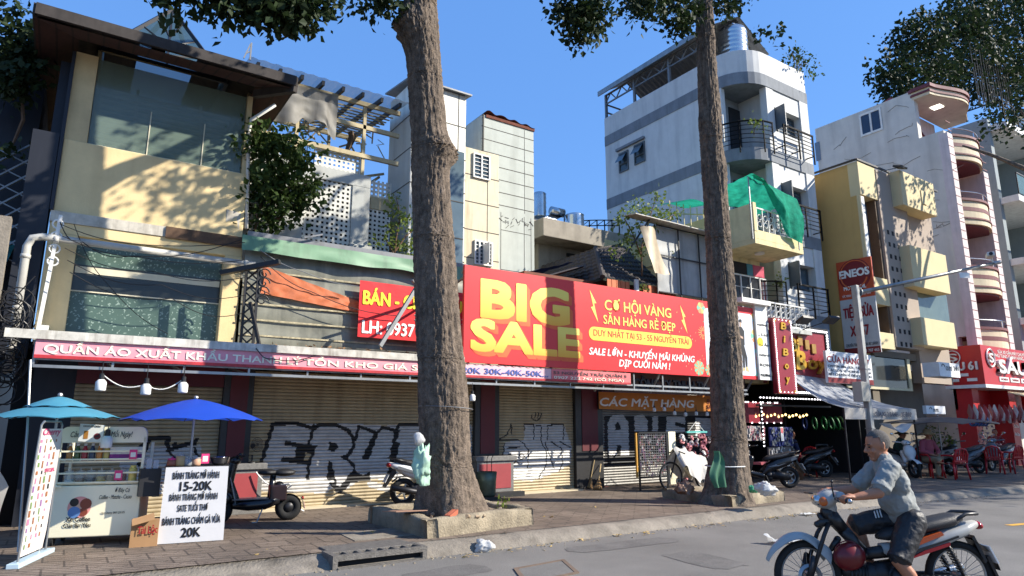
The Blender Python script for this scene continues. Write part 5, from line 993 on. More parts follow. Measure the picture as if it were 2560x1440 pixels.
for i in range(20):g.ball((b1-e/2+.02,BB-.035,bz0+e+(bz1-bz0-2*e)*(i+.5)/20),.03,6,4)
part("bulb",g,m_bulb,bs);bH=bz1-bz0
t=MB();t.text("Bi",(b0+.02,BB-.0,bz0+bH*.62),(b0+.42,BB-.0,bz0+bH*.62),bH*.2,off=.04,ext=.03);t.text("B",(b0+.2,BB,bz0+bH*.36),(b0+.7,BB,bz0+bH*.36),bH*.28,off=.05,ext=.03,shear=.1);t.text("oy",(b0+.78,BB,bz0+bH*.38),(b1-.22,BB,bz0+bH*.38),bH*.2,off=.04,ext=.03,shear=.1);t.text("53 NGUYỄN TRÃI P2 Q5",(b0+.05,BB,bz0+bH*.19),(b1-.25,BB,bz0+bH*.19),bH*.05,off=.01);t.text("0908 467 476",(b0+.1,BB,bz0+bH*.11),(b1-.4,BB,bz0+bH*.11),bH*.05,off=.01);part("gold_lettering",t,m_gold,bs)
g=MB()
for i in range(3):x=b0+.42+i*.33;z=bz1-.55-i*.1;g.box(x,x+.2,BB-.05,BB,z,z+.28)
part("gold_plaque",g,M("gold_plaque",(150,116,52),.5,.3,var=.3,scale=12),bs)
VB=10.7;v0,v1=UX(1938,880,Y=VB),UX(1985,880,Y=VB);vz0,vz1=UZ(1960,984,Y=VB),UZ(1955,797,Y=VB)
vs_=thing("upright_sign","upright crimson Bi Boy blade sign with tiny lit bulbs round its edge","sign",((v0+v1)/2,VB,vz0));g=MB();g.box(v0,v1,VB,VB+.14,vz0,vz1);part("board",g,m_bb,vs_);g=MB()
for i in range(42):z=vz0+.06+(vz1-vz0-.12)*i/41;[g.ball((x,VB-.012,z),.013,5,4)for x in(v0+.05,v1-.05)]
for i in range(5):x=v0+.08+(v1-v0-.16)*i/4;[g.ball((x,VB-.012,z),.013,5,4)for z in(vz0+.04,vz1-.04)]
part("bulb",g,m_bulb,vs_);t=MB()
for i,ch in enumerate("BiBoy"):zz=vz1-.3-i*(vz1-vz0-.25)/5;wd2={'B':.24,'i':.09,'o':.17,'y':.18}[ch];xm_=(v0+v1)/2;t.text(ch,(xm_-wd2/2,VB,zz),(xm_+wd2/2,VB,zz),.2,off=.04,ext=.015,shear=.1)
part("gold_lettering",t,m_gold,vs_)
g=MB()
for a in((v0+.03,vz1-.1),(v1-.13,vz1-.1),(v0+.03,vz0+.02),(v1-.13,vz0+.02)):g.box(a[0],a[0]+.1,VB-.006,VB,a[1],a[1]+.08)
part("gold_corner",g,m_gold,vs_)
LB=11.6;l0,l1=UX(1858,1030,Y=LB),UX(1955,1030,Y=LB);lz0,lz1=UZ(1900,1057,Y=LB),UZ(1900,1006,Y=LB);ls=thing("red_lightbox","low crimson shop sign with sparse bulbs behind the right tree trunk","sign",((l0+l1)/2,LB,lz0));g=MB();g.box(l0,l1,LB,LB+.1,lz0,lz1);part("board",g,m_bb,ls);t=MB();t.text("Bi Boy",(l0+.5,LB,lz0+.3),(l0+1.1,LB,lz0+.3),.2,off=.02,shear=.2);part("dark_lettering",t,M("dark_red_board_print",(124,20,24),.5),ls);g=MB()
for i in range(16):a=i/16;g.ball((l0+(l1-l0)*a,LB-.02,lz1 if i%3 else lz0),.02,5,4)
part("bulb",g,m_bulb,ls)
bbs=thing("bulb_shop","dark open shop under the crimson bulb signs with rows of lit bulbs","shop",(18,12,SW));g=MB();g.box(14.6,20.95,15.5,15.6,SW,3.2);g.box(15.5,20.95,11.6,15.5,2.98,3.1);g.box(15.45,15.5,12.3,15.5,SW,3.0);g.box(20.9,20.95,11.3,15.5,SW,3.0);g.box(15.5,20.9,12.2,15.5,SW+.003,SW+.02);g.box(18.3,18.36,12.4,15.5,SW,3.0);part("shade_lining",g,M("shop_shade",(34,32,34),.9),bbs)  # walls, ceiling and floor coloured near-black to carry the interior's shade
g=MB();
for z,y in((bz0-.12,BB),(bz0-.32,BB+.1)):g.bar((v0,y,z),(b1,y,z),.05)
g.bar((v0+.02,BB,bz0-.3),(v0+.02,BB,1.4),.05);part("light_rail",g,m_black,bbs);g=MB()
for i in range(26):x=v0+(b1-v0)*i/25;g.ball((x,BB-.04,bz0-.12),.02,5,4)
for i in range(12):g.ball((v0+.02,BB-.03,bz0-.3-i*.1),.02,5,4)
part("bulb",g,m_bulb,bbs);g=MB()
for i in range(15):x=v0+.2+i*.17;g.ball((x,BB+.3,bz0-.62+.03*(i%3)),.035,7,5);g.bar((x,BB+.3,bz0-.58),(x,BB+.3,bz0-.55),.006)
part("warm_bulb",g,m_warm,bbs);g=MB();g.box(WX+.02,20.9,11.75,11.9,2.45,3.6);part("added_shade_board",g,M("shop_shade",(34,32,34),.9),bbs)  # near-black box added over the bright wall to stand in for shade
g=MB();GY_=11.2;g0_,g1_=UX(1915,780,Y=GY_),UX(2022,790,Y=GY_);gz0_,gz1_=UZ(1960,815,Y=GY_),UZ(1960,762,Y=GY_);n=9
for i in range(n+1):x=g0_+(g1_-g0_)*i/n;g.bar((x,GY_,gz0_),(x,GY_,gz1_),.02)
for i in range(n):x=g0_+(g1_-g0_)*(i+.5)/n;[g.torus((x,GY_,gz0_+(gz1_-gz0_)*f),(0,1,0),.075,.011,12,5)for f in(.25,.5,.75)]
g.bar((g0_-.1,GY_,gz1_),(g1_,GY_,gz1_),.04);g.bar((g0_,GY_,gz0_),(g1_,GY_,gz0_),.03);solo("balcony_grille",g,m_white,"ornate white iron balcony grille above the crimson bulb sign","railing")
g=MB();gzz=UZ(1960,818,Y=GY_);g.box(g0_-.3,g1_,GY_-.05,WY,gzz-.14,gzz);solo("balcony_slab",g,m_tw,"thin concrete balcony slab under the ornate white grille","balcony")
for k,(px_,py_)in enumerate(((2012,800),(2078,800))):a=U(px_,py_,Y=10.5);g=MB();g.bar((a.x-.5,11.1,a.z-.25),(a.x,10.5,a.z),.03);g.obox(a,(.2,-.03,0),(.02,.13,-.07),(0,.02,.035));solo("floodlight",g,m_black,("black floodlight on an arm over the middle of the bulb sign","black floodlight on an arm over the right end of the bulb sign")[k],"floodlight")
WP=10.82;p0,p1=UX(1893,850,Y=WP),UX(1922,850,Y=WP);q0,q1=UZ(1915,950,Y=WP),UZ(1905,765,Y=WP);wp=thing("stickered_board","narrow white board with scraps of lettering at the right end of the red billboard","sign",((p0+p1)/2,WP,q0));g=MB();g.box(p0,p1,WP,WP+.1,q0,q1);g.box(p0-.7,p1,WP-.15,WP+.3,q1,q1+.12);part("board",g,m_white,wp);t=MB()
for i,s in enumerate(("vative","., Ltd","Âu Âu","ndard","RON","PHƯƠNG")):t.text(s,(p0+.04,WP,q1-.55-i*.27),(p1-.04,WP,q1-.55-i*.27),.07,off=.01)
part("lettering",t,m_black,wp);g=MB();g.lathe((p0+.12,WP-.002,q0+1.0),[(.12,0),(.12,.004),(0,.005)],20,(0,-1,0));part("yellow_disc",g,M("yellow_print",(245,220,40),.5),wp)
g=MB();g.box(p1+.02,v0-.02,11.0,11.1,q0-.05,q1-.35);solo("maroon_board",g,m_prd,"plain maroon board between the stickered white board and the upright sign","board")
def trunk_mesh(base,pts,rad,flare=.0,seed=0,nu=150,nz=640,amp=.03,bumps=()):
 """bark column: pts = list of (x,y,z) centre line, rad = radii; ridged displacement gives the bark plates"""
 pts=[V(p)for p in pts];ts=[0]
 for a,b in zip(pts,pts[1:]):ts.append(ts[-1]+(b-a).length)
 T=ts[-1];mb=MB();vs=[]
 for j in range(nz+1):
  t=T*j/nz;k=0
  while k<len(ts)-2 and ts[k+1]<t:k+=1
  f=(t-ts[k])/(ts[k+1]-ts[k]);f=f*f*(3-2*f);c=pts[k].lerp(pts[k+1],f);r=rad[k]+(rad[k+1]-rad[k])*f
  for i in range(nu):
   g=2*math.pi*i/nu;d=V((math.cos(g),math.sin(g),0));q=V((d.x*2.6,d.y*2.6,t*.9+seed))
   n1=noise.noise(q*1.3);w=V((d.x*r*44,d.y*r*44,t*7.5+seed))+V((n1,n1*.6,n1*2))*1.6
   rid=1-abs(noise.noise(w))*2.6;pl=noise.noise(w*2.1)
   fl=flare*max(0,1-t/1.1)**2.2*(.75+.5*math.sin(g*4+seed)+.35*noise.noise(V((d.x*3,d.y*3,seed))))
   rr=r*(1+.06*n1)+fl+amp*(-.95*max(0,rid-.3)+.5*pl)+amp*.3*noise.noise(w*5)+amp*.9*noise.noise(V((d.x*4,d.y*4,t*1.3+seed*3)))
   for bc,bs,ba in bumps:
    e=(c+d*r-bc).length_squared/bs**2
    if e<6:rr+=ba*math.exp(-e)*(1+.5*noise.noise(w*2)+.4*pl)
   vs.append(c+d*rr)
 mb.add(vs,[[j*nu+i,j*nu+(i+1)%nu,(j+1)*nu+(i+1)%nu,(j+1)*nu+i]for j in range(nz)for i in range(nu)]+[[nz*nu+i for i in range(nu)]])
 return mb
m_bark=M("bark",(118,104,90),.95,var=.55,scale=9,bump=.9,bscale=38,grime=.8,gcol=(50,42,36),streak=12,speck=.7)
def limb_path(p,q,sag,n=7):
 p,q=V(p),V(q);return[p.lerp(q,i/n)+V((0,0,sag*math.sin(math.pi*i/n)))+V((noise.noise(p+V((i*.7,0,0)))*.12,noise.noise(q+V((0,i*.9,0)))*.12,0))for i in range(n+1)]
T1=V((5.02,9.08,.3));t1x=lambda y,px:U(px,y,Y=9.02)
tr1=thing("street_tree","big street tree with thick rugged trunk at the left, in the littered stone planter","tree",T1)
p1=[T1-V((0,0,.25)),V((t1x(1150,1116).x,9.02,1.0)),V((t1x(900,1101).x,9.02,t1x(900,1101).z)),V((t1x(600,1082).x,9.0,t1x(600,1082).z)),V((t1x(380,1074).x,9.0,t1x(380,1074).z)),V((t1x(200,1062).x,9.0,t1x(200,1062).z)),V((t1x(20,1050).x,9.0,t1x(20,1050).z)),V((t1x(20,1050).x-.1,9.0,11.2)),V((t1x(20,1050).x-.2,9.1,15))]
part("trunk",trunk_mesh(T1,p1,[.44,.375,.355,.315,.295,.275,.27,.22,.13],.34,3,amp=.028,bumps=[(t1x(388,1118),.2,.16),(V((t1x(385,1085).x,8.74,t1x(385,1085).z)),.22,.1),(t1x(65,1012),.3,.17),(t1x(1000,1150),.3,.03)]),m_bark,tr1,smooth=True)
def on_sun(px,py,ywall,y_at):
 q=U(px,py,Y=ywall);return q+SUN*((y_at-ywall)/SUN.y)
g=MB();top=p1[-2];L=[p1[-3]+V((0,0,.6)),on_sun(300,430,FY,9.0),on_sun(420,385,FY,8.9),on_sun(535,325,FY,8.8),on_sun(548,270,FY,8.75),on_sun(560,150,FY,8.7)]
g.tube(L,[.2,.15,.12,.1,.09,.06],10)
for q in((8.0,7.9,13),(2.2,8.2,13.2),(3.2,10.6,12.6),(6.5,10.5,13.5),(5,7,13)):g.tube(limb_path(top,q,.5),[.15,.13,.11,.1,.08,.07,.05,.04],8)
lp=p1[-3]
for q in(U(700,-40,Y=8.4),U(560,-60,Y=8.6),U(930,-30,Y=9.0)):g.tube(limb_path(V((lp.x,lp.y,lp.z+.7)),q,.5),[.1,.09,.08,.07,.05,.04,.03,.02],7)
part("limb",g,m_bark,tr1,smooth=True)
bl=[]
def clump(px,py,y,r,n,sq=.75):c=U(px,py,Y=y);bl.append(((c.x,c.y,c.z),(r,r,r*sq),n))
for a in((425,-10,8.6,.2,190),(560,-12,8.5,.3,380),(660,-8,8.4,.34,480),(745,22,8.4,.26,380),(790,-2,8.4,.22,280),(735,52,8.4,.16,190),(610,8,8.5,.18,180),(930,-4,9.0,.22,240),(985,14,8.9,.15,120),(500,-35,8.5,.25,200),(690,30,8.4,.16,160),(640,-190,8.3,.8,500),(780,-180,8.3,.7,400)):clump(*a)
for px,py,n,r in((450,480,70,.35),(560,470,190,.5),(590,400,90,.4),(510,530,60,.3),(400,320,60,.25),(200,240,60,.3)):
 c=on_sun(px,py,FY,8.6);bl.append(((c.x,c.y,c.z),(r,r,r*.6),n))
for px,py,n,r in((880,600,60,.35),(905,500,60,.35),(840,545,40,.3),(700,480,80,.4),(1060,640,60,.4)):
 c=on_sun(px,py,13.4,8.4);bl.append(((c.x,c.y,c.z),(r,r,r*.6),n))
part("crown",leaves(bl,.125,11),m_leafd,tr1)
T2=V((10.92,8.78,.3));t2=lambda y,px:U(px,y,Y=8.78)
tr2=thing("street_tree","slimmer street tree at the right, with dark rugged trunk before the billboard's end","tree",T2)
p2=[T2-V((0,0,.2)),V((t2(1100,1822).x,8.78,t2(1100,1822).z)),V((t2(850,1812).x,8.78,t2(850,1812).z)),V((t2(600,1795).x,8.78,t2(600,1795).z)),V((t2(350,1777).x,8.78,t2(350,1777).z)),V((t2(100,1764).x,8.78,t2(100,1764).z)),V((t2(0,1760).x,8.78,t2(0,1760).z)),V((t2(0,1760).x,8.78,15.5))]
part("trunk",trunk_mesh(T2,p2,[.40,.345,.3,.255,.235,.205,.19,.12],.3,9,amp=.03,bumps=[(t2(180,1795),.2,.05),(t2(430,1800),.25,.05),(t2(300,1755),.2,.04)]),m_bark,tr2,smooth=True)
g=MB();top=p2[-2]+V((0,0,.8))
for q in(U(1600,-30,Y=8.4),U(1470,-60,Y=8.2),U(1840,-30,Y=8.6),U(1680,-20,Y=8.6),(13,8,15),(9,8,15)):g.tube(limb_path(top,q,.4),[.09,.08,.07,.06,.05,.04,.03,.02],7)
part("limb",g,m_bark,tr2,smooth=True)
bl=[]
for a in((1450,10,8.3,.45,560),(1420,45,8.3,.25,260),(1480,50,8.3,.35,420),(1455,85,8.3,.16,120),(1620,0,8.4,.4,420),(1590,15,8.4,.25,200),(1680,10,8.5,.4,420),(1690,60,8.5,.24,280),(1720,28,8.6,.3,260),(1800,5,8.7,.3,260),(1850,-2,8.7,.25,180),(1835,22,8.7,.12,50),(1540,-110,8.4,.5,300),(1420,-150,8.3,.7,400)):clump(*a)
part("crown",leaves(bl,.12,12),m_leafd,tr2)
T3=V((27.2,6.9,SW));tr3=thing("street_tree","next street tree just beyond the right edge, dappling the far pavement","tree",T3)
part("trunk",trunk_mesh(T3,[T3,T3+V((0,0,5)),T3+V((.1,0,10)),T3+V((0,0,15))],[.38,.32,.27,.15],.2,5,50,120),m_bark,tr3,smooth=True)
g=MB()
for q in((24.5,7.2,11.5),(26,9.5,11.5),(29.5,7,12),(27,5,12),(23,6.4,10.5)):g.tube(limb_path(T3+V((0,0,8.5)),q,.4),[.14,.12,.1,.09,.07,.06,.05,.03],7)
part("limb",g,m_bark,tr3,smooth=True)
bl=[((24.6,7.0,11.8),(1.7,1.3,.9),240),((27,6,12.5),(2.4,2,1.1),600),((29,8,12.6),(2.2,1.8,1),500),((23.6,6.0,9.9),(1.2,1.0,.6),150),((25.5,5.2,8.6),(1.5,1.0,.8),420)]
part("crown",leaves(bl,.17,13),m_leafd,tr3)
for(x,y),lab in(((33.5,-5.5),"street tree on the opposite pavement shading the far shops"),((41,-6),"farther street tree on the opposite pavement beyond the view")):
 T=V((x,y,0));t=thing("street_tree",lab,"tree",T);part("trunk",trunk_mesh(T,[T,T+V((0,0,6)),T+V((.2,.4,11))],[.4,.33,.2],.2,5,40,80),m_bark,t,smooth=True)
 part("crown",leaves([((x-1.5,y+3.5,12.6),(3.2,2.6,1.5),2200),((x+2.2,y+3.1,13),(3,2.6,1.5),2000),((x,y+1.9,11.2),(2.6,2,1.2),1200),((x-3.6,y+2.8,11.6),(1.8,1.6,.9),800)],.24,15),m_leafd,t)
BT=V((50,24,0));bt=thing("background_tree","dense dark tree with hanging roots towering behind the pink house","tree",BT)
bl=[]
def far(px,py,y,r,n,sq=.8):c=U(px,py,Y=y);bl.append(((c.x,c.y,c.z),(r,r,r*sq),n))
for a in((2240,190,24,1.9,700),(2300,90,24,2.6,1100),(2300,150,24,3,1300),(2390,60,24,2.2,800),(2390,130,25,4,2000),(2480,60,25,4,2000),(2480,150,25,4.5,2200),(2560,30,25,5,2400),(2570,170,25,4.5,2200),(2450,200,25,3.4,1400),(2340,205,25,2.6,900),(2640,100,25,5,1500),(2420,20,24,2.4,800),(2540,-40,25,4.5,1500),(2540,250,25,3,1200),(2250,240,24,1.4,400)):far(*a)
part("crown",leaves(bl,.42,21),m_leafd,bt)
g=MB();c=U(2500,300,Y=25);g.tube([(c.x+2,25,0),(c.x+1.5,25,9),(c.x-.5,25,16),(c.x-2,25,21)],[.9,.7,.5,.2],10);g.tube([(c.x+1.5,25,9),(c.x+4,25,15),(c.x+5,25,20)],[.5,.35,.15],8);part("trunk",g,M("dark_bark",(84,72,62),.95,var=.5,scale=12,bump=.6),bt)
g=MB()
for i in range(16):c=U(2430+i*5.5,150,Y=23);z=UZ(2430+i*5.5,262-random.random()*20,Y=23);g.tube([(c.x,23,c.z+random.uniform(-1,2)),(c.x+random.uniform(-.2,.2),23,z)],.035,5)
part("hanging_root",g,M("pale_root",(130,120,108),.9),bt)
def plant(name,lab,base,blobs,stems,size,mat=None,seed=0,sr=.02):
 t=thing(name,lab,"tree" if "tree" in name else "plant",base);part("foliage",leaves(blobs,size,seed),mat or m_leaf,t);g=MB()
 for s in stems:n=len(s);g.tube(s,[sr*(1.6-1.2*i/n)for i in range(n)],6)
 part("stem",g,m_wood,t)
P_=lambda px,py,y:tuple(U(px,py,Y=y))
bl=[]
for a in((650,370,.28,300),(690,360,.3,300),(740,390,.3,320),(660,440,.32,340),(720,450,.36,420),(770,460,.25,220),(690,510,.32,320),(640,490,.25,220),(740,505,.25,200),(660,560,.16,110),(645,335,.16,120),(700,560,.08,30)):c=U(a[0],a[1],Y=12.7);bl.append((tuple(c),(a[2],a[2]*1.1,a[2]),a[3]))
plant("young_tree","leafy green tree crowding the gap between yellow corner building and perforated screens",P_(640,620,12.8),bl,[[P_(640,620,12.8),P_(640,560,12.8),P_(660,480,12.7),P_(690,390,12.7)],[P_(650,520,12.8),P_(720,470,12.7),P_(780,460,12.7)],[P_(645,560,12.8),P_(700,545,12.7),P_(740,510,12.7)]],.13,m_leaf,31)
bl=[]
for a in((990,500,.07,26),(996,530,.1,46),(1012,552,.1,46),(985,560,.08,26),(960,590,.09,30),(1000,600,.12,50),(1020,620,.12,60),(1035,575,.1,30),(960,612,.06,16),(1040,640,.1,30)):c=U(a[0],a[1],Y=12.6);bl.append((tuple(c),(a[2],)*3,a[3]))
plant("sapling","thin sapling growing from the ledge beside the left big trunk",P_(985,660,12.6),bl,[[P_(985,660,12.6),P_(990,600,12.6),P_(1000,540,12.6),P_(990,490,12.6)],[P_(987,630,12.6),P_(1015,590,12.6),P_(1035,575,12.6)],[P_(987,640,12.6),P_(965,600,12.6)]],.1,m_leaf2,32,.012)
bl=[]
for a in((1641,492,.1,50),(1590,520,.14,80),(1620,530,.16,110),(1660,540,.14,80),(1560,545,.12,60),(1600,560,.16,90),(1690,535,.08,40),(1540,550,.06,20),(1640,560,.12,60),(1575,590,.1,50),(1560,610,.12,50),(1600,620,.1,40),(1635,600,.06,20),(1540,635,.06,16),(1668,630,.05,14),(1590,640,.05,14)):c=U(a[0],a[1],Y=12.5);bl.append((tuple(c),(a[2]*1.1,)*3,a[3]))
plant("sapling","bushy sapling sprouting from the tiled roof beside the rusty sheet",P_(1605,690,12.5),bl,[[P_(1605,690,12.5),P_(1603,620,12.5),P_(1620,560,12.5),P_(1641,490,12.5)],[P_(1603,640,12.5),P_(1580,580,12.5),P_(1560,545,12.5)],[P_(1604,620,12.5),P_(1660,550,12.5),P_(1690,535,12.5)]],.105,m_leaf2,33,.014)
plant("weed","small weed sprouting at the top edge of the red billboard under the rusty sheet",P_(1610,722,11.2),[(P_(1610,718,11.2),(.12,.08,.06),40)],[[P_(1610,726,11.2),P_(1612,715,11.2)]],.06,m_leaf2,34,.006)
bl=[]
for a in((40,35,.14,60),(45,90,.22,160),(20,130,.3,260),(50,160,.3,260),(25,190,.28,240),(45,210,.16,100),(32,250,.07,30),(22,365,.09,40),(12,60,.12,60),(65,120,.14,90)):c=U(a[0],a[1],Y=13.2);bl.append((tuple(c),(a[2],)*3,a[3]))
plant("creeper","dark leafy creeper hanging at the left edge beside the eave",P_(58,300,13.3),bl,[[P_(58,300,13.3),P_(52,200,13.3),P_(42,40,13.3)],[P_(52,230,13.3),P_(30,250,13.3)],[P_(58,300,13.3),P_(30,365,13.3)]],.14,m_leafd,35,.02)
def planter(lab,pts,h,seed,cat="planter"):
 c=sum((V((x,y,0))for x,y in pts),V((0,0,0)))/len(pts);t=thing("stone_planter",lab,cat,(c.x,c.y,SW),"stone planters round the street trees");n=len(pts)
 for i in range(n):
  a,b=V((*pts[i],SW)),V((*pts[(i+1)%n],SW));d=(b-a);L=d.length;d.normalize();nr=V((-d.y,d.x,0));inn=nr if nr.dot(c-a)>0 else-nr;th_=.17
  g=MB();nu=int(L/.05)
  prof=[(0,-.02),(0,h*.5),(.0,h*.9),(.03,h),(th_-.02,h),(th_,h*.9),(th_,-.02)]
  vs=[]
  for k in range(nu+1):
   q=a+d*(L*k/nu)
   for(o,z)in prof:
    p=q+inn*o+V((0,0,z));nn=noise.noise_vector(p*3+V((seed,0,0)))*.025+noise.noise_vector(p*11)*.012;vs.append(p+nn)
  m=len(prof);g.add(vs,[[k*m+j,k*m+j+1,(k+1)*m+j+1,(k+1)*m+j]for k in range(nu)for j in range(m-1)]+[list(range(m)),[nu*m+j for j in range(m)][::-1]]);part("kerb_block",g,m_kerb2,t,smooth=True)
 g=MB();g.poly([(x+(c.x-x)*.06,y+(c.y-y)*.06,SW+h*.72)for x,y in pts]);part("soil",g,M("planter_soil",(150,134,112),.95,var=.45,scale=14,bump=.8,bscale=60,speck=.6),t);return t
m_kerb2=M("planter_stone",(150,138,116),.95,var=.35,scale=4,bump=.8,bscale=35,grime=.6,gcol=(74,66,54),streak=3,speck=.3)
c1=[tuple(U(*p,Z=SW))[:2]for p in((1068,1348),(1332,1312))]
planter("cracked stone planter full of rubbish round the left tree",[c1[0],c1[1],(c1[1][0]-.05,10.0),(4.12,10.15)],.25,1)
c2_=[tuple(U(*p,Z=SW))[:2]for p in((1832,1268),(1962,1252))]
planter("low worn stone planter round the right tree, white rubbish bags on it",[c2_[0],c2_[1],(c2_[1][0]+.05,10.0),(10.45,10.05)],.19,5)
def brick(px,py,z,rz,lab,tilt=0):p=U(px,py,Z=z);g=MB();a=V((math.cos(rz),math.sin(rz),tilt))*.1;b=V((-math.sin(rz),math.cos(rz),0))*.05;g.obox((p.x,p.y,z+.03),a,b,(0,0,.03));[g.obox((p.x,p.y,z+.062),a*.8,b*.1,(0,0,.004))for _ in(0,)];solo("brick",g,M("red_brick",(170,92,66),.9,var=.15),lab,"brick",bevel=.004)
for i,(px,py,s_,rgb,nm)in enumerate(((1165,1290,.07,(150,130,104),"grey stone chunk on the left planter right of the orange brick"),(1085,1284,.06,(176,140,110),"pale broken brick left of the orange brick on the planter"),(1245,1272,.05,(120,108,92),"dark stone on the right rim of the left planter"))):
 p=U(px,py,Z=.36);g=MB();g.ball((p.x,p.y,.35),(s_,s_*.8,s_*.55),10,7);g.wobble(.025,12,i);solo("stone",g,M("stone_%d"%i,rgb,.95,var=.3,scale=12),nm,"stone")
brick(1128,1292,.36,.5,"orange hollow brick leaning among the rubbish by the left trunk",.3)
g=MB();
for i in range(46):p=U(random.uniform(1010,1210),random.uniform(1276,1290),Z=.36);g.ball((p.x,p.y,.34),(random.uniform(.02,.06),random.uniform(.02,.05),random.uniform(.01,.03)),6,4)
g.wobble(.02,20);solo("rubble",g,[M("pale_rubble",(176,152,122),.9,var=.4,scale=20)],"pale rubble and scraps scattered at the foot of the left trunk","rubble",kind="stuff")
g=MB();p=U(1020,1281,Z=.42);g.prism([(p.x-.3,p.y+.2,.43),(p.x+.25,p.y+.25,.4),(p.x+.3,p.y,.42),(p.x-.2,p.y-.05,.44)],(0,0,.012));solo("cardboard_sheet",g,M("card",(150,116,96),.9),"flattened cardboard with a bluish corner on the left planter","cardboard")
g=MB();p=U(1290,1262,Z=.38);solo("green_weed",leaves([((p.x-.2,p.y,.42),(.1,.08,.06),40)],.07,41),m_leaf2,"small green weed on the stone rim right of the left trunk","plant")
def bag(c,r,mat,lab,seed,name="plastic_bag",cat="plastic bag"):
 g=MB();g.ball(c,r,44,30);
 for i,p in enumerate(g.v):q=V(p);d=(q-V(c));n=noise.noise(q*9+V((seed,0,0)))*.5+abs(noise.noise(q*20+V((0,seed,0))))*.45-abs(noise.noise(q*45))*.2;q=V(c)+d*(1+n);g.v[i]=(q.x,q.y,max(q.z,c[2]-r[2]*.85))
 solo(name,g,mat,lab,cat,smooth=True)
m_wbag=cloth("white_plastic",(206,206,204),.3,rough=.3);m_gbag=cloth("green_plastic",(90,180,140),.3,rough=.35)
p=U(1915,1232,Z=.42);bag((p.x,p.y,.47),(.16,.14,.12),m_wbag,"white rubbish bag on the stone planter of the right tree",1);p=U(1885,1228,Z=.4);bag((p.x,p.y,.44),(.09,.09,.08),m_gbag,"small green plastic bag between the right trunk and the white rubbish bag",2)
p=U(1212,1366,Z=.06);bag((p.x,p.y,.07),(.12,.09,.08),m_wbag,"crumpled clear rubbish bag in the gutter under the left planter",3)
p=U(1712,1222,Z=.4);bag((p.x,p.y,.4),(.16,.12,.12),M("brown_bag",(120,92,74),.4,var=.4,scale=14),"brownish bag of scraps beside the bicycle wheel",4)
p=U(1975,1350,Z=.02);g=MB();g.grid(lambda u,v:V((p.x-.45+u*.55,p.y+.1-v*.25,.02+.05*abs(noise.noise(V((u*5,v*5,1))))+(.1 if u<.15 else 0)*(1-v))),18,8);solo("plastic_sheet",g,m_wbag,"flat torn white plastic bag lying on the road ahead of the rider's front wheel","plastic bag",smooth=True)
def litter(px,py,lab,s=.06):p=U(px,py,Z=.14 if py<1390 and px<1990 else.02);g=MB();g.grid(lambda u,v:V((p.x+(u-.5)*s*2,p.y+(v-.5)*s,p.z+.01+.03*noise.noise(V((u*3+px,v*3,0))))),5,4);solo("scrap",g,m_wbag,lab,"litter")
litter(2020,1285,"torn white paper scraps on the kerb left of the rider's headlight",.14)
lv=leaves([((x_,kerb_y(x_)-.2,.015),(.4,.08,.004),9)for x_ in[4.3+i*.7 for i in range(13)]]+[((x_,y_,SW+.012),(1,.8,.003),5)for x_,y_ in((1.5,8.6),(3,9.2),(7.5,9),(8.5,10),(13,8.6),(16,8.5),(0,8.8))],.07,43)
lv.v=[(x,y,min(max(z,.006 if y<kerb_y(x)else SW+.006),.03 if y<kerb_y(x)else SW+.03))for x,y,z in[(x,y if not kerb_y(x)-.08<y<kerb_y(x)+.3 else kerb_y(x)-.1+(y-kerb_y(x))*.3,z)for x,y,z in lv.v]]
solo("fallen_leaves",lv,M("yellow_dry_leaf",(186,156,92),.8,var=.4,scale=9),"dry yellow leaves fallen along the kerb and pavement","leaves",kind="stuff")
D0,D1=U(905,1398,Z=.1),U(1060,1352,Z=.1);dx0,dx1=2.78,3.84;dy=kerb_y(dx0)
dr=thing("storm_drain","black iron kerb drain with a slotted mouth at the left planter's corner","drain",((dx0+dx1)/2,dy,0));g=MB();g.box(dx0,dx1,dy+.14,dy+.6,.1,.152);part("cover",g,M("cast_iron",(104,100,95),.7,.3,var=.3,scale=18,bump=.6,bscale=60),dr,bevel=.006);g=MB();g.box(dx0,dx1,dy-.1,dy-.04,.09,.152);g.box(dx0-.06,dx0,dy-.1,dy+.3,-.01,.152);g.box(dx1,dx1+.06,dy-.1,dy+.3,-.01,.152);g.box(dx0,dx1,dy-.12,dy-.06,-.01,.02)
for i in range(8):x=dx0+(dx1-dx0)*i/7;g.box(x-.02,x+.02,dy-.06,dy+.14,.09,.148)
part("frame",g,M("cast_iron",(74,72,70),.6,.4),dr);g=MB();g.box(dx0,dx1,dy-.03,dy+.13,-.02,.088);part("mouth",g,m_void,dr)
mh=U(1365,1428,Z=0);g=MB();ax_=V((.83,.1,0))*.45;bx_=V((.35,.75,0))*.42;g.obox((mh.x,mh.y,.003),ax_,bx_,(0,0,.004));mht=thing("manhole","square grey manhole cover in a rusty frame on the road","manhole",(mh.x,mh.y,0));part("cover",g,M("road_cover",(112,110,106),.9,speck=.5),mht);g=MB()
for s_ in(-1,1):g.obox(V((mh.x,mh.y,.006))+ax_*s_,ax_.normalized()*.03,bx_*1.05,(0,0,.006));g.obox(V((mh.x,mh.y,.0065))+bx_*s_,ax_*1.05,bx_.normalized()*.03,(0,0,.006))
part("frame",g,M("rusty_frame",(104,88,74),.8,var=.3),mht)
g=MB();a=U(985,1312,Z=SW);g.obox((a.x-.45,a.y-.7,SW+.004),(.55,.02,0),(.02,.36,0),(0,0,.006));struct("concrete_slab",g,m_conc)
c=U(1054,1165,Y=8.62);bag((c.x,8.6,c.z),(.105,.09,.31),cloth("mint_sack",(172,204,182),.2,rough=.6,var=.15,scale=6),"pale green rubbish sack tied to the left trunk",8,"green_sack","sack")
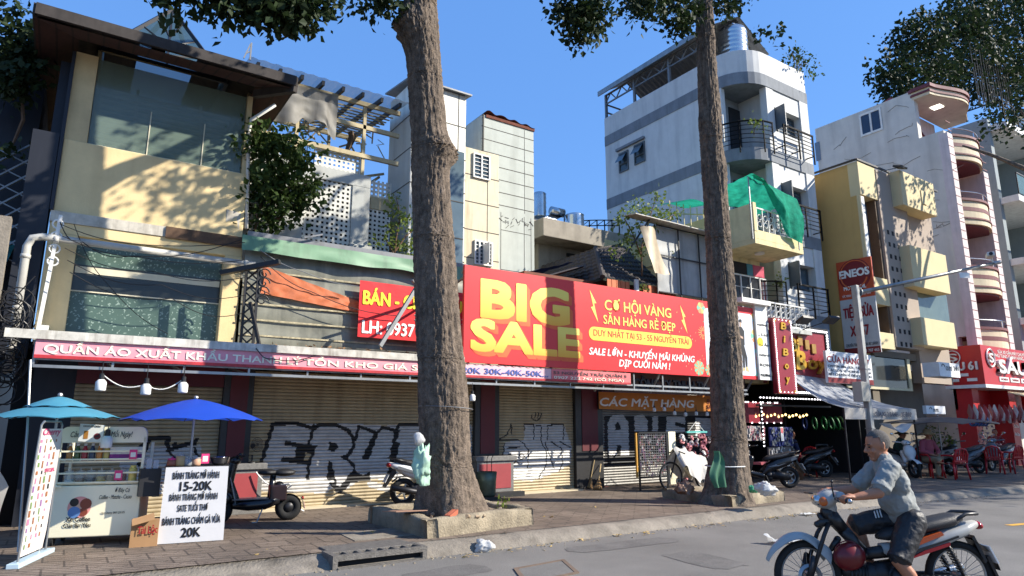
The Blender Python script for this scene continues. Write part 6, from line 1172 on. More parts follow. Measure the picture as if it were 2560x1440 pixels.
g=MB();c=U(1052,1105,Y=8.6);g.ball((c.x-.03,8.6,c.z+.04),(.07,.06,.1),16,10);g.wobble(.03,14,2);solo("clear_bag",g,m_wbag,"greyish plastic bag tucked above the green sack on the left trunk","plastic bag",smooth=True)
g=MB();c=U(1782,1165,Y=8.6);g.grid(lambda u,v:V((c.x-.02+(u-.5)*(.1+.24*math.sin(math.pi*min(1,v*.62+.08)))+.04*math.sin(v*7),8.46+.04*math.sin(u*9+v*3),c.z+.28-v*.66)),14,20);solo("green_cloth",g,cloth("green_cloth",(62,112,84),.15,var=.2,scale=6),"dark green cloth hung on the left side of the right trunk","cloth",smooth=True)
g=MB();wz_=t2(1165,1800).z;g.torus((T2.x-.01,8.78,wz_),(0,0,1),.385,.012,40,6);solo("wire_tie",g,m_white,"white cord tied round the right trunk at bag height","cord")
g=MB();wz_=t1x(1020,1110).z;g.torus((p1[1].x-.03,9.02,wz_),(.06,0,1),.41,.006,40,5);solo("wire_tie",g,m_grey,"thin wire tied round the left trunk above the green sack","cord")
BN=V((UX(1216,1200,Y=11.9),11.7,SW));bn=thing("metal_bin","tall greenish metal bin with wire hooks before the middle pillar","bin",(BN.x,BN.y+.2,SW));g=MB();g.lathe((BN.x,BN.y+.2,SW+.06),[(.0,0),(.17,0),(.19,.04),(.2,.3),(.215,.48),(.2,.48),(.18,.05)],26);part("drum",g,M("greenish_tin",(84,98,84),.45,.5,var=.35,scale=5,grime=.6,streak=9),bn,smooth=True);g=MB();g.box(BN.x-.22,BN.x+.22,BN.y,BN.y+.4,SW,SW+.06);part("base",g,m_black,bn);g=MB()
for dx in(-.05,.06):g.tube([(BN.x+dx,BN.y+.1,SW+.5),(BN.x+dx,BN.y+.1,SW+.8),(BN.x+dx+.03,BN.y+.1,SW+.86)],.008,5)
part("hook",g,m_black,bn)
def broom(px,py,tx,ty,lab):
 a=U(px,py,Z=SW);b=U(tx,ty,Y=FY-.15);t=thing("broom",lab,"broom",a,"straw brooms");g=MB();m=V(a).lerp(b,.38);g.tube([m,b],.012,6);part("handle",g,M("broom_handle",(196,170,120),.7),t);g=MB();g.tube([V(a)+V((0,0,.02)),V(a).lerp(m,.6),m],[.11,.07,.025],10,sq=.5);g.wobble(.012,30);part("straw",g,M("straw",(150,116,74),.9,var=.35,scale=30,bump=.5),t)
broom(1472,1222,1486,1150,"straw broom with a pale handle leaning on the red pillar");broom(1494,1226,1502,1160,"wide straw broom with no long handle, right of the pale handled one")
m_lampw=M("white_lamp",(224,224,220),.35)
def bulb(p,lab,grp,s=1):t=thing("hanging_bulb",lab,"lamp",p,grp);p=V(p);g=MB();g.lathe(p,[(.0,0),(.05*s,.005),(.055*s,.02),(.055*s,.1*s),(.03*s,.13*s)],14);part("shade",g,m_lampw,t,smooth=True);g=MB();g.lathe(p+V((0,0,.13*s)),[(.028*s,0),(.025*s,.06*s),(.01,.07*s)],10);g.tube([p+V((0,0,.2*s)),p+V((0,0,.34*s))],.006,5);part("holder",g,m_dark,t);return t
for i,(px,py)in enumerate(((250,978),(363,988),(456,983))):bulb(U(px,py,Y=10.9),("leftmost of the three white bulbs hung under the pink banner above the umbrellas","middle, lowest of the three white bulbs above the two umbrellas","third white bulb above the blue umbrella, right of the other two")[i],"white bulbs under the awning",1.25)
bulb(U(1181,1003,Y=10.9),"single white bulb hung beside the left trunk under the awning","white bulbs under the awning")
for i,px in enumerate((1636,1661,1687,1714,1741,1768)):bulb(U(px,1030+(0,-2,8,11,9,10)[i],Y=12.0),"small white bulb in the row of six under the orange banner","row of six bulbs under the orange banner",.8)
g=MB();cab=lambda pts,sag,r=.008:g.tube([V(a).lerp(b,i/8)-V((0,0,sag*math.sin(math.pi*i/8)))for a,b in zip(pts,pts[1:])for i in range(9)],r,5)
cab([P_(255,935,10.95),P_(362,962,10.92),P_(456,950,10.95)],.1);solo("lamp_cable",g,m_white,"white cable looping between the three bulbs above the umbrellas","cable")
def cable(lab,pts,sag,r=.01,mat=None):
 global g
 g=MB();cab([V(p)for p in pts],sag,r);solo("cable",g,mat or m_black,lab,"cable")
cable("thin black cable sagging across the floral window from the left bracket",[P_(150,555,12.2),P_(200,600,12.2),P_(330,640,12.2),P_(600,600,12.1)],.12,.008);cable("black cable drooping over the lower floral glass",[P_(185,560,12.2),P_(260,700,12.2),P_(420,835,12.1)],.1,.006);cable("pale cord running across the dirty sheet wall from the scroll mast",[P_(650,625,12.2),P_(760,680,12.2),P_(896,716,12.2)],.05,.008,m_grey);cable("dark cable sagging across the orange cloth",[P_(650,640,12.2),P_(780,730,12.2),P_(1000,790,12.2)],.1,.008);cable("looped black wire on the fascia beside the word THANH",[P_(640,870,10.85),P_(680,897,10.85),P_(790,888,10.85)],.06,.008)
for k in range(5):cable(("slack black cable sagging low across the pale plaster band","thin black cable drooping below the plaster band toward the scroll mast","dark cable crossing the drain pipe and lower floral glass","loose cable hanging between drain pipe and scroll mast","thin wire slung above the pink banner at left")[k],[P_(150+6*k,560+30*k,12.0),P_(330+25*k,610+34*k,12.05),P_(612,606+44*k,12.0)],.05+.03*k,.007)
cable("white rope from the counter to the pavement behind the black scooter",[P_(640,1180,12.1),P_(690,1215,12.0),P_(760,1278,11.9)],.06,.012,m_white)
g=MB();g.bar(U(1050,705,Y=11.4),U(950,865,Y=11.2),.05,.07);g.bar(U(1030,700,Y=11.4),U(1065,745,Y=12.2),.04);solo("strut",g,m_grey,"slanting steel strut crossing the red phone number banner","strut")
g=MB()
for k in range(34):
 c=V((UX(22,800,Y=11.9)+random.uniform(-.1,.1),11.9+random.uniform(-.08,.08),random.uniform(2.0,3.5)));g.torus(c,(random.uniform(-.4,.4),1,random.uniform(-.3,.3)),random.uniform(.08,.24),.009,18,5)
for k in range(5):g.tube([P_(-10,720+k*40,11.9),P_(40,740+k*38,11.9),P_(88,690+k*30,12.0)],.01,5)
solo("cable_bundle",g,m_black,"tangle of black cable loops on the pole at the left edge","cables",kind="stuff")
nb=thing("left_house","pale grey neighbouring house wall behind the cable tangle at the left edge","house",(-2.2,13.5,SW));w=MB();w.box(-8,X0-.9,13.0,18,SW,3.6);part("wall",w,M("dusty_grey_wall",(140,140,142),.9,var=.15,grime=.4),nb);w=MB();w.box(-8,X0-.55,12.3,12.4,SW,2.2);part("dark_shutter",w,m_navy,nb)
g=MB();a=U(40,630,Y=12.9);g.prism([(a.x-1.2,12.6,4.0),(X0-.5,12.6,4.0),(X0-.5,14,4.7),(a.x-1.2,14,4.7)],(0,0,.03))
solo("green_awning",g,M("teal_sheet",(40,112,104),.5,var=.2),"dark teal corrugated awning at the left edge behind the drain pipe","awning")
g=MB();g.bar((UX(8,600,Y=11.9),11.9,SW),(UX(0,600,Y=11.9),11.9,4.6),.2);solo("utility_pole",g,m_conc,"concrete utility pole at the left edge carrying cable loops","pole")
def umbrella(lab,hub,r,n,mats,pole_z,h,double=False,tilt=0):
 t=thing("parasol",lab,"umbrella",(hub[0],hub[1],SW));hub=V(hub);g=MB()
 def can(r0,z0,r1,z1,nn=n,sub=6):
  vs=[];fs=[]
  for j in range(sub+1):
   f=j/sub;rr=r0+(r1-r0)*f;zz=z0+(z1-z0)*(f**1.25)
   for i in range(nn*6):
    a=2*math.pi*i/(nn*6);k=(i%6)/6;sc=1-.09*math.sin(math.pi*k)*f;dz=.035*math.sin(math.pi*k)*f*r1
    vs.append(hub+V((math.cos(a)*rr*sc,math.sin(a)*rr*sc,zz-h+dz-(tilt*math.cos(a)*rr))))
  m=nn*6;fs=[[j*m+i,j*m+(i+1)%m,(j+1)*m+(i+1)%m,(j+1)*m+i]for j in range(sub)for i in range(m)];g.add(vs,fs)
 if double:can(.03,h,r*.52,h*.52);can(r*.42,h*.5,r,0)
 else:can(.03,h,r,0)
 part("canopy",g,mats,t,smooth=True);g=MB();g.tube([(hub.x,hub.y,SW),(hub.x,hub.y,hub.z)],.016,8);g.ball((hub.x,hub.y,hub.z+.02),.03,8,6);part("pole",g,m_steel,t);g=MB()
 for i in range(n):a=2*math.pi*i/n;g.bar(hub+V((0,0,-.06)),hub+V((math.cos(a)*r*.97,math.sin(a)*r*.97,-h-.005-tilt*math.cos(a)*r)),.012)
 part("rib",g,m_dark,t);return t
UYB=9.9;hb=U(490,998,Y=UYB);rbl=(UX(675,1058,Y=UYB)-UX(300,1058,Y=UYB))/2
umbrella("open royal blue parasol over the rice paper stall",(hb.x,UYB,hb.z),rbl*.97,8,cloth("royal_blue_cloth",(36,84,205),.4,rough=.55,var=.06),0,hb.z-UZ(490,1052,Y=UYB))
UYT=9.75;hb=U(150,992,Y=UYT);umbrella("two-tiered teal blue parasol with a short upper tier over the coffee cart",(hb.x,UYT,hb.z),UX(305,1052,Y=UYT)-hb.x,8,cloth("teal_cloth",(84,160,186),.4,rough=.55,var=.08),0,hb.z-UZ(150,1046,Y=UYT),True)
KA,KB=U(112,1368,Z=SW),U(338,1358,Z=SW);kd=V((KB.x-KA.x,KB.y-KA.y,0));KL=kd.length;kd.normalize();kn=V((kd.y,-kd.x,0));kn=kn if kn.y<0 else-kn
cart=thing("coffee_cart","cream coffee cart with shelves of bottles and jars under the teal parasol","cart",(KA+KB)/2)
KW=.5;k0=V((KA.x,KA.y,0))
def kp(u,d,z):return k0+kd*(u*KL)-kn*d+V((0,0,SW+z))
def kbox(mb,u0,u1,d0,d1,z0,z1):c=kp((u0+u1)/2,(d0+d1)/2,(z0+z1)/2);mb.obox(c,kd*(u1-u0)*KL/2,kn*(d1-d0)/2,(0,0,(z1-z0)/2))
m_cream2=M("cream_enamel",(242,234,202),.4,var=.03)
g=MB();kbox(g,0,1,0,KW,.1,.72);part("body",g,m_cream2,cart,bevel=.012)
g=MB();kbox(g,-.0,.035,0,.03,.72,1.32);kbox(g,.965,1,0,.03,.72,1.32);kbox(g,-.0,.035,KW-.03,KW,.72,1.24);kbox(g,.965,1,KW-.03,KW,.72,1.24)
for z in(.745,.86,1.03,1.13):kbox(g,.03,.97,.0,.02,z,z+.022)
kbox(g,-.02,.1,-.06,-.02,.705,.73);part("frame",g,m_cream2,cart,bevel=.004)
g=MB();kbox(g,.02,.98,.03,KW-.03,1.0,1.02);kbox(g,.02,.98,.03,KW-.03,.73,.75);part("shelf",g,m_cream2,cart)
g=MB();pts=[];zt_,zb_=1.45,1.25
for a in range(0,91,15):pts.append(kp(.09-.09*math.cos(R(a)),.0,zb_+.1+(zt_-zb_-.1)*math.sin(R(a))))
for a in range(90,-1,-15):pts.append(kp(.91+.09*math.cos(R(a)),.0,zb_+.1+(zt_-zb_-.1)*math.sin(R(a))))
pts+=[kp(1,0,zb_),kp(0,0,zb_)];g.prism(pts,-kn*.06);part("sign_board",g,m_cream2,cart)
t=MB();t.text("Cảm Ơn Bạn Ghé Mỗi Ngày!",kp(.12,-.004,1.32),kp(.83,-.004,1.32),.07,off=.012,shear=.25,ext=.001);part("board_lettering",t,m_black,cart)
t=MB();t.text("Xe Coffee",kp(.19,-.004,.29),kp(.46,-.004,.29),.055,off=.022,ext=.001);t.text("Của Ba Yêu",kp(.17,-.004,.22),kp(.47,-.004,.22),.05,off=.022,ext=.001);t.text("Ở Đây Có",kp(.7,-.004,.63),kp(.87,-.004,.63),.05,off=.01,shear=.25,ext=.001);t.text("Coffee - Matcha - Cacao",kp(.53,-.004,.55),kp(.9,-.004,.55),.05,off=.01,shear=.25,ext=.001);t.text("Kim Cherry  0907 223 275",kp(.58,-.004,.37),kp(.84,-.004,.37),.025,off=.01,ext=.001);part("body_lettering",t,m_black,cart)
c=kp(.32,-.002,.46);g=MB();g.lathe(c,[(.13,0),(.13,.003),(0,.0035)],30,kn);part("round_picture",g,M("pink_print",(226,150,140),.5),cart)
g=MB()
for dx,dz,r,k in((-.05,.02,.055,0),(.055,.01,.055,0),(-.06,.06,.05,1),(.07,.04,.065,2),(-.05,-.06,.07,3),(.05,-.06,.05,2)):g.k=k;g.lathe(c+kn*(.004+.0005*k)+kd*dx+V((0,0,dz)),[(r,0),(r,.0015),(0,.002)],16,kn)
part("couple_print",g,[M("skin_print",(200,164,140),.5),m_black,M("auburn_print",(130,60,40),.5),M("blue_shirt_print",(90,130,180),.5)],cart)
g=MB()
for u in(.06,.94):
 for d in(.06,KW-.06):p=kp(u,d,.06);g.lathe(p-kd*.02,[(0,0),(.055,.0),(.055,.03),(0,.03)],14,kd)
part("wheel",g,m_rubber,cart);g=MB();kbox(g,1,1.17,.1,KW-.1,.7,.72);g.bar(kp(1.02,.1,.62),kp(1.14,.1,.7),.015);part("side_shelf",g,m_cream2,cart)
tb_=[M("amber_drink",(170,116,50),.2),M("green_drink",(70,96,50),.2),M("red_drink",(170,40,50),.2),M("dark_drink",(50,66,96),.2),M("orange_drink",(206,130,50),.2),M("yellow_drink",(206,186,100),.2)];m_lbl=M("white_label",(220,220,214),.5)
nmz=("amber","dark green","red","dark blue","orange","pale yellow")
for i in range(6):p=kp(.1+i*.085,.12,1.02);t=thing("bottle",nmz[i]+" drink bottle with a white cap on the cart's upper shelf","bottle",p,"bottles on the coffee cart");g=MB();g.lathe(p,[(.0,0),(.034,0),(.036,.03),(.036,.12),(.02,.17),(.016,.19)],12);part("body",g,tb_[i],t,smooth=True);g=MB();g.lathe(p+V((0,0,.19)),[(.018,0),(.018,.03),(0,.03)],10);part("cap",g,m_lbl,t)
for i in range(6):p=kp(.6+i*.068,.12,1.02);t=thing("carton","purple and white drink carton in the row on the cart's upper shelf","carton",p,"purple drink cartons on the coffee cart");g=MB();g.obox(p+V((0,0,.04)),kd*.033,kn*.03,(0,0,.04));part("purple_base",g,M("purple_print",(130,40,130),.5),t);g=MB();g.obox(p+V((0,0,.125)),kd*.033,kn*.03,(0,0,.045));part("white_top",g,m_lbl,t)
fills=("clear","brown grain","dark jelly","yellow topping","pale grain","red topping");fm=[m_lbl,M("grain",(150,110,70),.8),M("dark_jelly",(50,24,30),.4),M("yellow_top",(210,180,80),.6),M("grain2",(190,160,110),.8),M("red_top",(170,24,34),.5)];m_jar=glass("jar_glass",(200,206,206),.35,.05)
for i in range(6):p=kp(.12+i*.12,.16,.755);t=thing("jar",fills[i]+" glass jar with a knob lid on the cart's lower shelf","jar",p,"jars on the coffee cart");g=MB();g.lathe(p,[(.04,.002),(.055,.02),(.06,.08),(.045,.12),(.045,.13)],14);part("glass",g,m_jar,t,smooth=True);g=MB();g.lathe(p,[(.0,.004),(.05,.006),(.05,.03+.012*i),(0,.034+.012*i)],12);part("filling",g,fm[i],t);g=MB();g.lathe(p+V((0,0,.13)),[(.05,0),(.05,.012),(.012,.02),(.016,.04),(0,.045)],12);part("lid",g,m_jar,t)
p=kp(.86,.1,.755);g=MB();g.lathe(p,[(0,0),(.05,0),(.05,.15),(.035,.17),(.035,.2),(0,.2)],14);solo("plastic_tub",g,M("yellow_tub",(220,200,110),.4),"yellow labelled tub at the right end of the cart's lower shelf","tub")
for u,z,lab in((.865,1.05,"pink payment card hanging from the cart's upper rail"),(.72,.79,"pink card lying against the cart's lower rail")):g=MB();c=kp(u,-.01,z);g.obox(c+V((0,0,.05)),kd*.045,kn*.003,(0,0,.06));g.k=1;g.obox(c+V((0,0,.045))+kn*.004,kd*.03,kn*.001,(0,0,.03));solo("pink_card",g,[M("hot_pink",(216,50,120),.5),m_lbl],lab,"card")
g=MB();c=kp(.36,-.03,1.33);g.obox(c+V((0,0,.04)),kd*.14+V((0,0,-.01)),kn*.003,V((0,0,.11)));pc=thing("price_card","white price card with a drink picture clipped to the cart's top board","card",c);part("card",g,m_lbl,pc);g=MB();g.lathe(c+kn*.005+kd*.07+V((0,0,.0)),[(.04,0),(.04,.001),(0,.0015)],16,kn);part("price_disc",g,M("maroon_print",(110,30,40),.5),pc);t=MB();t.text("30k",c+kd*.045+kn*.006+V((0,0,-.012)),c+kd*.095+kn*.006+V((0,0,-.012)),.025,off=.02,ext=.001);t.text("CACAO KEM TRỨNG",c-kd*.1+kn*.004+V((0,0,.12)),c+kd*.1+kn*.004+V((0,0,.115)),.02,off=.02,ext=.001);part("lettering",t,M("white_print",(236,234,226),.5)if 0 else m_black,pc);g=MB();g.obox(c+kn*.005-kd*.06+V((0,0,.02)),kd*.025,kn*.001,(0,0,.05));part("drink_print",g,tb_[0],pc)
bulb(kp(.55,-.05,1.18),"white bulb hanging in front of the cart's top board","white bulbs under the awning",1.2)
ra,rb2=U(42,1418,Z=SW),U(112,1385,Z=SW);mt_=U(62,1072,Y=ra.y+.12);ms=thing("menu_stand","tall narrow drinks menu banner on a light metal stand at the left","banner stand",ra);rd=V((rb2.x-ra.x,rb2.y-ra.y,0));RL=rd.length;rd.normalize();mh_=1.44
g=MB();a0=V((ra.x,ra.y,SW+.03));b0_=a0+rd*RL;g.tube([a0,a0+V((.04,.02,mh_)),a0+V((.06,.02,mh_+.04)),b0_+V((-.02,0,mh_+.04)),b0_+V((-.0,0,mh_)),b0_],.012,8);part("frame",g,m_steel,ms);g=MB();g.obox((a0+b0_)/2+V((0,0,-.005)),rd*(RL/2+.12),V((-rd.y,rd.x,0))*.06,(0,0,.025));part("foot",g,M("pale_blue_plastic",(176,196,206),.4),ms,bevel=.006)
def menu(u,v):w_=RL*(.92-.0*v);p=a0+rd*(.03+u*(w_-.04)*(1-.25*max(0,(v-.85))*4*.4))+V((.035*(1-v),0,.06+(mh_-.1)*(1-v)));return p+V((0,-.008-.02*math.sin(v*9)*u,0))
g=MB();g.grid(menu,10,34);part("sheet",g,cloth("menu_print",(222,214,208),.2,rough=.5),ms,smooth=True)
g=MB();mc=[M("pink_menu_print",(210,120,150),.5),M("brown_menu_print",(150,96,60),.5),M("green_menu_print",(110,140,80),.5),M("purple_menu_print",(140,100,150),.5),m_black]
for k in range(54):
 v=.1+(k//4)*.064;u=.12+(k%4)*.21+random.uniform(-.04,.04);c=menu(u,v);g.k=(0,1,1,0,2,1,2,1,3,4)[(k*7)%10];g.obox(c+V((.0,-.012,0)),rd*random.uniform(.008,.03),V((0,-.001,0)),(0,0,random.uniform(.012,.04)))
part("drink_print",g,mc,ms);t=MB();t.text("Cherry",menu(.1,.05)+V((0,-.012,0)),menu(.9,.05)+V((0,-.012,0)),.07,off=.02,ext=.001,shear=.3);t.text("SPECIAL",menu(.45,.36)+V((0,-.014,0)),menu(.9,.36)+V((0,-.014,0)),.04,off=.02,ext=.001);part("pink_lettering",t,M("pink_menu_letter",(196,60,110),.5),ms)
g=MB();g.tube([P_(45,1380,9.3),P_(68,1080,9.6),P_(76,900,9.8)],.014,6);solo("thin_pole",g,m_steel,"thin steel pole rising past the teal parasol at the left","pole")
sa,sb_=U(395,1363,Z=SW),U(556,1352,Z=SW);sd=V((sb_.x-sa.x,sb_.y-sa.y,0));SL=sd.length;sd.normalize();sn=V((sd.y,-sd.x,0));sn=sn if sn.y<0 else-sn;sH=.93
psh=thing("price_sheet","white vinyl price sheet lettered BÁNH TRÁNG hung on the stall front","banner",(sa+sb_)/2)
def ps(u,v,o=0):return V((sa.x,sa.y,SW))+sd*(u*SL)+V((0,0,.01+v*sH))+sn*(o+.002*noise.noise(V((u*3,v*3,2))))
g=MB();g.grid(lambda u,v:ps(u+.03*(1-v)*(u-.6),v),24,24);part("sheet",g,cloth("white_vinyl",(224,224,224),.2,rough=.4,var=.03,bump=.1,bscale=10),psh,smooth=True)
t=MB()
for s,u0,u1,v,cap in(("BÁNH TRÁNG MỠ HÀNH",.12,.86,.84,.085),("15-20K",.24,.76,.68,.115),("BÁNH TRÁNG MỠ HÀNH",.1,.86,.555,.08),("SATE TUỔI THƠ",.24,.72,.41,.08),("BÁNH TRÁNG CHẤM GÀ VỪA",.03,.94,.24,.085),("20K",.33,.64,.07,.115)):t.text(s,ps(u0,v,.002),ps(u1,v,.002),cap,off=.014 if cap<.1 else.035,ext=.001)
part("lettering",t,m_black,psh)
ct=thing("stall_counter","dark stall table behind the white price sheet","table",(sa.x+.3,sa.y+.5,SW));ca=V((sa.x,sa.y,SW))-sn*.06;g=MB();g.obox(ca+sd*(SL*.5)-sn*.3+V((0,0,.93)),sd*SL*.52,sn*.32,(0,0,.015));part("top",g,m_dark,ct);
for du in(.02,.98):
 for dd in(.04,.58):g=MB();g.bar(ca+sd*SL*du-sn*dd,ca+sd*SL*du-sn*dd+V((0,0,.92)),.03);part("leg",g,m_dark,ct)
g=MB();g.obox(ca+sd*SL*.5-sn*.35+V((0,0,.45)),sd*SL*.45,sn*.2,(0,0,.4));part("dark_shelf",g,m_void,ct)
jt=("pink lidded jar on the stall counter","tall jar of rice crackers on the stall counter","small clear jar on the stall counter, left of the parasol pole","small clear jar with brown filling nearest the blue parasol pole")
for i in range(4):p=ca+sd*SL*(.08+i*.13)-sn*.15+V((0,0,.945));t=thing("jar",jt[i],"jar",p,"jars on the stall counter");g=MB();hh_=(.07,.12,.07,.08)[i];g.lathe(p,[(0,0),(.055,0),(.06,.02),(.058,hh_),(.045,hh_+.01)],14);part("glass",g,[M("brick_filling",(150,84,60),.5),M("cracker",(196,160,104),.6),m_jar,M("cracker2",(180,140,110),.6)][i],t,smooth=True);g=MB();g.lathe(p+V((0,0,hh_+.01)),[(.052,0),(.052,.018),(.01,.02),(.015,.035),(0,.04)],14);part("lid",g,[M("hot_pink",(216,50,120),.5),m_jar,m_jar,m_jar][i],t)
p=ca+sd*SL*.86-sn*.2+V((0,0,.945));g=MB();g.lathe(p,[(0,0),(.07,0),(.11,.03),(.125,.1),(.13,.105),(.115,.09),(.06,.02)],24);solo("steel_bowl",g,m_chrome,"wide steel mixing bowl on the stall counter","bowl",smooth=True)
g=MB();p=U(362,1368,Z=SW);g.obox((p.x,p.y+.14,SW+.16),(.15,-.02,0),(.02,.12,0),(0,0,.16));g.obox((p.x-.05,p.y+.0,SW+.33),(.12,0,.03),(0,.06,.03),(0,0,.004));cbx=thing("cardboard_box","brown cardboard box with red print between the cart and the price sheet","box",(p.x,p.y+.14,SW));part("box",g,M("cardboard",(158,122,84),.9,var=.12),cbx);t=MB();t.text("Tài Lộc",(p.x-.1,p.y+.005,SW+.16),(p.x+.12,p.y-.012,SW+.16),.09,off=.02,ext=.001);part("red_lettering",t,m_red,cbx)
g=MB();p=U(375,1185,Y=10.0);g.obox((p.x,10.0,p.z-.1),(.12,0,0),(0,.1,0),(0,0,.17));g.k=1;g.obox((p.x-.03,9.95,p.z+.12),(.03,0,0),(0,.03,0),(0,0,.08));g.obox((p.x+.05,9.95,p.z+.11),(.03,0,0),(0,.03,0),(0,0,.07));solo("cup_holder",g,[m_dark,glass("clear_cup",(180,190,200),.5)],"dark holder with upright clear cups right of the coffee cart","cup holder")
fp=U(630,1170,Y=12.2);ft=thing("desk_fan","small black desk fan on the grey pedestal behind the black scooter","fan",(fp.x,12.25,fp.z));g=MB();g.lathe((fp.x,12.25,.96),[(.07,0),(.06,.02),(.015,.03),(.015,.14)],14);part("stand",g,m_black,ft);g=MB();c=V((fp.x+.06,12.2,1.27))
for r in(.12,.09,.06,.03):g.torus(c,(.5,-1,.1),r,.005,20,5)
for i in range(12):a=2*math.pi*i/12;u=V((1,.5,0)).normalized();g.bar(c,c+u*.12*math.cos(a)+V((0,0,.12*math.sin(a))),.004)
g.ball(c+V((-.06,.05,-.02)),.045,10,8);part("cage",g,m_black,ft)
g=MB();c=U(512,1160,Y=12.1);g.obox((c.x,12.1,1.05),(.06,0,0),(0,.004,0),(0,0,.09));g.k=1;g.obox((c.x,12.095,1.06),(.04,0,0),(0,.002,0),(0,0,.045));solo("pink_card",g,[M("hot_pink",(216,50,120),.5),m_lbl],"pink payment card standing on the grey pedestal behind the parasol pole","card")
g=MB();p=U(0,1330,Z=SW);g.grid(lambda u,v:V((p.x-.6+u*.62*(1-.1*v),p.y+.0+.1*math.sin(u*3),SW+.14+.75*(1-v)**.6*(1-.35*u**6)+.03*math.sin(u*12))),14,14);solo("white_cover",g,cloth("dust_cover",(214,208,196),.2),"white cloth cover over something at the far left edge","cover",smooth=True)
ry=11.4;r0x,r1x=UX(1598,1150,Y=ry),UX(1668,1150,Y=ry);rz0_,rz1_=UZ(1630,1192,Y=ry),UZ(1630,1082,Y=ry)
wr=thing("wire_rack","black framed wire grid rack of small accessories on thin legs","rack",((r0x+r1x)/2,ry,SW));g=MB()
for x in(r0x,r1x):g.bar((x,ry,SW),(x,ry,rz1_),.035)
for z in(rz0_,rz1_):g.bar((r0x,ry,z),(r1x,ry,z),.035)
g.bar((r0x,ry,SW+.05),(r1x,ry,SW+.05),.02);part("frame",g,m_black,wr);g=MB()
for i in range(14):x=r0x+(r1x-r0x)*i/13;g.bar((x,ry,rz0_),(x,ry,rz1_),.008)
for i in range(18):z=rz0_+(rz1_-rz0_)*i/17;g.bar((r0x,ry,z),(r1x,ry,z),.008)
part("grid",g,m_grey,wr);g=MB();cl=[M("pink_bit",(170,110,120),.6),M("white_bit",(190,186,180),.6),M("mauve_bit",(110,80,120),.6),M("tan_bit",(140,110,84),.6)]
for i in range(150):g.k=random.randrange(4);x,z=random.uniform(r0x,r1x),random.uniform(rz0_,rz1_);g.obox((x,ry+.03,z),(.018,0,0),(0,.012,0),(0,0,random.uniform(.015,.05)))
o=part("small_accessory",g,cl,wr);tag(o,kind="stuff")
g=MB();g.box(r1x+.06,r1x+.3,ry-.02,ry+.03,SW+.1,rz1_+.02);solo("cream_panel",g,m_cream2,"upright cream panel at the right side of the wire grid rack","panel",bevel=.004)
g=MB();g.bar((r0x-.06,ry+.02,rz0_),(r0x-.06,ry+.02,rz1_),.04);solo("yellow_post",g,M("yellow_paint",(190,140,50),.6),"yellow post at the left side of the wire grid rack","post")
hx,hy=UX(1745,1150,Y=11.3),11.3;hr=thing("accessory_rack","rack of pink and white hair scrunchies under a teal bar behind the right trunk","rack",(hx,hy,SW));hz=UZ(1740,1080,Y=hy);g=MB();g.obox((hx,hy,hz),(.36,0,0),(0,.03,0),(0,0,.02));part("bar",g,M("teal_bar",(90,180,170),.5),hr);g=MB()
for s_ in(-1,1):g.tube([(hx+.3*s_,hy,hz),(hx,hy,hz+.25)],.008,5)
part("cord",g,m_white,hr);g=MB();cl2=[M("scr_white",(206,200,196),.7),M("scr_pink",(190,120,124),.7),M("scr_wine",(104,40,48),.7),M("scr_dark",(44,36,44),.7)]
for i in range(95):
 g.k=random.choice((0,0,1,1,2,3,3));x=hx-.55+random.random()*1.0;z=hz-.08-random.random()*1.0;g.torus((x,hy+random.uniform(-.08,.12),z),(random.uniform(-1,1),-1,random.uniform(-1,1)),.045,.028,9,5)
part("scrunchie",g,cl2,hr)
bcx=U(1700,1232,Z=SW);BK=V((bcx.x+.0,bcx.y+.25,SW));bd=V((.93,-.12,0)).normalized()
bk=thing("bicycle","bicycle with a cream frame beside the right planter, half covered by white cloth","bicycle",BK+bd*.5)
def wheel(mb,c,ax,r,w):mb.torus(c,ax,r,w,36,8)
bn_=V((-bd.y,bd.x,0));
for k in(0,1.02):
 c=BK+bd*k+V((0,0,.33));g=MB();g.torus(c,bn_,.31,.022,36,8);wl_=part("wheel",g,m_rubber,bk,smooth=True);g=MB();g.torus(c,bn_,.285,.01,36,6)
 for i in range(20):a=2*math.pi*i/20;g.bar(c,c+bd*.285*math.cos(a)+V((0,0,.285*math.sin(a))),.004)
 part("rim",g,m_steel,wl_)
g=MB();A=BK+V((0,0,.33));B_2=BK+bd*1.02+V((0,0,.33));HT=BK+bd*.2+V((0,0,.78));BB_=BK+bd*.58+V((0,0,.3));ST=BK+bd*.72+V((0,0,.8))
g.tube([HT,BB_],.035,10);g.tube([HT,ST],.022,8);g.tube([BB_,ST],.02,8);g.tube([BB_,B_2],.014,6);g.tube([ST-V((0,0,.1)),B_2],.012,6);part("frame",g,m_cream2,bk,smooth=True);g=MB();g.tube([A,HT+V((0,0,.06))],.018,8);g.tube([HT+V((0,0,.06))-bn_*.28,HT+V((0,0,.12)),HT+V((0,0,.06))+bn_*.28],.014,8);part("fork",g,m_dark,bk);t=MB();t.text("GIANT" if 0 else "SCOTT",HT-bn_*.04+V((0,0,-.05)),BB_.lerp(HT,.3)-bn_*.04,.05,up=(0,0,1),off=.04,ext=.001);part("lettering",t,m_black,bk)
g=MB();c0=BK+bd*.1+V((0,0,.95))
def cov(u,v):s_=(v-.5)*2;p=c0+bd*(u*.95)+bn_*(s_*(.16+.16*abs(s_)))+V((0,0,.03*math.sin(u*7)-.22*u*u+.0-(.5-.1*math.sin(u*9+1)+.2*u)*abs(s_)**1.6));return p+bn_*(.035*math.sin(u*19+abs(s_)*3)*abs(s_))+V((0,0,.04*noise.noise(V((u*6,v*6,0)))+.02*math.sin(u*23)))
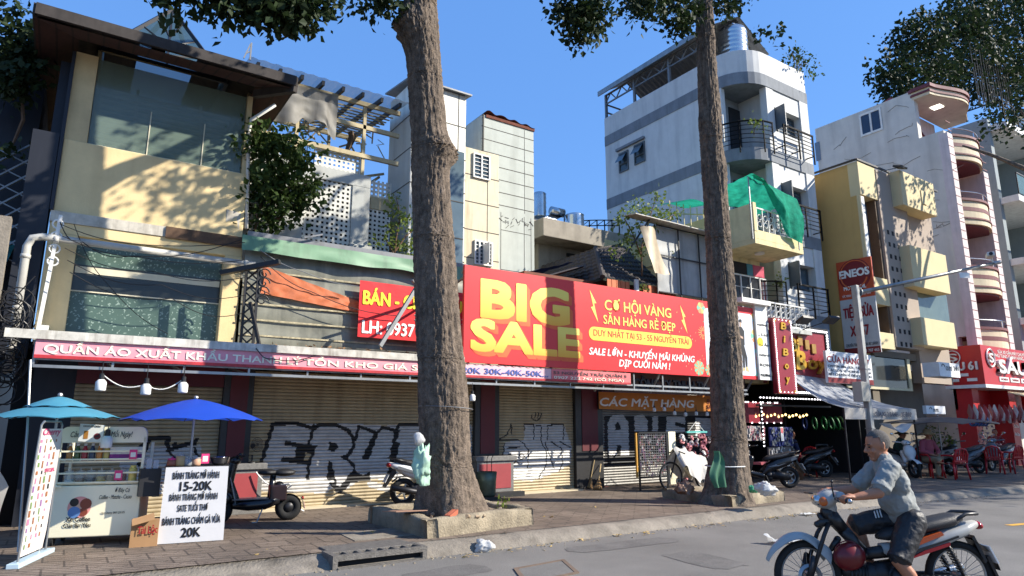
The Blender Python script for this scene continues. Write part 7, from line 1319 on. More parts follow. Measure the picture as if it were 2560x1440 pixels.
g.grid(cov,50,40);solo("white_cloth",g,cloth("white_cotton",(186,182,174),.15,var=.08,bump=.4,bscale=12),"white cloth draped over the bicycle beside the right trunk","cloth",smooth=True)
def goods(name,lab,px0,px1,py0,py1,y,base,spots,n,grid=None,grp=None):
 x0_,x1_=UX(px0,(py0+py1)/2,Y=y),UX(px1,(py0+py1)/2,Y=y);z0_,z1_=UZ(px0,py1,Y=y),UZ(px0,py0,Y=y);t=thing(name,lab,"display rack",((x0_+x1_)/2,y,z0_),grp);g=MB();g.box(x0_,x1_,y,y+.05,z0_,z1_);part("panel",g,base,t);g=MB()
 for i in range(n):g.k=random.randrange(len(spots));x,z=random.uniform(x0_+.03,x1_-.03),random.uniform(z0_+.03,z1_-.03);g.obox((x,y-.02,z),(.02,0,0),(0,.012,0),(0,0,random.uniform(.015,.06)))
 o=part("small_goods",g,spots,t);tag(o,kind="stuff");return t,x0_,x1_,z0_,z1_
ga_=goods("display_board","blue board studded with rows of small rings outside the bulb shop",1926,1982,1068,1116,11.0,M("navy_board",(34,44,100),.6),[M("navy_bit",(60,70,130),.4),m_steel],120)
gb_=goods("card_rack","rack of hanging silver trinkets under the blue ring board",1924,1986,1118,1182,11.05,M("trinket_back",(108,100,94),.7),[M("white_bit",(190,186,180),.6),M("tan_bit",(140,110,84),.6),m_steel],130)
gc_=goods("packet_rack","rack of pale packets behind the right trunk, left of the blue ring board",1868,1912,1065,1102,11.4,M("pale_packets",(150,140,134),.7),[M("white_bit",(190,186,180),.6),M("pink_bit",(170,110,120),.6)],60)
g=MB();p=U(1955,1080,Y=10.95);g.obox((p.x,10.95,p.z-.05),(.06,0,0),(0,.003,0),(0,0,.18));g.k=1;g.obox((p.x,10.945,p.z+.04),(.045,0,0),(0,.002,0),(0,0,.07));solo("price_tag",g,[m_lbl,M("coral_print",(222,112,112),.5)],"white tag with red print on the blue ring board","tag")
g=MB();p=U(1905,1158,Y=10.9);g.obox((p.x,10.9,p.z),(.2,0,0),(0,.12,0),(0,0,.03));solo("red_tray",g,M("coral_print",(222,112,112),.5),"red and white tray on the stall behind the parked black scooter","tray")
g=MB();p=U(2005,1200,Z=SW);g.lathe((p.x,p.y+.1,SW),[(0,0),(.12,0),(.15,.26),(.17,.28),(.15,.28),(.13,.05)],20);solo("flower_pot",g,M("terracotta",(130,92,66),.8),"brown plastic flower pot between the two parked black scooters","pot",smooth=True)
for i,(px,rr,cc)in enumerate(((2012,.17,(40,60,120)),(2036,.18,(40,110,60)),(2060,.19,(44,130,66)),(2078,.19,(46,110,60)),(2092,.19,(60,130,70)),(2104,.2,(150,170,90)))):
 p=U(px,1058,Y=11.9);g=MB();g.torus((p.x,11.9,p.z),(.75,-.6,.05*i),rr,.028,26,8);solo("tyre_tube",g,M("tube_%d"%i,cc,.5),("dark blue","deep green","bright green","mid green","green","yellowish green")[i]+" bicycle tyre hanging in the repair shop doorway","tyre","hanging tyres",smooth=True)
g=MB();p0_,p1_=U(2040,1112,Y=12.6),U(2075,1175,Y=12.6)
for x in(p0_.x,p1_.x):g.bar((x,12.6,p1_.z-.3),(x,12.6,p0_.z),.03)
g.bar((p0_.x,12.6,p0_.z),(p1_.x,12.6,p0_.z),.04);g.bar((p0_.x,12.6,p1_.z),(p1_.x,12.6,p1_.z),.03);solo("glass_case",g,m_steel,"white framed glass case behind the man in the dark shop","cabinet")
PP=U(2190,1203,Z=SW);pt=U(2128,712,Y=PP.y+.0);cpz=pt.z;pole=thing("camera_pole","square grey steel pole with a long arm carrying a street camera","pole",PP);g=MB();g.bar(PP,(PP.x,PP.y,cpz),.16,.16,up=(0,1,0));part("post",g,M("pole_zinc",(158,158,154),.5,.35,var=.15,grime=.3),pole,bevel=.012)
arm0=V((PP.x+.05,PP.y,UZ(2140,730,Y=PP.y)));ae=U(2500,655,Y=PP.y-2.1);arm1=V((ae.x,PP.y-2.1,ae.z));g=MB();g.tube([arm0+V((.12,0,0)),arm1],[.062,.042],12);part("arm",g,m_steel,pole,smooth=True);g=MB();g.lathe(arm0+V((.08,0,0)),[(.14,0),(.14,.02)],16,(1,-.1,0));g.tube([arm0,arm0+V((.2,0,0))],.085,12);g.tube([arm1+(arm0-arm1).normalized()*.25,arm1],.06,10);part("flange",g,m_steel,pole)
g=MB();cc=U(2475,640,Y=PP.y-2.0);g.obox((cc.x,cc.y,cc.z+.02),(.2,.1,0),(-.04,.08,0),(0,0,.06));g.bar((cc.x+.1,cc.y,cc.z-.05),(cc.x+.15,cc.y,cc.z-.25),.04);cm=part("camera",g,m_white,pole,bevel=.01);g=MB();g.lathe((cc.x-.2,cc.y-.1,cc.z+.02),[(.05,0),(.05,.03),(0,.03)],12,(-.9,-.45,0));part("lens",g,m_black,cm)
g=MB();p=U(2410,680,Y=PP.y-1.6);g.obox((p.x,p.y,p.z-.1),(.14,-.07,0),(0,.01,0),(0,0,.08));part("number_plate",g,m_lbl,pole);g=MB();bz_=U(2120,980,Y=PP.y);g.box(PP.x-.48,PP.x-.1,PP.y-.14,PP.y+.12,UZ(2120,1003,Y=PP.y),UZ(2120,953,Y=PP.y));part("junction_box",g,M("beige_box",(168,162,148),.5),pole,bevel=.015)
g=MB()
for z in(2.6,3.1,1.5):g.box(PP.x-.095,PP.x+.095,PP.y-.095,PP.y+.095,z,z+.03)
part("strap",g,m_steel,pole)
ta0,ta1=U(2095,1040,Y=10.0),U(2300,1040,Y=9.6);tn=thing("shop_tent","grey white tent canopy lettered XE 2 BÁNH before the yellow house","tent",(ta0.x+2,10.6,SW));zt1=UZ(2130,972,Y=11.2)
ex_,ey_=ta1.x,9.7;sx_=UX(2110,1020,Y=9.9);zlo=UZ(2230,1022,Y=9.8);g=MB();ap2=V(((sx_+ex_)/2-.8,10.9,zt1+.2))
def tent(u,v):a=V((sx_,9.9,zlo)).lerp(V((ex_,9.7,zlo)),u);b=V((sx_-.3,11.3,zt1+.35)).lerp(V((ex_-1.4,11.3,zt1+.25)),u);p=a.lerp(b,v);p.z-=.18*math.sin(math.pi*v);return p
g.grid(tent,20,8);m_tent=cloth("tent_cloth",(172,176,182),.3,var=.08);lines(m_tent,0,.32,.1,.72);part("roof",g,m_tent,tn,smooth=True);g=MB();g.grid(lambda u,v:tent(u,0)+V((0,-.01+.03*math.sin(u*25)*v,-.3*v)),40,3);g.grid(lambda u,v:V((ex_,9.7,zlo)).lerp(V((ex_-.5,11.3,zlo+.3)),u)+V((0,0,-.28*v)),8,3);part("valance",g,cloth("tent_valance",(190,186,178),.25,var=.08,grime=.3),tn)
t=MB();q0,q1=tent(.38,0),tent(.9,0);t.text("SỬA XE 2 BÁNH - XE ĐẠP",q0+V((0,-.05,-.22)),q1+V((0,-.05,-.22)),.13,off=.02);part("lettering",t,M("grey_letter",(84,84,92),.5),tn)
for x,y in((sx_+.05,9.95),(ex_-.05,9.75),(ex_-.4,11.2)):g=MB();g.bar((x,y,SW),(x,y,zlo),.04);part("leg",g,m_dark,tn)
uz=UZ(2330,1052,Y=9.7);ux=UX(2345,1052,Y=9.7);umbrella("low flat dark parasol above the seated woman in the hat",(ux,9.7,uz+.12),1.6,8,cloth("charcoal_cloth",(74,76,82),.2),0,.22)
g=MB();p=U(2255,1068,Y=9.5);g.grid(lambda u,v:V((p.x-.6+u*1.2,9.5+v*.3,p.z+.1-.25*math.sin(math.pi*u)*(1-.5*v))),16,4);solo("white_sheet",g,m_wbag,"white plastic sheet sagging at the edge of the dark parasol","plastic sheet",smooth=True)
plant("potted_bush","thin twiggy potted bush behind the seated woman",P_(2345,1180,10.2),[(P_(2345,1095,10.2),(.75,.5,.35),220)],[[P_(2345,1180,10.2),P_(2345,1120,10.2),P_(2330,1085,10.2)],[P_(2345,1130,10.2),P_(2370,1085,10.2)]],.09,m_leaf2,51,.015)
plant("balcony_plant","potted plants behind the curved rail of the top apartment balcony",P_(1885,335,12.1),[(P_(1885,318,12.1),(.3,.2,.22),70)],[[P_(1885,338,12.1),P_(1886,315,12.1)]],.1,m_leaf2,52,.01)
plant("balcony_plant","small pot plant on the apartment ledge right of the red curtain window",P_(1955,712,11.9),[(P_(1955,700,11.9),(.25,.2,.15),60)],[[P_(1955,716,11.9),P_(1955,700,11.9)]],.09,m_leaf2,53,.01)
g=MB();hm=[M("hang_pink",(150,92,84),.7),M("hang_red",(140,40,44),.7),M("hang_white",(196,190,180),.6),M("hang_blue",(40,84,140),.6)]
for i in range(40):g.k=(0,1,0,2)[i%4];p=U(2425+i*4.2,1030+(i%3)*6,Y=9.9);g.tube([(p.x,9.9,p.z+.25),(p.x+random.uniform(-.05,.05),9.9,p.z),(p.x+random.uniform(-.06,.06),9.9,p.z-.22)],[.02,.09,.04],6,sq=.4)
for i in range(5):g.k=3;p=U(2430+i*8,1052,Y=10.0);g.torus((p.x,10,p.z),(.8,-.6,0),.16,.03,18,6)
solo("hanging_wares",g,hm,"row of pinkish gloves and wares hung across the red shop front","wares",kind="stuff")
plant("flower_stand","pale pink flower arrangement in the red shop doorway",P_(2475,1150,10.4),[(P_(2475,1105,10.4),(.45,.35,.6),160)],[[P_(2475,1160,10.4),P_(2475,1105,10.4)]],.1,M("flower_mix",(150,124,124),.8,var=.6,scale=12),54,.02)
X_,Y_,Z_=V((1,0,0)),V((0,1,0)),V((0,0,1))
m_skin=M("skin",(168,112,82),.55,var=.1,scale=9,bump=.08,bscale=60);m_hair=M("grey_hair",(84,80,76),.9,var=.35,scale=60,bump=.5,bscale=200);m_hairb=M("black_hair",(26,24,24),.8)
def blend(name,mb,mat,parent,vox=.008,it=5,label=None,folds=0):
 """join overlapping rounded shapes into one continuous smooth surface"""
 o=part(name,mb,mat,parent,smooth=True,local=True,label=label)
 r=o.modifiers.new("remesh",'REMESH');r.mode='VOXEL';r.voxel_size=vox;r.use_smooth_shade=True
 s=o.modifiers.new("smooth",'SMOOTH');s.iterations=it;s.factor=.5
 if folds:tx=bpy.data.textures.new("folds",'CLOUDS');tx.noise_scale=.075;d=o.modifiers.new("folds",'DISPLACE');d.texture=tx;d.strength=folds;d.mid_level=.5
 return o
def chain(mb,pts,rs,n=12):
 for(p,q),(a,b)in zip(zip(pts,pts[1:]),zip(rs,rs[1:])):mb.limb(p,q,a,b,n)
def rotm(rx=0,ry=0,rz=0):return Matrix.Rotation(rz,3,'Z')@Matrix.Rotation(ry,3,'Y')@Matrix.Rotation(rx,3,'X')
def head(mb,c,f,s=1.0,tilt=0,bald=False):
 """head facing direction f (unit, horizontal) at centre c; returns hair cap mesh"""
 f=V(f).normalized();l=V((-f.y,f.x,0));m=Matrix((f,l,Z_)).transposed()@Matrix.Rotation(tilt,3,'Y');P=lambda x,y,z:V(c)+m@(V((x,y,z))*s)
 mb.ball(P(-.012,0,.03),(.098*s,.076*s,.1*s),20,14,m);mb.ball(P(.028,0,-.04),(.062*s,.056*s,.075*s),16,12,m);mb.ball(P(.058,0,-.098),(.03*s,.03*s,.022*s),12,8,m)
 mb.limb(P(.088,0,.012),P(.112,0,-.022),.011*s,.015*s,8);mb.ball(P(.1,.012,-.026),.01*s,8,6);mb.ball(P(.1,-.012,-.026),.01*s,8,6)
 for y in(-1,1):
  mb.limb(P(.076,.012*y,.03),P(.07,.046*y,.026),.011*s,.01*s,8)
  mb.ball(P(.07,.046*y,-.028),(.022*s,.02*s,.022*s),10,8,m);mb.ball(P(-.012,.078*y,-.004),(.018*s,.009*s,.034*s),10,8,m);mb.ball(P(-.022,.084*y,.012),(.012*s,.008*s,.02*s),10,8,m)
 mb.ball(P(.082,0,-.058),(.016*s,.024*s,.008*s),10,6,m);mb.ball(P(.08,0,-.07),(.015*s,.02*s,.008*s),10,6,m)
 h=MB();h.ball(P(-.02,0,.04),(.1*s,.081*s,.1*s),22,16,m)
 hv=[];
 inv=m.inverted();keep=[]
 for i,v in enumerate(h.v):
  q=inv@(V(v)-V(c))/s;keep.append(q.z>(.06+max(0,q.x)*.35)if q.x>.02 else q.z>-.045+max(0,q.x+.02)*2.2+(abs(q.y)>.06)*.012)
 h.f=[f_ for f_ in h.f if all(keep[i]for i in f_)];h.m=[0]*len(h.f)
 fa=MB()
 for y in(-1,1):fa.ball(P(.082,.03*y,.008),(.008*s,.014*s,.006*s),8,6,m);fa.limb(P(.086,.014*y,.031),P(.08,.048*y,.03),.004*s,.0035*s,6)
 fa.limb(P(.095,.016,-.064),P(.095,-.016,-.064),.003*s,.003*s,6)
 return h,fa
def hand(mb,wrist,d,palm_n,side,curl=1.0,s=1.0):
 """palm + four bent fingers + thumb; d = pointing direction, palm_n = way the palm faces, side = direction of the thumb"""
 d,pn,sd=V(d).normalized(),V(palm_n).normalized(),V(side).normalized();w=V(wrist)
 mb.limb(w,w+d*.05*s,.026*s,.03*s);
 for k in range(4):mb.limb(w+d*.02*s+sd*(.016-.011*k)*s,w+d*.088*s+sd*(.032-.021*k)*s,.016*s,.0125*s,8)
 for k,ln in enumerate((.036,.041,.038,.03)):
  p=w+d*.09*s+sd*(.033-.022*k)*s;a=d
  for j,bend in enumerate((.5,1.3,1.0)):
   an=bend*curl;a=(a*math.cos(an)+pn*math.sin(an)).normalized();pn2=pn;q=p+a*ln*s*(1-.18*j);mb.limb(p,q,(.0105-.001*j)*s,(.0095-.001*j)*s,8);p=q;pn=(pn2-a*pn2.dot(a)).normalized()if abs(pn2.dot(a))<.97 else-d
  pn=V(palm_n).normalized()
 t0=w+d*.025*s+sd*.026*s;t1=t0+(d*.5+sd*.75+pn*.3).normalized()*.04*s;t2=t1+(d*.7+pn*.6*curl+sd*.1).normalized()*.032*s;mb.limb(t0,t1,.015*s,.012*s,8);mb.limb(t1,t2,.012*s,.01*s,8)
fwc,rwc=U(2020,1441,Z=.285),U(2399,1443,Z=.285);mid=(fwc+rwc)/2;hd_=V((fwc.x-rwc.x,fwc.y-rwc.y,0));WB=hd_.length;hrz=math.atan2(hd_.y,hd_.x)
mb_loc=(mid.x,mid.y,0);HB2=WB/2;KS=WB/1.28
mt=thing("motorbike","white and orange underbone motorbike ridden along the road, its front cowl missing","motorbike",mb_loc,rz=hrz)
m_wp=M("scuffed_white_plastic",(158,158,154),.35,var=.08,scale=5,grime=.35,gcol=(110,106,100),streak=8);m_bp=M("black_plastic",(24,24,26),.4,var=.2);m_eng=M("engine_metal",(46,46,48),.45,.5,var=.3);m_org=M("orange_decal",(190,84,40),.35);m_rdp=M("worn_red_plastic",(104,16,22),.35,var=.15,scale=6);m_vinyl=M("black_vinyl",(34,34,36),.5,bump=.3,bscale=150);m_plate=M("number_plate",(214,214,210),.5)
S=lambda x,z,y=0:V((x*KS,y,z*KS))
def spoked(parent,c,R0,disc=False):
 g=MB();g.torus(c,Y_,R0-.03,.032,44,10);wl_=part("wheel",g,m_rubber,parent,smooth=True,local=True);g=MB();g.torus(c,Y_,R0-.062,.013,40,6);g.lathe(c-Y_*.05,[(.0,0),(.04,0),(.045,.03),(.045,.07),(.04,.1),(0,.1)],18,Y_)
 for i in range(28):a=2*math.pi*i/28;b=a+(.35 if i%2 else-.35);s_=(.035 if i%4<2 else-.035);g.tube([c+V((math.cos(b)*.04,s_,math.sin(b)*.04)),c+V((math.cos(a)*(R0-.065),0,math.sin(a)*(R0-.065)))],.0022,4)
 part("rim",g,m_steel,wl_,local=True)
 if disc:g=MB();g.torus(c+Y_*.055,Y_,.085,.022,36,4);g.f=g.f;part("brake_disc",g,m_steel,wl_,local=True)
WR=.285*KS;FWC,RWC=V((HB2,0,WR)),V((-HB2,0,WR));spoked(mt,FWC,WR,True);spoked(mt,RWC,WR)
g=MB()
for s_ in(-1,1):g.tube([FWC+V((0,.075*s_,0)),S(.5,.62,.07*s_),S(.44,.72,.05*s_)],.018,10);g.limb(FWC+V((.02,.075*s_,-.01)),FWC+V((-.03,.075*s_,.16)),.025,.022)
g.tube([S(.46,.7),S(.36,.96)],.035,10);part("fork",g,m_eng,mt,smooth=True,local=True)
g=MB()
def fend(u,v):
 a=R(22+118*u);r=(WR+.03+.05*math.sin(math.pi*min(1,u*1.25))+(.04*max(0,.25-u)*4));w_=.075*(.25+.75*min(1,u*3));s_=(v-.5)*2;drop=.05*abs(s_)**2+(.12*abs(s_)**1.5*max(0,u-.55)*2)
 return FWC+V((math.cos(a)*(r-drop*.4)+.02,w_*s_,math.sin(a)*(r-drop)))
g.grid(fend,26,12);g.grid(lambda u,v:fend(u,v)-V((0,0,.006)),26,12,True);part("front_fender",g,m_wp,mt,smooth=True,local=True)
g=MB();g.ball(S(.43,.91),(.1*KS,.12,.075),20,14,rotm(ry=.5));g.limb(S(.36,.94,.14),S(.36,.94,-.14),.05,.05);g.ball(S(.4,.84),(.06,.07,.07),14,10);blend("headlight_cowl",g,m_wp,mt,.01,4)
g=MB();g.ball(S(.475,.9,.07),(.05,.045,.04),14,10,rotm(ry=.6,rz=.5));part("indicator",g,M("amber_lens",(190,96,40),.15),mt,smooth=True,local=True);g=MB();g.ball(S(.475,.9,-.07),(.05,.045,.04),14,10,rotm(ry=.6,rz=-.5));part("indicator",g,M("amber_lens",(190,96,40),.15),mt,smooth=True,local=True);g=MB();g.ball(S(.505,.9),(.05,.07,.05),14,10,rotm(ry=.5));part("headlight",g,m_chrome,mt,smooth=True,local=True)
g=MB();g.tube([S(.3,.93,-.35),S(.34,.93,-.2),S(.39,.92,0),S(.4,.93,.2),S(.39,.93,.35)],.014,8);
for s_ in(-1,1):g.tube([S(.345+.045*s_,.93,.36*s_),S(.37+.03*s_,.93,.22*s_)],.021,10);g.tube([S(.44,.935,.24*s_),S(.47,.93,.36*s_)],.007,6);
g.tube([S(.42,.94,.15),S(.43,1.04,.15),S(.425,1.07,.15)],.006,6);g.ball(S(.425,1.07,.15),.013,8,6);part("handlebar",g,m_bp,mt,smooth=True,local=True);g=MB();g.ball(S(.388,.93,.375),.022,10,8);part("grip_end",g,m_chrome,mt,smooth=True,local=True)
g=MB();g.limb(S(.42,.8),S(.31,.66),.07,.055);g.limb(S(.31,.66),S(.14,.46),.055,.045);g.limb(S(.14,.46),S(-.2,.5),.05,.06);g.limb(S(.4,.74),S(.52,.7,.0),.05,.03);g.limb(S(.46,.72),S(.5,.78),.03,.02);g.limb(S(.36,.58),S(.42,.5),.03,.025);g.limb(S(-.2,.5),S(-.62,.62),.06,.05);g.wobble(.008,24,3);part("frame",g,m_bp,mt,smooth=True,local=True)
g=MB();g.ball(S(.3,.45,.06),(.135*KS,.1,.112*KS),24,16,rotm(ry=.25));part("red_oval_cover",g,m_rdp,mt,smooth=True,local=True);g=MB();g.torus(S(.3,.45,.05),(0,1,.0),.122*KS,.006,30,5);part("cover_rim",g,m_rdp,mt.children[-1],smooth=True,local=True)
g=MB();g.limb(S(.1,.3),S(-.1,.32),.1,.11);g.limb(S(.12,.3),S(.3,.32),.075,.065)
for i in range(6):g.lathe(S(.14+i*.03,.3)-X_*.0,[(.085,0),(.085,.008)],14,(1,0,.1))
g.limb(S(-.06,.3,.0),S(-.06,.3,.13),.075,.07);g.tube([S(.05,.2,-.1),S(.05,.2,.17)],.012,8);part("engine",g,m_eng,mt,smooth=True,local=True)
g=MB();g.tube([S(.3,.26,-.08),S(.1,.17,-.11),S(-.2,.2,-.14),S(-.75,.33,-.15)],[.02,.02,.035,.05],12);part("exhaust",g,m_chrome,mt,smooth=True,local=True)
def loft(mb,secs,n=14):
 """sections: (x, z centre, half width, half height)"""
 vs=[]
 for(x,z,w,h)in secs:
  for i in range(n):a=2*math.pi*i/n;vs.append(S(x,z)+V((0,math.copysign(abs(math.cos(a))**.7,math.cos(a))*w,math.copysign(abs(math.sin(a))**.8,math.sin(a))*h)))
 m=len(secs);mb.add(vs,[[i*n+j,i*n+(j+1)%n,(i+1)*n+(j+1)%n,(i+1)*n+j]for i in range(m-1)for j in range(n)]+[list(range(n))[::-1],[(m-1)*n+j for j in range(n)]])
g=MB();loft(g,[(.02,.6,.04,.02),(-.06,.62,.09,.05),(-.22,.655,.11,.055),(-.4,.7,.125,.06),(-.6,.745,.12,.055),(-.68,.765,.09,.035)][::-1]);part("seat",g,m_vinyl,mt,smooth=True,local=True)
g=MB();loft(g,[(.0,.5,.06,.05),(-.12,.49,.1,.07),(-.3,.53,.125,.085),(-.5,.6,.13,.07),(-.7,.665,.11,.055),(-.82,.71,.06,.03)][::-1]);sp=part("side_panel",g,m_wp,mt,smooth=True,local=True)
for col_,zs_,nm in((m_org,((-.16,.515),(-.48,.635),(-.46,.66),(-.2,.58)),"orange_stripe"),(m_bp,((-.2,.485),(-.6,.615),(-.6,.63),(-.22,.51)),"black_stripe"),(M("red_decal",(160,26,32),.35),((-.14,.43),(-.52,.55),(-.52,.575),(-.3,.51)),"red_stripe")):
 g=MB();g.prism([S(x,z,.137)for x,z in zs_],(0,-.05,0));part(nm,g,col_,sp,local=True)
g=MB();g.tube([S(-.55,.72,.1),S(-.7,.8,.1),S(-.82,.8,.06),S(-.84,.8,0),S(-.82,.8,-.06),S(-.7,.8,-.1),S(-.55,.72,-.1)],.016,8);part("grab_rail",g,m_bp,mt,smooth=True,local=True)
g=MB();g.ball(S(-.84,.7),(.05,.06,.035),14,10,rotm(ry=-.4));part("tail_light",g,M("red_lens",(150,20,24),.15),mt,smooth=True,local=True)
g=MB();g.grid(lambda u,v:RWC+V((math.cos(R(75+95*u))*(WR+.035),(v-.5)*.13,math.sin(R(75+95*u))*(WR+.035))),16,6);g.prism([S(-.78,.62,.05),S(-.86,.42,.06),S(-.84,.4,.06),S(-.76,.6,.05)],(0,-.12,0));g.prism([S(-.87,.46,.07),S(-.95,.27,.05),S(-.93,.26,.05),S(-.85,.45,.07)],(0,-.13,0));part("rear_fender",g,m_bp,mt,smooth=False,local=True);g=MB();g.obox(S(-.9,.47),(.005,0,-.003),(0,.09,0),(.03,0,.07));part("number_plate",g,m_plate,mt,local=True)
for s_ in(-1,1):g=MB();g.tube([S(-.62,.3,.1*s_),S(-.5,.6,.1*s_)],.013,8);[g.torus(S(-.6+i*.011,.35+i*.024,.1*s_),(.4,0,.9),.026,.006,12,5)for i in range(8)];part("shock",g,m_eng,mt,smooth=True,local=True)
g=MB();g.limb(S(-.1,.28,.09),RWC+V((0,.09,0)),.03,.03);g.limb(S(-.1,.28,-.09),RWC+V((0,-.09,0)),.025,.025);part("swing_arm",g,m_eng,mt,smooth=True,local=True)
rd_=thing("person","elderly man in a grey t-shirt and black striped shorts riding the motorbike","person",mb_loc,rz=hrz)
hipL,hipR=S(-.24,.74,.1),S(-.24,.74,-.1);shL,shR=S(-.06,1.175,.19),S(-.16,1.19,-.19);neck=S(-.11,1.25);hc=S(-.065,1.362)
elL,elR=S(.1,.99,.28),S(.06,.96,-.27);haL,haR=S(.375,.95,.29),S(.3,.95,-.3)
knL,knR=S(-.04,.44,.2),S(.13,.67,-.19);anL,anR=S(-.2,.12,.24),S(.02,.36,-.17)
b=MB();chain(b,[neck-V((.03,0,.04)),S(-.09,1.3)],[.062,.056]);chain(b,[S(-.24,.78),S(-.17,1.0),S(-.1,1.16),neck-V((.01,0,.03))],[.08,.08,.06,.055])
for sh_,el,ha,s_ in((shL,elL,haL,1),(shR,elR,haR,-1)):
 wr_=ha-V((.07,0,-.005));chain(b,[S(-.15,1.13,.08*s_),sh_,el],[.045,.05,.045]);chain(b,[el,el.lerp(wr_,.3),wr_],[.047,.046,.029])
 hand(b,wr_,(1,.05*s_,.06),(0.0,0,-1),(0,-s_,0),1.15)
for hp,kn_,an,s_ in((hipL,knL,anL,1),(hipR,knR,anR,-1)):
 cf=kn_.lerp(an,.32)+(V((-.02,0,0)));chain(b,[hp,hp.lerp(kn_,.5),kn_],[.1,.083,.06]);chain(b,[kn_,cf,an],[.058,.056,.036]);ft=an+V((.16,.02*s_,-.05));chain(b,[an+V((-.03,0,-.045)),an+V((.07,0,-.04)),ft],[.034,.038,.03])
 for k in range(5):b.limb(ft+V((-.01,(.026-.013*k)*-s_,.0)),ft+V((.04-.006*k,(.03-.015*k)*-s_,-.012)),.012-.001*k,.01-.001*k,6)
hr_,fa=head(b,hc,(1,-.02,0),1.05,.2)
blend("body",b,m_skin,rd_,.0075,3)
hh_=part("hair",hr_,m_hair,rd_,smooth=True,local=True);part("face_features",fa,M("dark_brow",(34,26,24),.6),rd_,smooth=True,local=True)
s=MB();chain(s,[S(-.25,.75),S(-.21,.92),S(-.15,1.07),S(-.12,1.17)],[.13,.125,.12,.1]);s.ball(S(-.17,.9),(.125,.175,.15),18,12);s.ball(S(-.17,1.05),(.115,.195,.16),18,12);s.ball(S(-.24,.76),(.14,.18,.09),18,12);s.limb(S(-.1,1.18,.16),S(-.15,1.19,-.16),.075,.075);s.limb(S(-.12,1.2),S(-.105,1.262),.09,.07)
for sh_,el in((shL,elL),(shR,elR)):s.limb(sh_,sh_.lerp(el,.74),.085,.078);s.lathe(sh_.lerp(el,.66),[(.0,0),(.08,0),(.083,.055),(.0,.055)],18,(el-sh_).normalized())
s.wobble(.012,9,3);blend("t_shirt",s,M("grey_cotton",(132,135,132),.85,var=.08,scale=6,bump=.45,bscale=22),rd_,.009,3,folds=.03)
s=MB();s.ball(S(-.26,.72),(.135,.175,.11),18,12)
for hp,kn_,an in((hipL,knL,anL),(hipR,knR,anR)):k2=hp.lerp(kn_,.9);chain(s,[hp,hp.lerp(k2,.6),k2],[.12,.103,.09]);s.lathe(hp.lerp(kn_,.86),[(.0,0),(.092,0),(.096,.05),(0,.05)],18,(kn_-hp).normalized())
s.wobble(.014,8,5);blend("shorts",s,M("black_sport_cloth",(24,25,29),.55,bump=.5,bscale=18),rd_,.009,3,folds=.02)
g=MB();d_=(knR-hipR).normalized();up_=V((0,1,0)).cross(d_)*-1
d2=(knL-hipL).normalized()
for k in range(3):
 a=hipL.lerp(knL,.3)+V((.055+.012*k,.118-.012*k,.03+.006*k));
 q0=hipR.lerp(knR,.42+.06*k);nrm=V((-d_.z,0,d_.x));nrm=nrm if nrm.z>0 else-nrm;g.tube([q0+nrm*.108+V((-.02,.02,0)),q0+nrm*.096+V((.0,.06,0)),q0+nrm*.05+V((.018,.1,0))],.006,6)
part("white_stripe",g,m_lbl,rd_,local=True)
for an,s_ in((anL,1),(anR,-1)):g=MB();g.limb(an+V((-.05,0,-.09)),an+V((.19,.02*s_,-.09)),.045,.045);g.v=[(x,y,an.z-.085+(z-an.z+.09)*.25)for x,y,z in g.v];part("sandal",g,m_rubber,rd_,smooth=True,local=True)
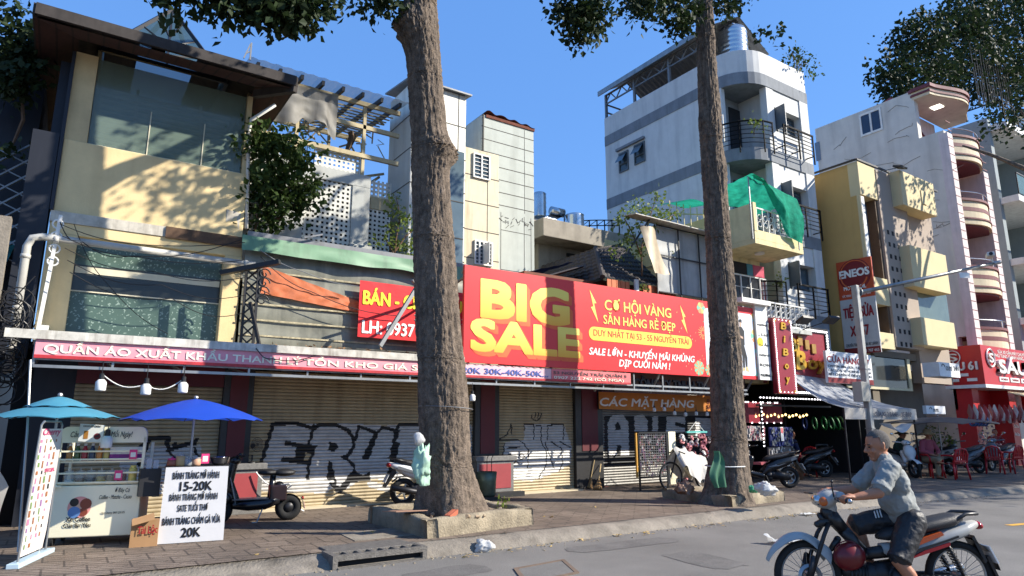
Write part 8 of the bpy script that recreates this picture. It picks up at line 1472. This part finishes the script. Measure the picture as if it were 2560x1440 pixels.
def scooter(lab,loc,rz,body,accent,seat_m,plate=True,mirrors=True,grp="parked scooters"):
 t=thing("scooter",lab,"scooter",loc,grp,rz);W0,W1=V((.63,0,.25)),V((-.62,0,.25))
 for w_ in(W0,W1):g=MB();g.torus(w_,Y_,.2,.052,30,9);wl_=part("wheel",g,m_rubber,t,smooth=True,local=True);g=MB();g.torus(w_,Y_,.15,.014,26,6);g.lathe(w_-Y_*.04,[(0,0),(.045,0),(.045,.08),(0,.08)],12,Y_);[g.bar(w_,w_+V((math.cos(k*1.257)*.15,0,math.sin(k*1.257)*.15)),.028,.03)for k in range(5)];part("rim",g,m_steel,wl_,local=True)
 L=lambda mb,secs:loft2(mb,secs)
 g=MB();g.grid(lambda u,v:W0+V((math.cos(R(35+110*u))*.285,(v-.5)*.15,math.sin(R(35+110*u))*(.285-.03*abs(v-.5)*2))),16,6);part("front_fender",g,body,t,smooth=True,local=True)
 g=MB();[g.tube([W0+V((0,.07*s_,0)),V((.5,.07*s_,.55))],.02,8)for s_ in(-1,1)];g.tube([V((.52,0,.5)),V((.38,0,.95))],.03,8);part("fork",g,m_eng,t,smooth=True,local=True)
 g=MB();g.limb(V((.5,0,.55)),V((.42,0,.82)),.12,.11);g.ball(V((.5,0,.72)),(.1,.19,.2),16,12,rotm(ry=-.2));g.limb(V((.42,.12,.45)),V((.36,.13,.7)),.06,.07);g.limb(V((.42,-.12,.45)),V((.36,-.13,.7)),.06,.07);g.limb(V((.36,.1,.36)),V((.1,.12,.3)),.06,.06);g.limb(V((.36,-.1,.36)),V((.1,-.12,.3)),.06,.06);blend("leg_shield",g,body,t,.016,4)
 g=MB();g.ball(V((.4,0,.97)),(.1,.14,.075),16,12,rotm(ry=.4));g.tube([V((.28,-.34,1.0)),V((.36,-.12,.98)),V((.36,.12,.98)),V((.28,.34,1.0))],.017,8);hbp=part("handlebar",g,body,t,smooth=True,local=True);g=MB();g.ball(V((.48,0,.95)),(.04,.08,.05),14,10,rotm(ry=.4));part("headlight",g,m_chrome,t,smooth=True,local=True)
 if mirrors:
  for s_ in(-1,1):g=MB();g.tube([V((.34,.2*s_,1.0)),V((.33,.26*s_,1.14)),V((.3,.32*s_,1.2))],.007,6);g.ball(V((.3,.34*s_,1.22)),(.015,.06,.04),14,10);part("mirror",g,m_chrome,t,smooth=True,local=True)
 g=MB();loft2(g,[(.1,.33,.14,.05),(-.05,.45,.13,.12),(-.3,.56,.16,.14),(-.6,.64,.15,.11),(-.85,.74,.08,.05),(-.93,.78,.03,.02)]);bp=part("body",g,body,t,smooth=True,local=True);g=MB();g.prism([(-.05,.158,.5),(-.75,.13,.72),(-.8,.13,.68),(-.3,.16,.52)],(0,-.316,0));part("accent_stripe",g,accent,bp,local=True)
 g=MB();loft2(g,[(.0,.66,.07,.03),(-.12,.7,.13,.055),(-.4,.74,.15,.06),(-.65,.8,.13,.055),(-.8,.83,.08,.03)]);part("seat",g,seat_m,t,smooth=True,local=True);g=MB();g.tube([V((-.6,.13,.8)),V((-.85,.12,.86)),V((-.93,0,.87)),V((-.85,-.12,.86)),V((-.6,-.13,.8))],.014,8);part("grab_rail",g,m_bp,t,smooth=True,local=True)
 g=MB();g.limb(V((-.2,0,.32)),V((-.55,.06,.27)),.12,.09);g.limb(V((-.1,0,.26)),V((-.1,0,.36)),.11,.11);part("engine",g,m_eng,t,smooth=True,local=True);g=MB();g.tube([V((-.2,-.13,.22)),V((-.5,-.16,.27)),V((-.9,-.17,.36))],[.03,.055,.06],12);part("exhaust",g,m_eng,t,smooth=True,local=True)
 g=MB();g.ball(V((-.92,0,.74)),(.04,.1,.045),14,10);part("tail_light",g,M("red_lens",(150,20,24),.15),t,smooth=True,local=True);g=MB();g.prism([(-.8,.08,.66),(-1.0,.09,.36),(-.98,.09,.34),(-.78,.08,.6)],(0,-.17,0));g.grid(lambda u,v:W1+V((math.cos(R(60+80*u))*.28,(v-.5)*.13,math.sin(R(60+80*u))*.28)),10,4);part("rear_fender",g,m_bp,t,local=True)
 if plate:g=MB();g.obox((-.96,0,.5),(.004,0,-.002),(0,.095,0),(.035,0,.07));part("number_plate",g,m_plate,t,local=True)
 g=MB();g.tube([V((.02,.12,.3)),V((-.06,.22,.02))],.012,6);part("kickstand",g,m_eng,t,local=True)
 return t
def loft2(mb,secs,n=14):
 vs=[]
 for(x,z,w,h)in secs[::-1]:
  for i in range(n):a=2*math.pi*i/n;vs.append(V((x,math.copysign(abs(math.cos(a))**.7,math.cos(a))*w,z+math.copysign(abs(math.sin(a))**.8,math.sin(a))*h)))
 m=len(secs);mb.add(vs,[[i*n+j,i*n+(j+1)%n,(i+1)*n+(j+1)%n,(i+1)*n+j]for i in range(m-1)for j in range(n)]+[list(range(n))[::-1],[(m-1)*n+j for j in range(n)]])
def gp(px,py):q=U(px,py,Z=SW);return q
m_blk=M("black_gloss",(26,26,28),.25,var=.15);m_wht=M("white_gloss",(206,206,204),.25,var=.06);m_gry=M("grey_gloss",(96,100,104),.3)
q=gp(1000,1268);scooter("white scooter parked against the shutter, half hidden behind the left big trunk",(q.x+.75,11.75,SW),R(-8),m_wht,m_gry,m_vinyl)
q=gp(1935,1222);sblk=scooter("black scooter with a white plate parked just right of the right trunk",(q.x-.05,q.y+.2,SW),R(152),m_blk,m_gry,m_vinyl,mirrors=False)
q=gp(2035,1196);again(sblk,"black scooter parked deeper in shade before the seated man in blue",(q.x,q.y+.3,SW),R(150))
q=gp(2345,1195);sw2=scooter("pale scooter with round mirrors facing the street beside the seated woman",(q.x-.25,q.y+.9,SW),R(-118),m_wht,m_gry,m_vinyl)
q=gp(2385,1190);again(sw2,"pale scooter with its white plate between the woman and the first red chair",(q.x+.3,q.y+.7,SW),R(70))
q=gp(2450,1188);sgr=scooter("grey scooter under a dark cover with a white plate, left of the second chair",(q.x+.3,q.y+.5,SW),R(165),m_gry,m_blk,m_vinyl)
q=gp(2545,1185);again(sgr,"grey scooter at the right edge behind the red chairs",(q.x+1.6,q.y+1.0,SW),R(175))
q=gp(640,1308);rt_=thing("scooter","squat black retro scooter with a split saddle and rear box behind the price sheet","scooter",(q.x,q.y+.15,SW),rz=R(172));W0,W1=V((.52,0,.2)),V((-.5,0,.2))
for w_ in(W0,W1):g=MB();g.torus(w_,Y_,.135,.07,30,10);wl_=part("wheel",g,m_rubber,rt_,smooth=True,local=True);g=MB();g.lathe(w_-Y_*.05,[(0,0),(.07,0),(.09,.05),(.07,.1),(0,.1)],16,Y_);part("hub",g,m_eng,wl_,smooth=True,local=True)
g=MB();loft2(g,[(.33,.27,.13,.06),(.1,.26,.16,.085),(-.15,.27,.16,.09),(-.35,.33,.13,.07)]);part("footboard_body",g,m_blk,rt_,smooth=True,local=True);g=MB();g.obox((.08,0,.352),(.26,0,0),(0,.13,0),(0,0,.008));part("foot_mat",g,m_gry,rt_,local=True)
g=MB();g.limb(V((.3,0,.34)),V((.4,0,.62)),.075,.06);g.limb(V((.42,0,.5)),V((.36,0,.9)),.075,.07);g.ball(V((.46,0,.36)),(.14,.1,.12),14,10);g.limb(V((.36,0,.88)),V((.3,0,.97)),.06,.05);blend("front_column",g,m_blk,rt_,.014,4);g=MB();g.grid(lambda u,v:V((.3+.1*v-.03*math.sin(math.pi*u),(u-.5)*(.3-.1*v),.3+.38*v)),10,10);part("leg_panel",g,M("silver_grey_panel",(150,150,148),.4),rt_,smooth=True,local=True)
g=MB();g.tube([V((.22,-.3,1.02)),V((.3,-.12,.98)),V((.3,.12,.98)),V((.22,.3,1.02))],.016,8);g.ball(V((.34,0,.93)),(.09,.09,.07),14,10);g.ball(V((.28,.12,1.02)),.03,8,6);part("handlebar",g,m_blk,rt_,smooth=True,local=True)
g=MB();g.limb(V((-.22,0,.36)),V((-.24,0,.68)),.05,.045);g.limb(V((-.3,0,.42)),V((-.34,0,.52)),.09,.08);part("seat_post",g,m_blk,rt_,smooth=True,local=True);g=MB();g.ball(V((-.15,0,.74)),(.15,.12,.05),18,12);g.ball(V((-.41,0,.73)),(.17,.13,.06),18,12);part("saddle",g,m_vinyl,rt_,smooth=True,local=True)
g=MB();g.obox((-.32,0,.43),(.13,0,0),(0,.13,0),(0,0,.12));part("rear_box",g,M("dark_maroon_box",(38,22,24),.35),rt_,local=True,bevel=.02);g=MB();g.tube([V((-.42,.1,.46)),V((-.52,.11,.54)),V((-.48,.11,.56)),V((-.36,.1,.55))],.012,6);part("carry_rail",g,m_steel,rt_,local=True);g=MB();g.grid(lambda u,v:W1+V((math.cos(R(70+115*u))*.23,(v-.5)*.17,math.sin(R(70+115*u))*.23)),14,6);part("rear_fender",g,m_blk,rt_,smooth=True,local=True);g=MB();g.obox((-.735,0,.22),(.004,0,0),(0,.08,0),(.01,0,.05));part("pink_plate",g,M("pink_plate",(206,150,156),.4),rt_,local=True,bevel=.004);g=MB();g.ball(V((-.71,0,.33)),(.025,.05,.025),10,8);part("tail_light",g,M("red_lens",(150,20,24),.15),rt_,smooth=True,local=True);g=MB();g.tube([V((-.1,.12,.2)),V((-.02,.22,.02)),V((.05,.24,.02))],.012,6);part("kickstand",g,m_steel,rt_,local=True)
m_rch=M("red_plastic",(176,22,30),.4,var=.06)
def chair(lab,loc,rz):
 t=thing("plastic_chair",lab,"chair",loc,"red plastic armchairs on the pavement",rz);g=MB();g.grid(lambda u,v:V(((u-.5)*.42,(v-.5)*.42,.43-.02*math.sin(math.pi*u)*math.sin(math.pi*v))),8,8);g.grid(lambda u,v:V(((u-.5)*.42,(v-.5)*.42,.40)),2,2,True);part("seat",g,m_rch,t,smooth=True,local=True)
 g=MB()
 for i in range(5):a=-.14+i*.07;g.bar((-.2,a*.9,.44),(-.29,a*1.1,.8),.04,.015,up=(1,0,0))
 g.tube([V((-.2,-.2,.44)),V((-.27,-.2,.68)),V((-.3,-.13,.8)),V((-.31,0,.84)),V((-.3,.13,.8)),V((-.27,.2,.68)),V((-.2,.2,.44))],.026,8);g.bar((-.22,-.19,.5),(-.22,.19,.5),.02,.05);part("backrest",g,m_rch,t,smooth=False,local=True)
 for s_ in(-1,1):g=MB();g.tube([V((-.25,.21*s_,.64)),V((-.05,.25*s_,.65)),V((.14,.25*s_,.64)),V((.2,.24*s_,.58)),V((.21,.23*s_,.42))],.024,8);part("armrest",g,m_rch,t,smooth=True,local=True)
 for x in(-1,1):
  for s_ in(-1,1):g=MB();g.tube([V((.19*x,.2*s_,.42)),V((.235*x,.235*s_,0))],[.03,.022],8);part("leg",g,m_rch,t,smooth=True,local=True)
 return t
q=gp(2400,1200);ch0=chair("empty red plastic armchair standing alone, back to the street, right of the seated woman",(q.x+.15,q.y+.15,SW),R(65));q=gp(2345,1196);again(ch0,"red plastic armchair the woman in the straw hat sits on",(q.x+.1,q.y+.2,SW),R(-105));WM=V((q.x+.1,q.y+.2,SW));q=gp(2505,1186);again(ch0,"red plastic armchair in front of the grey scooter with the white plate",(q.x+.1,q.y+.2,SW),R(20));q=gp(2545,1185);again(ch0,"red plastic armchair at the right edge of the view",(q.x+.2,q.y+.2,SW),R(75));q=gp(2062,1196);again(ch0,"red plastic chair in the dark shop doorway in front of the man in blue",(q.x+.25,q.y+.6,SW),R(200));q=gp(2295,1192);again(ch0,"red plastic armchair the dim figure in green sits on",(q.x+.2,q.y+.5,SW),R(-70))
def sitter(lab,loc,rz,shirt,trousers,hat=None,s=1.0,crossed=False,lean=0):
 t=thing("person",lab,"person",loc,rz=rz);b=MB();hc=V((.04+lean,0,1.2));hL,hR=V((-.04,.1,.5)),V((-.04,-.1,.5));kL,kR=V((.4,.13,.52)),V((.4,-.13,.52));aL,aR=V((.4,.12,.1)),V((.38,-.14,.1))
 if crossed:kL,aL=V((.38,.02,.6)),V((.5,-.2,.5))
 chain(b,[V((-.06,0,.55)),V((-.05+lean*.5,0,.85)),V((lean,0,1.02)),V((.01+lean,0,1.1))],[.13,.13,.1,.055])
 for s_,ha in((1,V((.28,.02,.64))),(-1,V((.3,-.04,.62)))):
  sh_=V((lean-.02,.18*s_,.98));el=V((.05+lean*.5,.27*s_,.74));chain(b,[V((lean-.02,.08*s_,.98)),sh_,el,ha],[.06,.055,.045,.028]);hand(b,ha,V((.6,-.5*s_,-.1)),(0,0,-1),(.4,-s_*.2,.5),.7,.95)
 for hp,kn_,an in((hL,kL,aL),(hR,kR,aR)):chain(b,[hp,kn_,kn_.lerp(an,.35),an],[.09,.06,.056,.036]);chain(b,[an+V((-.02,0,-.05)),an+V((.16,0,-.06))],[.034,.028])
 hr_,fa=head(b,hc,(1,0,0),1.0,.05);blend("body",b,m_skin,t,.011,3);part("hair",hr_,m_hairb,t,smooth=True,local=True);part("face_features",fa,M("dark_brow",(34,26,24),.6),t,smooth=True,local=True)
 g=MB();chain(g,[V((-.06,0,.55)),V((-.05+lean*.5,0,.82)),V((lean-.01,0,1.0))],[.16,.165,.12]);g.limb(V((lean-.02,.15,1.0)),V((lean-.02,-.15,1.0)),.075,.075)
 for s_ in(1,-1):chain(g,[V((lean-.02,.18*s_,.98)),V((.05+lean*.5,.27*s_,.74)),V((.05+lean*.5,.27*s_,.74)).lerp(V((.28,.02*s_,.64)),.7)],[.075,.062,.05])
 g.wobble(.012,9,2);blend("shirt",g,shirt,t,.014,3);g=MB();g.ball(V((-.05,0,.5)),(.16,.17,.1),16,10)
 for hp,kn_,an in((hL,kL,aL),(hR,kR,aR)):chain(g,[hp,kn_,kn_.lerp(an,.92)],[.115,.08,.06])
 blend("trousers",g,trousers,t,.014,3)
 if hat:g=MB();g.lathe(hc+V((-.01,0,.05)),[(.2,-.035),(.17,0),(.105,.015),(.1,.09),(.06,.115),(0,.12)],24);g.lathe(hc+V((-.01,0,.045)),[(.105,.01),(.2,-.04)],24);part("hat",g,hat,t,smooth=True,local=True)
 for an in(aL,aR):g=MB();g.limb(an+V((-.04,0,-.085)),an+V((.17,0,-.085)),.036,.034);g.v=[(x,y,an.z-.085+(z-an.z+.085)*.3)for x,y,z in g.v];part("sandal",g,m_rubber,t,smooth=True,local=True)
 return t
m_straw=M("straw_hat",(150,122,84),.9,var=.2,scale=20)
sitter("woman in a straw hat and dusty pink top sitting cross-legged on a red chair",WM,R(-112),M("dusty_pink_cloth",(146,64,74),.8,var=.1),M("khaki_cloth",(138,122,96),.8,var=.1),m_straw,crossed=True)
q=gp(2295,1192);sitter("dim figure in a dark green top and hat sitting left of the woman",(q.x+.2,q.y+.5,SW),R(-60),M("bottle_green_cloth",(38,66,60),.8),M("dark_cloth",(44,38,40),.8),M("dark_hat",(70,60,46),.9),lean=.04)
q=gp(2046,1196);sitter("man in a navy blue t-shirt sitting in the dark repair shop facing right",(q.x+.1,q.y+.9,SW),R(-20),M("navy_cloth",(26,40,78),.8),M("dark_cloth",(44,38,40),.8),lean=.08)
q=U(2515,1180,Z=SW);sitter("person in a red top sitting inside the red shop",(28.9,10.9,SW),R(-150),M("red_cloth",(130,26,34),.8),M("dark_cloth",(44,38,40),.8))
def split_apart(o,most=100):
 me=o.data;n=len(me.vertices);fs=[list(p.vertices)for p in me.polygons];mi=[p.material_index for p in me.polygons];sm=me.polygons[0].use_smooth;par=list(range(n))
 def find(a):
  while par[a]!=a:par[a]=par[par[a]];a=par[a]
  return a
 for f in fs:
  r=find(f[0])
  for v in f[1:]:par[find(v)]=r
 isl={}
 for i,f in enumerate(fs):isl.setdefault(find(f[0]),[]).append(i)
 keys=list(isl);co=np.array([v.co[:]for v in me.vertices]);bx=[(co[list({v for i in isl[k]for v in fs[i]})])for k in keys];lo=np.array([b.min(0)for b in bx]);hi=np.array([b.max(0)for b in bx]);sz=(hi-lo).max(1);m=len(keys);g=list(range(m))
 def fg(a):
  while g[a]!=a:a=g[a]
  return a
 for i in range(m):
  gap=np.maximum(0,np.maximum(lo[i]-hi,lo-hi[i]));near=np.nonzero(np.sqrt((gap**2).sum(1))<=np.maximum(.02,.5*np.maximum(sz[i],sz)))[0]
  for j in near:g[fg(j)]=fg(i)
 grp={}
 for i in range(m):grp.setdefault(fg(i),[]).extend(isl[keys[i]])
 if not 1<len(grp)<=most:return
 for q in grp.values():
  b=MB();ids={}
  for i in q:
   f=[]
   for v in fs[i]:
    if v not in ids:ids[v]=len(b.v);b.v.append(tuple(co[v]))
    f.append(ids[v])
   b.f.append(f);b.m.append(mi[i])
  c=mk(o.name.split('.')[0],b,[x for x in me.materials],loc=o.location,parent=o.parent,smooth=sm)
  for md in o.modifiers:
   if md.type=='BEVEL':k=c.modifiers.new("bevel",'BEVEL');k.width=md.width;k.segments=2;k.limit_method='ANGLE'
  if "label" in o:c["label"]=o["label"]
 bpy.data.objects.remove(o)
KEEP=("crown","foliage","rubble","leaves","goods","crack","lattice","grid","hair","face","accessory")
for o in[o for o in col.objects if o.type=='MESH' and o.parent and not o.children and "kind" not in o and not any(k in o.name for k in KEEP)and len(o.data.polygons)<6000 and not any(m.type=='REMESH' for m in o.modifiers)]:split_apart(o)
